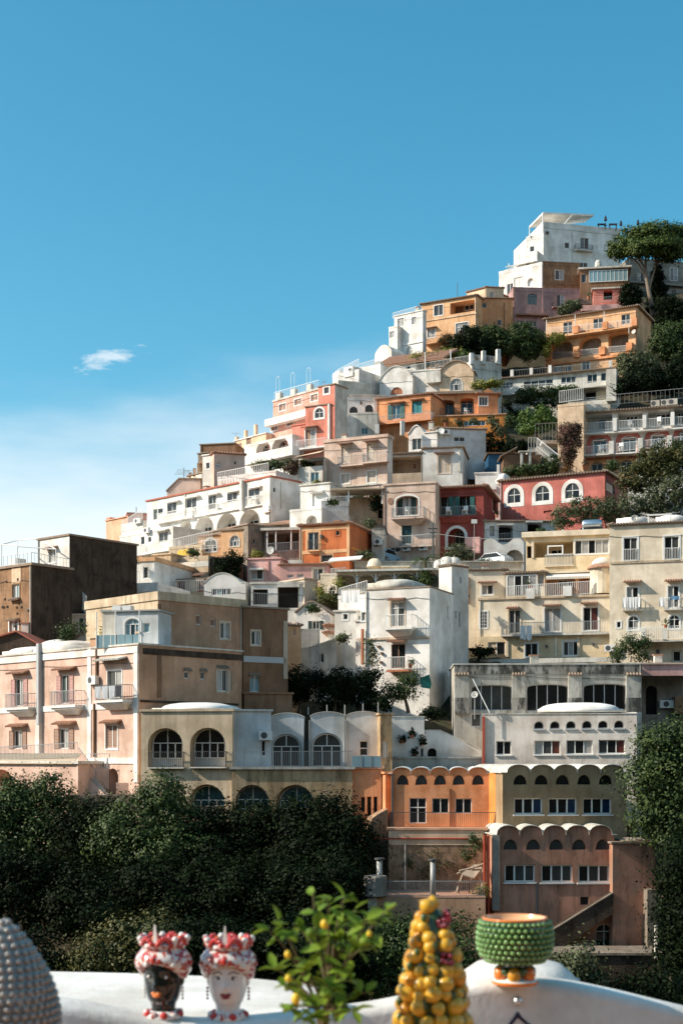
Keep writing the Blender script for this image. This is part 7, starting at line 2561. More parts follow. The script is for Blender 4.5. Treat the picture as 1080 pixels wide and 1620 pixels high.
abs_t = [
 ('chestnut_tree', 'leafy tree at the far left below the pink house porch', (40, 1420), ((30, 1290, 50, 46), (80, 1262, 32, 34), (95, 1300, 36, 36), (60, 1340, 70, 50), (10, 1260, 35, 30), (5, 1330, 50, 45)), 'leaf_mid', 94),
 ('chestnut_tree', 'tall leafy tree in front of the cream arcade corner', (255, 1430), ((262, 1265, 34, 36), (225, 1300, 44, 40), (285, 1308, 38, 36), (255, 1345, 66, 42), (185, 1325, 42, 38), (320, 1350, 45, 34), (240, 1262, 20, 18)), 'leaf_mid', 90.0),
 ('laurel_tree', 'dark laurel between the two tall trees under the pink stair', (135, 1440), ((140, 1330, 42, 40), (120, 1370, 50, 42), (165, 1375, 45, 40)), 'leaf_dark', 92.5),
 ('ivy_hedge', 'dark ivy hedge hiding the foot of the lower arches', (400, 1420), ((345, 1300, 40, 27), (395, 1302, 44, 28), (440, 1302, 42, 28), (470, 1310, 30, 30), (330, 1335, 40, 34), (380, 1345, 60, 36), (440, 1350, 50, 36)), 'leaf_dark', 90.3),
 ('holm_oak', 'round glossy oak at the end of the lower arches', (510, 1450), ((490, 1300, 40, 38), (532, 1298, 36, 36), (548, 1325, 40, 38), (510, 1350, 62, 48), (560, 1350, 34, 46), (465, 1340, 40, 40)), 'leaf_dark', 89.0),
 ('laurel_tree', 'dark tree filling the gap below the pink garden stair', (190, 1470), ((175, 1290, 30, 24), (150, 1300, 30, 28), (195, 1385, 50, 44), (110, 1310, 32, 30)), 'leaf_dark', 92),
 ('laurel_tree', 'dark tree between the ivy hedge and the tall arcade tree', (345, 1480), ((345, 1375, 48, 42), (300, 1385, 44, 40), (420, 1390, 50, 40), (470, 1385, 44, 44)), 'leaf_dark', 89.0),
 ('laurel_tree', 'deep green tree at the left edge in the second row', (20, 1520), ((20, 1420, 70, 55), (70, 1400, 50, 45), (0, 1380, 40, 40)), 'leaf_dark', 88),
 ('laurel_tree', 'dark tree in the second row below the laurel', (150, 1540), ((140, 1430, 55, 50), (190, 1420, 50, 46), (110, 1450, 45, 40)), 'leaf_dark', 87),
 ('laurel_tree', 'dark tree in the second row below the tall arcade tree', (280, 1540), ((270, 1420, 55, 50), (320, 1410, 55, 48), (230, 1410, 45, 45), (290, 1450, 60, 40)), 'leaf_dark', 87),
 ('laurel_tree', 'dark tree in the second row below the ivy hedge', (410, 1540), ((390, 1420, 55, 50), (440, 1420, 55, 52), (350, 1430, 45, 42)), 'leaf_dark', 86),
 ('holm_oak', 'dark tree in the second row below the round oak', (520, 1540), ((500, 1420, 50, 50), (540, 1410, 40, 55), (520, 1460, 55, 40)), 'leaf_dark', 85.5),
 ('sumac_bush', 'rust-coloured bush above the white ledge', (190, 1580), ((160, 1500, 42, 32), (205, 1485, 42, 34), (245, 1480, 34, 36), (180, 1525, 50, 28), (230, 1520, 42, 28)), 'leaf_rust', 78),
 ('elder_bush', 'pale green bush at the left behind the grey cone vase', (110, 1580), ((100, 1530, 26, 22), (150, 1450, 26, 18), (60, 1510, 36, 30)), 'leaf_dark', 79),
 ('bay_bush', 'dark bush behind the two painted heads', (330, 1590), ((310, 1490, 42, 40), (360, 1500, 46, 42), (410, 1510, 42, 40), (340, 1540, 60, 34), (280, 1530, 40, 30)), 'leaf_dark', 77),
 ('bay_bush', 'dark bush behind the potted lemon plant', (480, 1590), ((460, 1500, 46, 42), (510, 1490, 46, 44), (550, 1510, 42, 42), (500, 1550, 70, 36)), 'leaf_dark', 76.5),
 ('bay_bush', 'grey-green bush behind the fruit cone', (620, 1590), ((600, 1490, 42, 40), (640, 1500, 46, 40), (680, 1500, 40, 40), (720, 1500, 40, 44), (630, 1550, 70, 36), (710, 1555, 50, 36)), 'leaf_mid', 78),
 ('evergreen_oak', 'tall sunlit oak at the right beside the ochre vaulted house', (1050, 1420), ((1040, 1190, 34, 34), (1070, 1170, 36, 30), (1022, 1245, 32, 42), (1060, 1240, 46, 50), (1042, 1292, 38, 32), (1075, 1310, 46, 46), (1100, 1220, 40, 50)), 'leaf_mid', 85),
 ('evergreen_oak', 'darker oak at the right beside the red stair tower', (1060, 1560), ((1076, 1370, 38, 46), (1096, 1400, 40, 50), (1078, 1440, 38, 46), (1095, 1480, 46, 50), (1076, 1500, 34, 40)), 'leaf_dark', 81),
 ('elder_bush', 'small light bush growing in front of the arched cellar door', (910, 1590), ((895, 1530, 20, 20), (920, 1520, 24, 26), (905, 1555, 30, 20), (935, 1550, 20, 20)), 'leaf_olive', 77),
 ('bay_bush', 'dark hedge at the lower right under the foot wall', (1000, 1640), ((960, 1590, 46, 30), (1010, 1580, 46, 34), (1060, 1570, 46, 40), (880, 1600, 50, 30), (1090, 1600, 40, 40)), 'leaf_dark', 78),
]
k_ = 0
for nm, lb, tl, bs, lobes, mt, D_, o in T:
    o = dict(o)
    o.setdefault('dens', 90 if D_ > 150 else 130)
    o.setdefault('size', .32 if D_ > 200 else .26 if D_ > 150 else .2)
    o.setdefault('clump', .7 if D_ > 200 else .5)
    tree(nm, lb, zp(tl, *bs), zt(tl, *lobes), mt, D_, group=G if o.get('cat', 'tree') == 'tree' else None, seed=100 + k_, trunk=.16, **o)
    k_ += 1
for nm, lb, bs, lobes, mt, D_ in abs_t:
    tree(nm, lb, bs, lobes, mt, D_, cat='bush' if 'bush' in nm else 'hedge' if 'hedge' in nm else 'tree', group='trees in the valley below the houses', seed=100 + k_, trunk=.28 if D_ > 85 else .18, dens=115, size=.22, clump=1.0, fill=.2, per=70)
    k_ += 1

# palm on the courtyard terrace
def palm(label, px, py, D, hgt, fr, n=14):
    b = P(px, py, D)
    t = Thing('palm', label, 'palm', at(b))
    MB(at(b)).tube((0, 0, 0), (0, 0, hgt), .22, .16, 8).build('trunk', 'bark', t)
    m = MB(at(b))
    for i in range(n):
        a = 2 * math.pi * i / n + random.uniform(-.2, .2)
        e = random.uniform(.15, 1.1)
        pts = []
        for j in range(6):
            f = j / 5
            r_ = fr * f * math.cos(e * .6)
            pts.append(Vector((math.cos(a) * r_, math.sin(a) * r_, hgt + fr * (math.sin(e) * f - .75 * f * f))))
        for j in range(5):
            d = (pts[j + 1] - pts[j]).normalized()
            sd = d.cross(Vector((0, 0, 1))).normalized() * fr * .13
            for s_ in (1, -1):
                for q in range(3):
                    c = pts[j].lerp(pts[j + 1], q / 3)
                    m.add([c, c + d * fr * .05, c + sd * s_ + d * fr * .1 + Vector((0, 0, -fr * .06))], [(0, 1, 2)])
    m.build('fronds', 'leaf_mid', t)


palm('small fan palm on the terrace of the courtyard house', *zp(Z7, 383, 195), 176, 1.4, 2.6, 16)
palm('little palm under the bracketed terrace roof', *zp(Z7, 378, 755), 130, 2.2, 1.9, 12)

# pots on terraces
def pot(label, px, py, D, r=.28, plant='leaf_mid', group='terrace plant pots'):
    b = P(px, py, D)
    t = Thing('plant_pot', label, 'plant pot', at(b), group)
    MB(at(b)).lathe([(r * .7, 0), (r, r * 1.6), (r * 1.1, r * 1.65), (r * 1.1, r * 1.85), (r * .9, r * 1.85), (r * .85, r * 1.6)], 12).build('pot', 'terracotta_pot', t)
    leaves('foliage', [(b.x, b.y, b.z + r * 3, r * 1.3, r * 1.3, r * 1.5)], plant, t, dens=90, size=.16, clump=.25, per=10)


for i, (tl, x, y, D_, mt, lb) in enumerate((
    (Z6, 555, 620, 164, 'leaf_bloom', 'flower pot on the lowest hotel balcony by the yellow arch'),
    (Z2, 488, 828, 193, 'leaf_bloom', 'pot of pink flowers on the orange terrace ledge'),
    (Z2, 560, 825, 193, 'leaf_bloom', 'pot of red flowers in the middle of the orange terrace ledge'),
    (Z8, 265, 440, 125, 'leaf_mid', 'pot plant in the glazed veranda of the cream apartments'),
    (Z8, 985, 655, 119.5, 'leaf_mid', 'pot plant beside the second arched door of the cream corner house'),
    (Z7, 760, 400, 146, 'leaf_dark', 'pot plant under the side window of the dark red house'),
    (Z7, 600, 850, 125, 'leaf_dark', 'pot plant on the wall at the foot of the cream annexe'),
    (Z1, 575, 520, 249, 'leaf_mid', 'white-rimmed pot plant on the coral pavilion terrace'),
    (B1, 840, 800, 110, 'leaf_olive', 'pot plant next to the orange balcony of the white centre house'))):
    pot(lb, *zp(tl, x, y), D_, .3 if D_ > 150 else .17, mt)
# green tarp under the white house
a_ = P(*zp(B1, 925, 890), 108)
t = Thing('green_tarpaulin', 'teal tarpaulin hung at the corner of the white centre house', 'tarpaulin', at(a_))
MB(at(a_)).add([(-.5, -.1, .5), (.2, -.2, .8), (.4, 0, .1), (.3, -.1, -.3), (-.4, -.3, -.2), (-.5, .5, .5), (.2, .6, .8), (.4, .6, .1)], [(0, 1, 2), (0, 2, 3), (0, 3, 4), (0, 5, 6, 1), (1, 6, 7, 2)]).build('sheet', 'green_tarp', t)
# thin rods over the vaulted bays
for i, (x, yt) in enumerate(((295, 130), (395, 118), (490, 118), (587, 112), (668, 105))):
    a_, c_ = P(*zp(B4, x, 172), 101), P(*zp(B4, x, yt), 101)
    t = Thing('roof_rod', ('first', 'second', 'third', 'fourth', 'fifth')[i] + ' thin metal rod from the arcade dome along the vaulted bays', 'rod', at(a_), 'rods over the vaulted bays')
    MB().tube(a_, c_, .04).build('rod', 'zinc', t)


# ---- more planting and furniture on the terraces
SHR = (
 (Z2, 330, 545, 220, 30, 16, 'leaf_mid', 'low shrub behind the white vaulted house'),
 (Z2, 690, 660, 200, 26, 16, 'leaf_olive', 'shrub at the end of the orange house roof'),
 (Z2, 830, 800, 186, 30, 30, 'leaf_mid', 'shrub below the orange terrace ledge'),
 (Z2, 900, 930, 180, 50, 26, 'leaf_dark', 'dark shrub beside the blue shed'),
 (Z3, 480, 690, 166, 20, 12, 'leaf_yellow', 'small plant at the foot of the grey stair wall'),
 (Z3, 560, 790, 144, 26, 10, 'leaf_mid', 'planter on the white cube house roof terrace'),
 (Z3, 760, 905, 143, 30, 14, 'leaf_olive', 'shrub behind the orange square house'),
 (Z4, 560, 655, 141, 30, 12, 'leaf_mid', 'row of pots on the stacked cream terraces'),
 (Z4, 900, 665, 140, 26, 12, 'leaf_yellow', 'plants on the dusky pink roof'),
 (Z4, 230, 700, 132, 24, 14, 'leaf_mid', 'shrub on the shaded white terraces'),
 (Z7, 120, 330, 150, 24, 36, 'leaf_dark', 'creeper beside the pink balcony house'),
 (Z7, 60, 600, 139, 40, 16, 'leaf_olive', 'shrub by the hillside road'),
 (Z7, 700, 640, 141, 26, 20, 'leaf_mid', 'bush by the parked white car'),
 (Z6, 700, 600, 160, 30, 30, 'leaf_mid', 'bush under the lowest hotel balcony'),
 (Z8, 330, 140, 133, 20, 10, 'leaf_mid', 'planter on the cream penthouse roof'),
 (B1, 320, 480, 120, 26, 12, 'leaf_mid', 'plant above the little white house'),
 (B1, 480, 640, 114, 24, 12, 'leaf_olive', 'plant on the tiled porch'),
 (B1, 700, 1000, 104, 40, 30, 'leaf_dark', 'dark shrub under the white centre house'),
 (B5, 350, 300, 103, 60, 26, 'leaf_dark', 'dark shrub above the sloping white wall'))
for i, (tl, x, y, D_, rx, ry, mt, lb) in enumerate(SHR):
    tree('terrace_shrub', lb, zp(tl, x, y + ry), zt(tl, (x - rx * .5, y, rx * .7, ry), (x + rx * .5, y + 2, rx * .7, ry * .9), (x, y - ry * .3, rx * .6, ry)), mt, D_, cat='bush', group='shrubs on the terraces', seed=400 + i, trunk=.1, dens=130, size=.2, clump=.4)


def chair_mesh():
    mb = MB().box(-.25, .25, -.25, .25, .42, .46).box(-.25, .25, .2, .25, .46, .92)
    for sx in (-.23, .19):
        for sy in (-.23, .19):
            mb.box(sx, sx + .04, sy, sy + .04, 0, .42)
    me = bpy.data.meshes.new('garden_chair')
    me.from_pydata([tuple(v) for v in mb.v], [], mb.f)
    me.materials.append(MATS['white_paint'])
    return me


CM = chair_mesh()
for i, (tl, x, y, D_, rz, lb) in enumerate((
 (Z6, 650, 528, 164, .4, 'white chair on the hotel balcony under the first red arch'),
 (Z6, 745, 515, 163.5, -.6, 'white chair on the hotel balcony under the second red arch'),
 (Z6, 800, 395, 166, .2, 'white chair on the upper hotel loggia'),
 (Z6, 955, 380, 164, 2.5, 'white chair at the far end of the upper hotel loggia'),
 (Z7, 290, 388, 147, .5, 'white chair on the arched pink balcony'),
 (Z7, 505, 388, 148.8, .3, 'white chair in the dark red loggia'),
 (Z7, 590, 384, 148.4, -.5, 'second white chair in the dark red loggia'),
 (Z4, 700, 440, 157, .3, 'white chair on the balcony of the long white house'),
 (Z4, 880, 395, 152.5, -.3, 'white chair at the sunny end of the long white house balcony'),
 (Z2, 600, 760, 195, .6, 'white chair in the orange loggia'))):
    b = P(*zp(tl, x, y), D_)
    o = bpy.data.objects.new('garden_chair', CM)
    COL.objects.link(o)
    o.location, o.rotation_euler = b, (0, 0, rz)
    tag(o, lb, 'chair', 'white chairs on the balconies', 'thing')

# ================================================================== terrace in front of the camera
plain('ceramic_white', (0.78, 0.75, 0.7), 0.12, var=0.05, coat=0.5, scale=20)
plain('ceramic_black', (0.006, 0.009, 0.009), 0.08, var=0.3, coat=0.8, scale=20)
plain('ceramic_red', (0.5, 0.035, 0.025), 0.12, var=0.2, coat=0.5, scale=30)
plain('ceramic_orange', (0.75, 0.2, 0.03), 0.15, var=0.2, coat=0.5, scale=30)
plain('ceramic_green', (0.02, 0.065, 0.012), 0.12, var=0.35, coat=0.6, scale=40)
plain('ceramic_stud', (0.16, 0.29, 0.08), 0.14, var=0.35, coat=0.6, scale=60)
plain('ceramic_grey', (0.3, 0.285, 0.26), 0.14, var=0.2, coat=0.7, scale=50)
plain('ceramic_lemon', (0.66, 0.37, 0.03), 0.2, var=0.22, coat=0.4, scale=45)
plain('ceramic_amber', (0.6, 0.27, 0.02), 0.2, var=0.25, coat=0.4, scale=45)
plain('ceramic_plum', (0.012, 0.008, 0.012), 0.12, var=0.3, coat=0.7, scale=30)
plain('ceramic_grape', (0.2, 0.015, 0.03), 0.12, var=0.4, coat=0.6, scale=60)
plain('ceramic_leaf', (0.05, 0.085, 0.02), 0.2, var=0.4, coat=0.4, scale=40)
plain('ceramic_peach', (0.75, 0.42, 0.22), 0.2, var=0.1, coat=0.4, scale=20)
plain('lemon_skin', (0.75, 0.5, 0.03), 0.4, var=0.15, scale=60)
plain('paint_navy', (0.01, 0.02, 0.06), 0.4, var=0.2)
plain('lip_red', (0.25, 0.02, 0.025), 0.15, var=0.1, coat=0.5)
plain('brow', (0.04, 0.035, 0.03), 0.3)
plain('stem', (0.1, 0.075, 0.03), 0.8, var=0.3, scale=30)
m_, t_, b_ = new_mat('ceramic_pattern')
tc_ = N(t_, 'ShaderNodeTexCoord')
n_ = N(t_, 'ShaderNodeTexNoise', Scale=75.0, Detail=3.0)
t_.links.new(tc_.outputs['Object'], n_.inputs['Vector'])
rp_ = N(t_, 'ShaderNodeValToRGB')
rp_.color_ramp.elements[0].position, rp_.color_ramp.elements[0].color = .46, (.74, .71, .66, 1)
rp_.color_ramp.elements[1].position, rp_.color_ramp.elements[1].color = .54, (.42, .045, .03, 1)
t_.links.new(n_.outputs[0], rp_.inputs[0])
t_.links.new(rp_.outputs[0], b_.inputs['Base Color'])
b_.inputs['Roughness'].default_value = .12
b_.inputs['Coat Weight'].default_value = .5


def DW(px):
    """distance of the parapet's front edge: it runs slightly away to the right"""
    return 4.0 / (1 - .2 * (px - CX) / FPX)


# ---- parapet with a wavy top
front = [(-260, 1570), (-120, 1578), (0, 1582), (60, 1585), (100, 1590), (150, 1600), (220, 1614), (270, 1620), (330, 1622), (400, 1618), (450, 1612), (520, 1604), (580, 1597), (630, 1588), (690, 1572), (745, 1560), (790, 1555), (830, 1553.5), (870, 1555), (910, 1560), (960, 1570), (1020, 1584), (1080, 1599), (1160, 1617), (1300, 1640)]
fx = [f[0] for f in front]
fy = [f[1] for f in front]
pxs = np.linspace(-260, 1300, 120)
pys = np.interp(pxs, fx, fy)
ker = np.ones(7) / 7
pys_s = np.convolve(np.pad(pys, 3, mode='edge'), ker, mode='valid')
m = MB()
TH = .15
rows = []
for px, py in zip(pxs, pys_s):
    D_ = DW(px)
    q = P(px, py, D_)
    sec = [(0, -1.6), (0, q.z - .028), (.006, q.z - .01), (.024, q.z), (TH - .024, q.z), (TH - .006, q.z - .01), (TH, q.z - .028), (TH, -3.0)]
    rows.append([(q.x, q.y + y, z) for y, z in sec])
k = len(rows[0])
vs = [v for r_ in rows for v in r_]
fs = []
for i in range(len(rows) - 1):
    for j in range(k - 1):
        fs.append((i * k + j, (i + 1) * k + j, (i + 1) * k + j + 1, i * k + j + 1))
a_ = P(540, 1600, 4.0)
t = Thing('parapet_wall', 'white plastered terrace parapet with a wavy rounded top', 'wall', at((0, 4.0, -1.6)))
m.add(vs, fs).build('wall', 'wall_fore', t, smooth=True)
c = P(818, 1583, DW(818))
MB(at(c)).ball((0, -.008, 0), .014, .014, .014, 14, 9).build('metal_knob', 'metal', t, smooth=True)
# small navy sign painted below the knob
sg = [P(px, py, DW(px) - .004) for px, py in ((799, 1630), (806, 1618), (813, 1608), (817, 1601), (820, 1601), (824, 1608), (833, 1617), (842, 1622), (842, 1625), (831, 1621), (822, 1613), (818, 1611), (812, 1618), (805, 1630))]
m = MB()
n2 = len(sg) // 2
for i in range(n2 - 1):
    a, b, c_, d_ = sg[i], sg[i + 1], sg[len(sg) - 2 - i], sg[len(sg) - 1 - i]
    m.add([tuple(a), tuple(b), tuple(c_), tuple(d_)], [(0, 1, 2, 3)])
m.build('painted_mark', 'paint_navy', t)

# ---- wide white ledge behind the dip
zl = -.752
m = MB()
out = []
far = [(-300, 1536), (85, 1537), (200, 1539.5), (320, 1544), (400, 1548), (440, 1552)]
for px, py in far:
    D_ = zl * FPX / (HY - py)
    out.append(((px - CX) / FPX * D_, D_))
xe, ye = out[-1]
for i in range(1, 9):
    a = math.pi / 2 * (1 - i / 8)
    out.append((xe + .14 * math.cos(a), ye - .14 + .14 * math.sin(a)))
out.append((xe + .14, 4.13))
out.append((-2.2, 3.75))
n = len(out)
vs = [(x, y, zl) for x, y in out] + [(x, y, zl - .012) for x, y in [(x * 1.004, y + (.008 if y > 4.2 else 0)) for x, y in out]] + [(x * 1.004, y + (.008 if y > 4.2 else 0), zl - 2) for x, y in out]
fs = [tuple(range(n - 1, -1, -1))]
for j in (0, n):
    fs += [(j + i, j + (i + 1) % n, j + n + (i + 1) % n, j + n + i) for i in range(n)]
t = Thing('plaster_ledge', 'broad white plaster ledge behind the painted heads', 'ledge', at((-1, 4.4, -2.7)))
m.add(vs, fs).build('slab', 'wall_fore', t)

# ---- white rounded cap behind the green vase
c = P(818, 1575, 4.42)
t = Thing('chimney_stack', 'white rounded plaster chimney stack with small steps behind the green vase', 'chimney', at(c))
MB(at(c)).lathe([(.2, -1.0), (.2, 0), (.19, .04), (.165, .075), (.13, .1), (.06, .115), (.005, .118)], 28).build('dome', 'wall_fore', t, smooth=True)
q = P(866, 1545, 4.5)
MB(at(q)).lathe([(.045, -.4), (.04, -.03), (.038, .0), (.048, .012), (.05, .03), (.045, .04), (.01, .042)], 16).build('finial', 'wall_fore', t, smooth=True)
q = P(893, 1556, 4.55)
MB(at(q)).lathe([(.05, -.4), (.05, .0), (.046, .016), (.01, .018)], 16).build('step', 'wall_fore', t, smooth=True)

# ---- terrace floor, and the building the terrace stands on
o = MB().box(-4, 4, -4, 4.02, -1.75, -1.6).build('terrace_floor', 'floor_tile')
tag(o, kind='structure')
o = MB().box(-4, 4, -4, 4.0, -24.5, -1.76).build('terrace_base', 'white_old')
tag(o, kind='structure')


# ---- studded green vase
def bead(r=1.0):
    me = bpy.data.meshes.new('stud')
    mb = MB().ball((0, 0, 0), r, r, r, 8, 6)
    me.from_pydata([tuple(v) for v in mb.v], [], mb.f)
    me.polygons.foreach_set('use_smooth', [True] * len(me.polygons))
    return me


c = P(814, 1558, 3.98 * 1.0)
c = P(814, 1557, 4.09)
t = Thing('green_vase', 'green studded ceramic pine-cone vase on the parapet crest', 'vase', at(c))
t.o.scale = (.93, .93, .98)
s_ = 4.09 / FPX
prof = [(.03, 34), (.075, 36), (.097, 44), (.108, 56), (.112, 70), (.111, 86), (.104, 100), (.1, 106)]
prof = [(r_, z * s_) for r_, z in prof]
MB(at(c)).lathe(prof, 40, cap=False).build('bowl', 'ceramic_green', t, smooth=True)
zr = 106 * s_
MB(at(c)).lathe([(.1, zr - .002), (.102, zr + .002), (.1, zr + .005), (.094, zr + .005), (.092, zr + .003)], 40, cap=False).build('rim', 'ceramic_orange', t, smooth=True)
MB(at(c)).lathe([(.0925, zr + .0045), (.089, zr - .002), (.085, zr - .012), (.03, zr - .016), (.002, zr - .016)], 40, cap=False).build('inner_glaze', 'ceramic_peach', t, smooth=True)
me = bead()
me.materials.append(MATS['ceramic_stud'])
R_, Z_ = [p[0] for p in prof], [p[1] for p in prof]
nr = 8
for i in range(nr):
    z = (40 + i * 8.6) * s_
    r_ = float(np.interp(z, Z_, R_))
    k = 36
    for j in range(k):
        a = 2 * math.pi * (j + .5 * (i % 2)) / k
        o = bpy.data.objects.new('stud', me)
        COL.objects.link(o)
        o.parent = t.o
        o.location = ((r_ + .003) * math.cos(a), (r_ + .003) * math.sin(a), z)
        f = random.uniform(.92, 1.06)
        o.scale = (.0082 * f, .0082 * f, .0072 * f)
MB(at(c)).lathe([(.066, 0), (.072, .006), (.07, .014), (.05, .018), (.034, .03), (.03, .05), (.034, 34 * s_ + .004)], 28).build('foot', 'ceramic_white', t, smooth=True)
MB(at(c)).lathe([(.068, .001), (.0735, .006), (.071, .012)], 28, cap=False).build('foot_rim', 'ceramic_orange', t, smooth=True)
for j in range(6):
    a = 2 * math.pi * j / 6 + .35
    MB(at(c)).ball((.05 * math.cos(a), .05 * math.sin(a), .032), .021, .021, .023, 12, 8).build('ornament_fruit', 'ceramic_orange' if j % 2 else 'ceramic_amber', t, smooth=True)
    a += .5
    MB(at(c)).ball((.045 * math.cos(a), .045 * math.sin(a), .042), .02, .02, .014, 10, 7).build('ornament_leaf', 'ceramic_leaf', t, smooth=True)

# ---- grey studded cone
D_ = 3.1
s_ = D_ / FPX
c = P(3, 1668, D_)
t = Thing('grey_cone_vase', 'grey glazed ceramic pine cone cut by the left edge of the view', 'ornament', at(c))
hp = [(0, 86), (30, 88), (68, 87), (100, 80), (128, 69), (155, 54), (180, 37), (200, 20), (212, 6)]
prof = [(w_ * s_, z * s_) for z, w_ in hp]
MB(at(c)).lathe(prof, 36).build('body', 'ceramic_grey', t, smooth=True)
MB(at(c)).lathe([(.07, -.06), (.075, -.05), (.06, -.02), (.1, .002)], 28).build('foot', 'ceramic_grey', t, smooth=True)
MB(at(c)).box(-.15, .15, -.15, .15, -1.2, -.06).build('plinth', 'wall_fore', t)
me = bead()
me.materials.append(MATS['ceramic_grey'])
rest = MB(at(c))
z = 4
cnt = 0
i = 0
while z < 210:
    r_ = float(np.interp(z, [p[0] for p in hp], [p[1] for p in hp]))
    k = max(5, int(2 * math.pi * r_ / 13.5))
    for j in range(k):
        a = 2 * math.pi * (j + .5 * (i % 2)) / k
        p_ = ((r_ + 2) * s_ * math.cos(a), (r_ + 2) * s_ * math.sin(a), z * s_)
        if math.sin(a) < .25 and math.cos(a) > -.35 and cnt < 298 and z > 30:
            o = bpy.data.objects.new('stud', me)
            COL.objects.link(o)
            o.parent = t.o
            o.location = p_
            o.scale = (.0076, .0076, .0076)
            cnt += 1
        else:
            rest.ball(p_, .0078, n=6, m=4)
    z += 11.4
    i += 1
o = rest.build('studs', 'ceramic_grey', t, smooth=True)
o['kind'] = 'stuff'

# ---- ceramic cone of lemons
D_ = 3.05
s_ = D_ / FPX
c = P(684, 1700, D_)
XS = 1.0
t = Thing('fruit_cone', 'tall ceramic cone of lemons, grapes and dark plums', 'ornament', at(c))
MB(at(c)).lathe([(r_ * XS * s_, z * s_) for r_, z in ((62, 0), (51, 80), (43, 130), (32, 180), (17, 250), (3, 270))], 28).build('core', 'ceramic_leaf', t, smooth=True)
MB(at(c)).lathe([(.1, -1.0), (.1, -.03), (.115, -.02), (.115, 0)], 24).build('stand', 'terracotta_pot', t)
lem = {}
for nm, sh in (('lemon', (1, 1, 1.12)), ('plum', (.95, .95, 1.35))):
    me = bpy.data.meshes.new(nm)
    mb = MB()
    if nm == 'lemon':
        mb.lathe([(.02, -1.22), (.14, -1.16), (.42, -.96), (.78, -.62), (.98, -.2), (.98, .25), (.78, .64), (.42, .94), (.16, 1.1), (.1, 1.22), (.02, 1.26)], 14)
    else:
        mb.ball((0, 0, 0), .9, .9, 1.35, 12, 9)
    me.from_pydata([tuple(v) for v in mb.v], [], mb.f)
    me.polygons.foreach_set('use_smooth', [True] * len(me.polygons))
    lem[nm] = me
lem_a = lem['lemon'].copy()
lem['lemon'].materials.append(MATS['ceramic_lemon'])
lem_a.materials.append(MATS['ceramic_amber'])
lem['plum'].materials.append(MATS['ceramic_plum'])
rr = random.Random(5)
grapes = [(.75, 250), (.55, 186), (-2.4, 120)]     # angle from the viewer, height
z = 6.0
i = 0
placed = []
while z < 264:
    rc = XS * float(np.interp(z, [0, 80, 130, 180, 250, 268], [62, 51, 43, 32, 17, 6]))
    fr = 14.0 if z < 120 else 12.5 if z < 220 else 11
    k = max(1, int(2 * math.pi * (rc + 3) / (fr * 1.86)))
    off = rr.uniform(0, 6.28)
    for j in range(k):
        a = off + 2 * math.pi * j / k + rr.uniform(-.1, .1)
        zz = z + rr.uniform(-4, 4)
        ang = (a + math.pi / 2) % (2 * math.pi)
        if ang > math.pi:
            ang -= 2 * math.pi
        if any(abs(ang - g[0]) * rc < 15 and abs(zz - g[1]) < 16 for g in grapes):
            continue
        plum = rr.random() < .025
        me = lem['plum'] if plum else (lem_a if rr.random() < .2 else lem['lemon'])
        o = bpy.data.objects.new('plum' if plum else 'lemon', me)
        COL.objects.link(o)
        o.parent = t.o
        f = fr * rr.uniform(.68, 1.14) * s_
        if plum:
            f *= 1.05
        o.location = ((rc + 3) * s_ * math.cos(a), (rc + 3) * s_ * math.sin(a), zz * s_)
        o.rotation_euler = (rr.uniform(-1.0, 1.0), rr.uniform(-1.0, 1.0), rr.uniform(0, 6))
        o.scale = (f, f, f)
        if rr.random() < .5:
            lf = MB(at(c))
            aa = a + rr.uniform(.12, .3)
            p_ = Vector(((rc + 7) * s_ * math.cos(aa), (rc + 7) * s_ * math.sin(aa), (zz + rr.uniform(-8, 8)) * s_))
            lf.ball(p_, 5.5 * s_, 5.5 * s_, 8 * s_, 8, 6).build('leaf', 'ceramic_leaf', t, smooth=True)
    z += fr * (1.5 if z < 190 else 1.25)
    i += 1
for g in grapes:
    rc = XS * float(np.interp(g[1], [0, 80, 130, 180, 250, 268], [62, 51, 43, 32, 17, 6])) + 4
    a = g[0] - math.pi / 2
    m = MB(at(c))
    cen = Vector(((rc + 3) * math.cos(a), (rc + 3) * math.sin(a), g[1]))
    for q in range(26):
        d = Vector((rr.gauss(0, 1), rr.gauss(0, 1), rr.gauss(0, 1))).normalized()
        p_ = (cen + Vector((d.x * 9, d.y * 9, d.z * 13 - 2))) * s_
        m.ball(p_, 4.0 * s_, n=8, m=6)
    o = m.build('grapes', 'ceramic_grape', t, smooth=True)
    o['kind'] = 'stuff'
o = bpy.data.objects.new('lemon', lem['lemon'])
COL.objects.link(o)
o.parent = t.o
o.location = (0, 0, 271 * s_)
o.scale = (11 * s_,) * 3


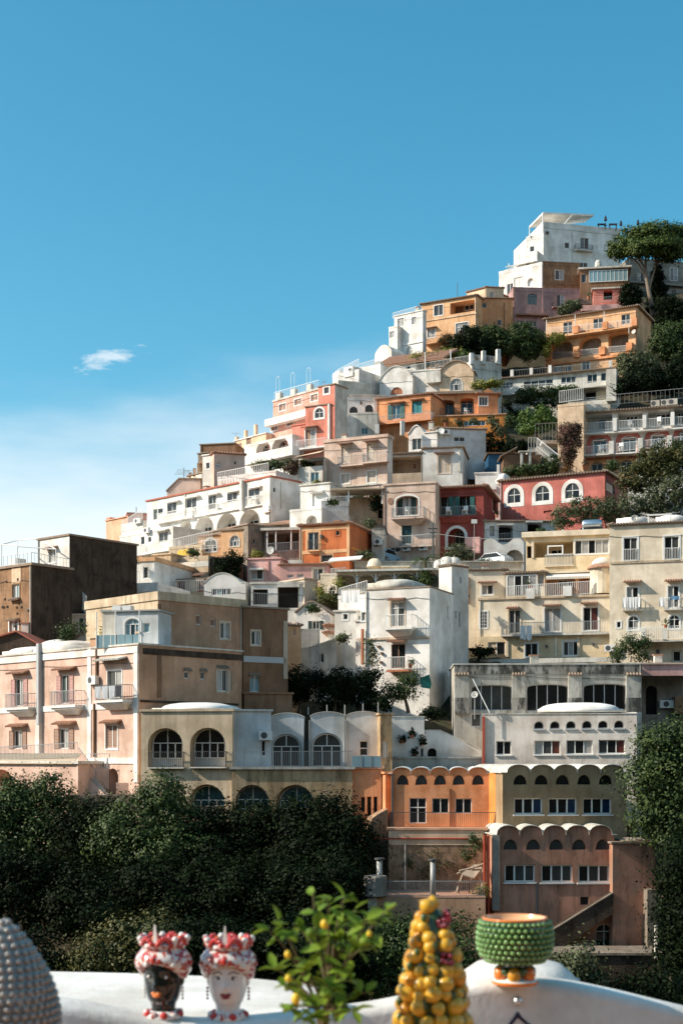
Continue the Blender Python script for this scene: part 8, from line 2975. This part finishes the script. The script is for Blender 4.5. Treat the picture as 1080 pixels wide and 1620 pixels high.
# ---- painted ceramic heads
def head(label, px, py, skin, lips, yaw, tilt=0.0):
    D_ = DW(px) + .075
    c = P(px, py, D_)
    c.z = float(P(px, np.interp(px, pxs, pys_s), DW(px)).z)
    M_ = at(c, R(yaw))
    t = Thing('head_vase', label, 'vase', M_, 'painted ceramic heads on the parapet')
    u = .91 * D_ / FPX                             # one photo pixel at this distance, in metres
    # face: stacked ellipses, nose and cheeks pushed out at the front (-y)
    nz, na = 30, 40
    vs, fs = [], []
    zz = [12, 18, 26, 34, 46, 60, 76, 92, 104]
    rx = [22, 21, 22, 27, 31, 33.5, 34, 33, 29]
    ry = [21, 20.5, 21, 28, 32, 33, 34, 33, 29]
    for j in range(nz):
        z = 12 + (104 - 12) * j / (nz - 1)
        a_, b_ = np.interp(z, zz, rx), np.interp(z, zz, ry)
        for i in range(na):
            th = 2 * math.pi * i / na
            x, y = a_ * math.cos(th), b_ * math.sin(th)
            if y < 0:
                k1 = math.exp(-(x / 5.0) ** 2)
                y -= 7.5 * k1 * math.exp(-((z - 58) / 7.0) ** 2) + 4.0 * math.exp(-(x / 3.2) ** 2) * math.exp(-((z - 68) / 10.0) ** 2)   # nose
                y -= 2.5 * math.exp(-(x / 9.0) ** 2) * math.exp(-((z - 33) / 5.0) ** 2)      # chin
                y += 3.2 * math.exp(-((abs(x) - 13) / 6.0) ** 2) * math.exp(-((z - 75) / 5.5) ** 2)   # eye sockets
                y -= 1.6 * math.exp(-((abs(x) - 17) / 7.0) ** 2) * math.exp(-((z - 56) / 8.0) ** 2)   # cheeks
            vs.append((x * u, y * u, z * u))
    for j in range(nz - 1):
        for i in range(na):
            k = (i + 1) % na
            fs.append((j * na + i, j * na + k, (j + 1) * na + k, (j + 1) * na + i))
    MB(M_).add(vs, fs).build('face', skin, t, smooth=True)

    def fy(x, z):
        a_, b_ = np.interp(z, zz, rx), np.interp(z, zz, ry)
        return -b_ * math.sqrt(max(0.05, 1 - (x / a_) ** 2))
    lp = MB(M_)
    y0 = fy(0, 45) * u
    lp.ball((-4.2 * u, y0 - .6 * u, 47 * u), 5.5 * u, 3.2 * u, 3.0 * u, 12, 8).ball((4.2 * u, y0 - .6 * u, 47 * u), 5.5 * u, 3.2 * u, 3.0 * u, 12, 8).ball((0, y0 - .8 * u, 43 * u), 7.6 * u, 3.6 * u, 3.4 * u, 12, 8)
    lp.build('lips', lips, t, smooth=True)
    for sx in (-1, 1):
        y1 = (fy(13, 75) + 3.4) * u
        e = MB(M_).ball((sx * 13 * u, y1, 75 * u), 6.8 * u, 2.6 * u, 3.2 * u, 12, 8).build('eye', 'ceramic_white', t, smooth=True)
        MB(M_).ball((sx * 12.5 * u, y1 - 1.7 * u, 75 * u), 3.1 * u, 1.5 * u, 3.0 * u, 10, 8).build('iris', 'brow', t, e, smooth=True)
        MB(M_).path([(sx * 6.5 * u, y1 - 1.2 * u, 77 * u), (sx * 12 * u, y1 - 1.8 * u, 79 * u), (sx * 20 * u, y1 + 1.5 * u, 76.5 * u)], .8 * u, 5).build('eyelid', 'brow', t, e)
        MB(M_).path([(sx * 5 * u, fy(5, 83) * u + .4 * u, 82.5 * u), (sx * 12 * u, fy(12, 86) * u, 86.5 * u), (sx * 22 * u, fy(22, 82) * u + .2 * u, 82.5 * u)], 1.2 * u, 5).build('eyebrow', 'brow', t)
        MB(M_).ball((sx * 34 * u, 2 * u, 66 * u), 3.5 * u, 6 * u, 9 * u, 10, 8).build('ear', skin, t, smooth=True)
        m = MB(M_)
        for q in range(4):
            m.ball((sx * 36 * u, -1 * u, (54 - q * 6) * u), 2.6 * u, n=8, m=6)
        m.build('earring', 'ceramic_white' if skin == 'ceramic_black' else 'lip_red', t, smooth=True)
    # turban: fat wound roll with knots
    m = MB(M_)
    pr = [(33, 68), (42, 71), (48, 82), (49.5, 96), (46, 110), (39, 120), (26, 125), (6, 126)]
    nn = 36
    vs, fs = [], []
    for r_, z in pr:
        for i in range(nn):
            th = 2 * math.pi * i / nn
            q = 1 + .045 * math.sin(th * 6 + z * .12)
            lift = 28.0 * max(0, -math.sin(th)) ** 1.3 * max(0.0, (108 - z) / 40)
            vs.append((r_ * q * math.cos(th) * u, r_ * q * .92 * math.sin(th) * u, (z + lift) * u))
    for j in range(len(pr) - 1):
        for i in range(nn):
            k = (i + 1) % nn
            fs.append((j * nn + i, j * nn + k, (j + 1) * nn + k, (j + 1) * nn + i))
    fs.append(tuple(range(nn)))
    fs.append(tuple(range((len(pr) - 1) * nn, len(pr) * nn)))
    tb = m.add(vs, fs).build('turban', 'ceramic_pattern', t, smooth=True)
    for i in range(12):
        th = 2 * math.pi * i / 12 + .2
        MB(M_).ball((47 * math.cos(th) * u, 43 * math.sin(th) * u, (97 + 7 * (i % 2)) * u), 4.2 * u, n=10, m=7).build('bead', 'ceramic_red' if i % 3 == 0 else 'ceramic_white', t, tb, smooth=True)
    MB(M_).ball((0, -45 * u, 106 * u), 5 * u, 4 * u, 7 * u, 10, 8).build('brooch', 'ceramic_red', t, tb, smooth=True)
    # crown
    cr = MB(M_).lathe([(33 * u, 122 * u), (37 * u, 123 * u), (39 * u, 131 * u), (35 * u, 133 * u), (33 * u, 128 * u)], 30, cap=False).build('crown', 'ceramic_pattern', t, smooth=True)
    for i in range(7):
        th = 2 * math.pi * i / 7 - math.pi / 2
        x, y = math.cos(th), math.sin(th)
        if i == 0:
            MB(M_).hexa([(-5 * u, -38 * u, 128 * u), (5 * u, -38 * u, 128 * u), (5 * u, -33 * u, 128 * u), (-5 * u, -33 * u, 128 * u), (-1.2 * u, -39 * u, 166 * u), (1.2 * u, -39 * u, 166 * u), (1.2 * u, -37 * u, 166 * u), (-1.2 * u, -37 * u, 166 * u)]).build('finial', 'ceramic_white', t, cr)
        else:
            MB(M_).tube((37 * x * u, 37 * y * u, 129 * u), (41 * x * u, 41 * y * u, 137 * u), 4.8 * u, 4.0 * u, 8).ball((41.5 * x * u, 41.5 * y * u, 140 * u), 5.6 * u, n=10, m=7).build('finial', 'ceramic_white', t, cr, smooth=True)
        t0, t1 = th + .1, th + 2 * math.pi / 7 - .1
        pts = []
        for q in range(7):
            a = t0 + (t1 - t0) * q / 6
            pts.append((38.5 * math.cos(a) * u, 38.5 * math.sin(a) * u, (129 + 13 * math.sin(math.pi * q / 6)) * u))
        MB(M_).path(pts, 4.8 * u, 6).build('scroll', 'ceramic_red', t, cr, smooth=True)
    for i in range(6):
        th = 2 * math.pi * i / 6 + .5
        MB(M_).ball((26 * math.cos(th) * u, 26 * math.sin(th) * u, 134 * u), 6 * u, 6 * u, 8 * u, 10, 7).build('crown_fruit', 'ceramic_red' if i % 2 else 'ceramic_orange', t, cr, smooth=True)
    # ruffled collar
    cl = MB(M_).lathe([(31 * u, 0), (33 * u, 4 * u), (26 * u, 11 * u), (21 * u, 14 * u)], 28).build('collar', 'ceramic_white', t, smooth=True)
    for i in range(10):
        th = 2 * math.pi * i / 10 + .1
        MB(M_).ball((29 * math.cos(th) * u, 29 * math.sin(th) * u, 8 * u), 7.5 * u, 6 * u, 7 * u, 10, 7).build('ruffle', 'ceramic_red' if i % 2 == 0 else 'ceramic_pattern', t, cl, smooth=True)


head('black-faced ceramic head vase with orange lips and a red and white crown', 259, 1617, 'ceramic_black', 'ceramic_orange', -16)
head('white-faced ceramic head vase with dark red lips and a red crown', 361, 1620, 'ceramic_white', 'lip_red', -4)

# ---- potted lemon plant
D_ = 2.9
s_ = D_ / FPX
b = P(510, 1800, D_)
t = Thing('lemon_plant', 'bushy potted lemon plant with bright green leaves and small yellow fruit', 'plant', at(b))
MB(at(b)).lathe([(.09, -.28), (.13, 0), (.14, .0), (.14, .03), (.12, .03), (.11, 0)], 24).build('pot', 'terracotta_pot', t)
me = bpy.data.meshes.new('leaf')
lv, lf = [], []
prof_ = [(0, .02), (.22, .2), (.5, .27), (.78, .17), (1.0, .0)]
for i, (l_, w_) in enumerate(prof_):
    bend = -.18 * l_ * l_
    lv += [(l_, -w_, bend + .09 * (w_ / .27)), (l_, 0, bend), (l_, w_, bend + .09 * (w_ / .27))]
for i in range(4):
    a = i * 3
    lf += [(a, a + 1, a + 4, a + 3), (a + 1, a + 2, a + 5, a + 4)]
me.from_pydata(lv, [], lf)
me.polygons.foreach_set('use_smooth', [True] * len(me.polygons))
me.materials.append(MATS['leaf_lemon'])
rr = random.Random(21)
stems = MB()
tips = [(425, 1470), (440, 1455), (470, 1462), (495, 1412), (520, 1425), (545, 1415), (560, 1440), (580, 1455), (605, 1440), (615, 1436), (430, 1530), (450, 1560), (480, 1530), (510, 1500), (540, 1490), (570, 1500), (590, 1480), (520, 1560), (560, 1550), (580, 1570), (480, 1590), (455, 1600), (540, 1600), (500, 1470), (535, 1460), (490, 1612), (530, 1618), (560, 1600), (465, 1618)]
nleaf = 0
root = P(512, 1640, D_)
stems.path([b, P(511, 1700, D_), root], .012, 6, .8)
fork = [P(500, 1585, D_), P(520, 1570, D_ + .03), P(515, 1600, D_ - .04)]
for f_ in fork:
    stems.path([root, f_], .008, 6, .8)
for (x, y) in tips:
    dd = rr.uniform(-.13, .13)
    tip = P(x, y, D_ + dd)
    f_ = min(fork, key=lambda q: (q - tip).length)
    mid = f_.lerp(tip, .55) + Vector((rr.uniform(-.01, .01), rr.uniform(-.01, .01), .012))
    stems.path([f_, mid, tip], .0035, 5, .4)
    for q in range(10):
        fr = 1.0 - q * .075
        base = mid.lerp(tip, max(0, fr)) if fr > 0 else mid
        if q > 7:
            base = f_.lerp(mid, rr.uniform(.4, 1))
        if nleaf >= 285:
            break
        o = bpy.data.objects.new('leaf', me)
        COL.objects.link(o)
        o.parent = t.o
        o.location = base - b
        L_ = rr.uniform(.026, .046) * (1 if q else 1.1)
        o.scale = (L_, L_ * rr.uniform(.8, 1.05), L_)
        o.rotation_euler = (rr.uniform(-.7, .7), rr.uniform(-1.1, .5), rr.uniform(0, 6.28))
        nleaf += 1
stems.build('stem', 'stem', t)
for x, y, r_ in ((513, 1462, 6.0), (455, 1510, 5), (456, 1548, 5), (468, 1580, 7), (584, 1477, 4)):
    p_ = P(x, y, D_ - .12)
    MB().ball(p_, r_ * s_, r_ * s_, r_ * 1.25 * s_, 12, 8).build('fruit', 'lemon_skin', t, smooth=True)
for x, y in ((492, 1476), (517, 1572), (577, 1490)):
    p_ = P(x, y, D_ - .1)
    MB().ball(p_, 9 * s_, 9 * s_, 8 * s_, 12, 8).build('green_fruit', 'leaf_lemon', t, smooth=True)
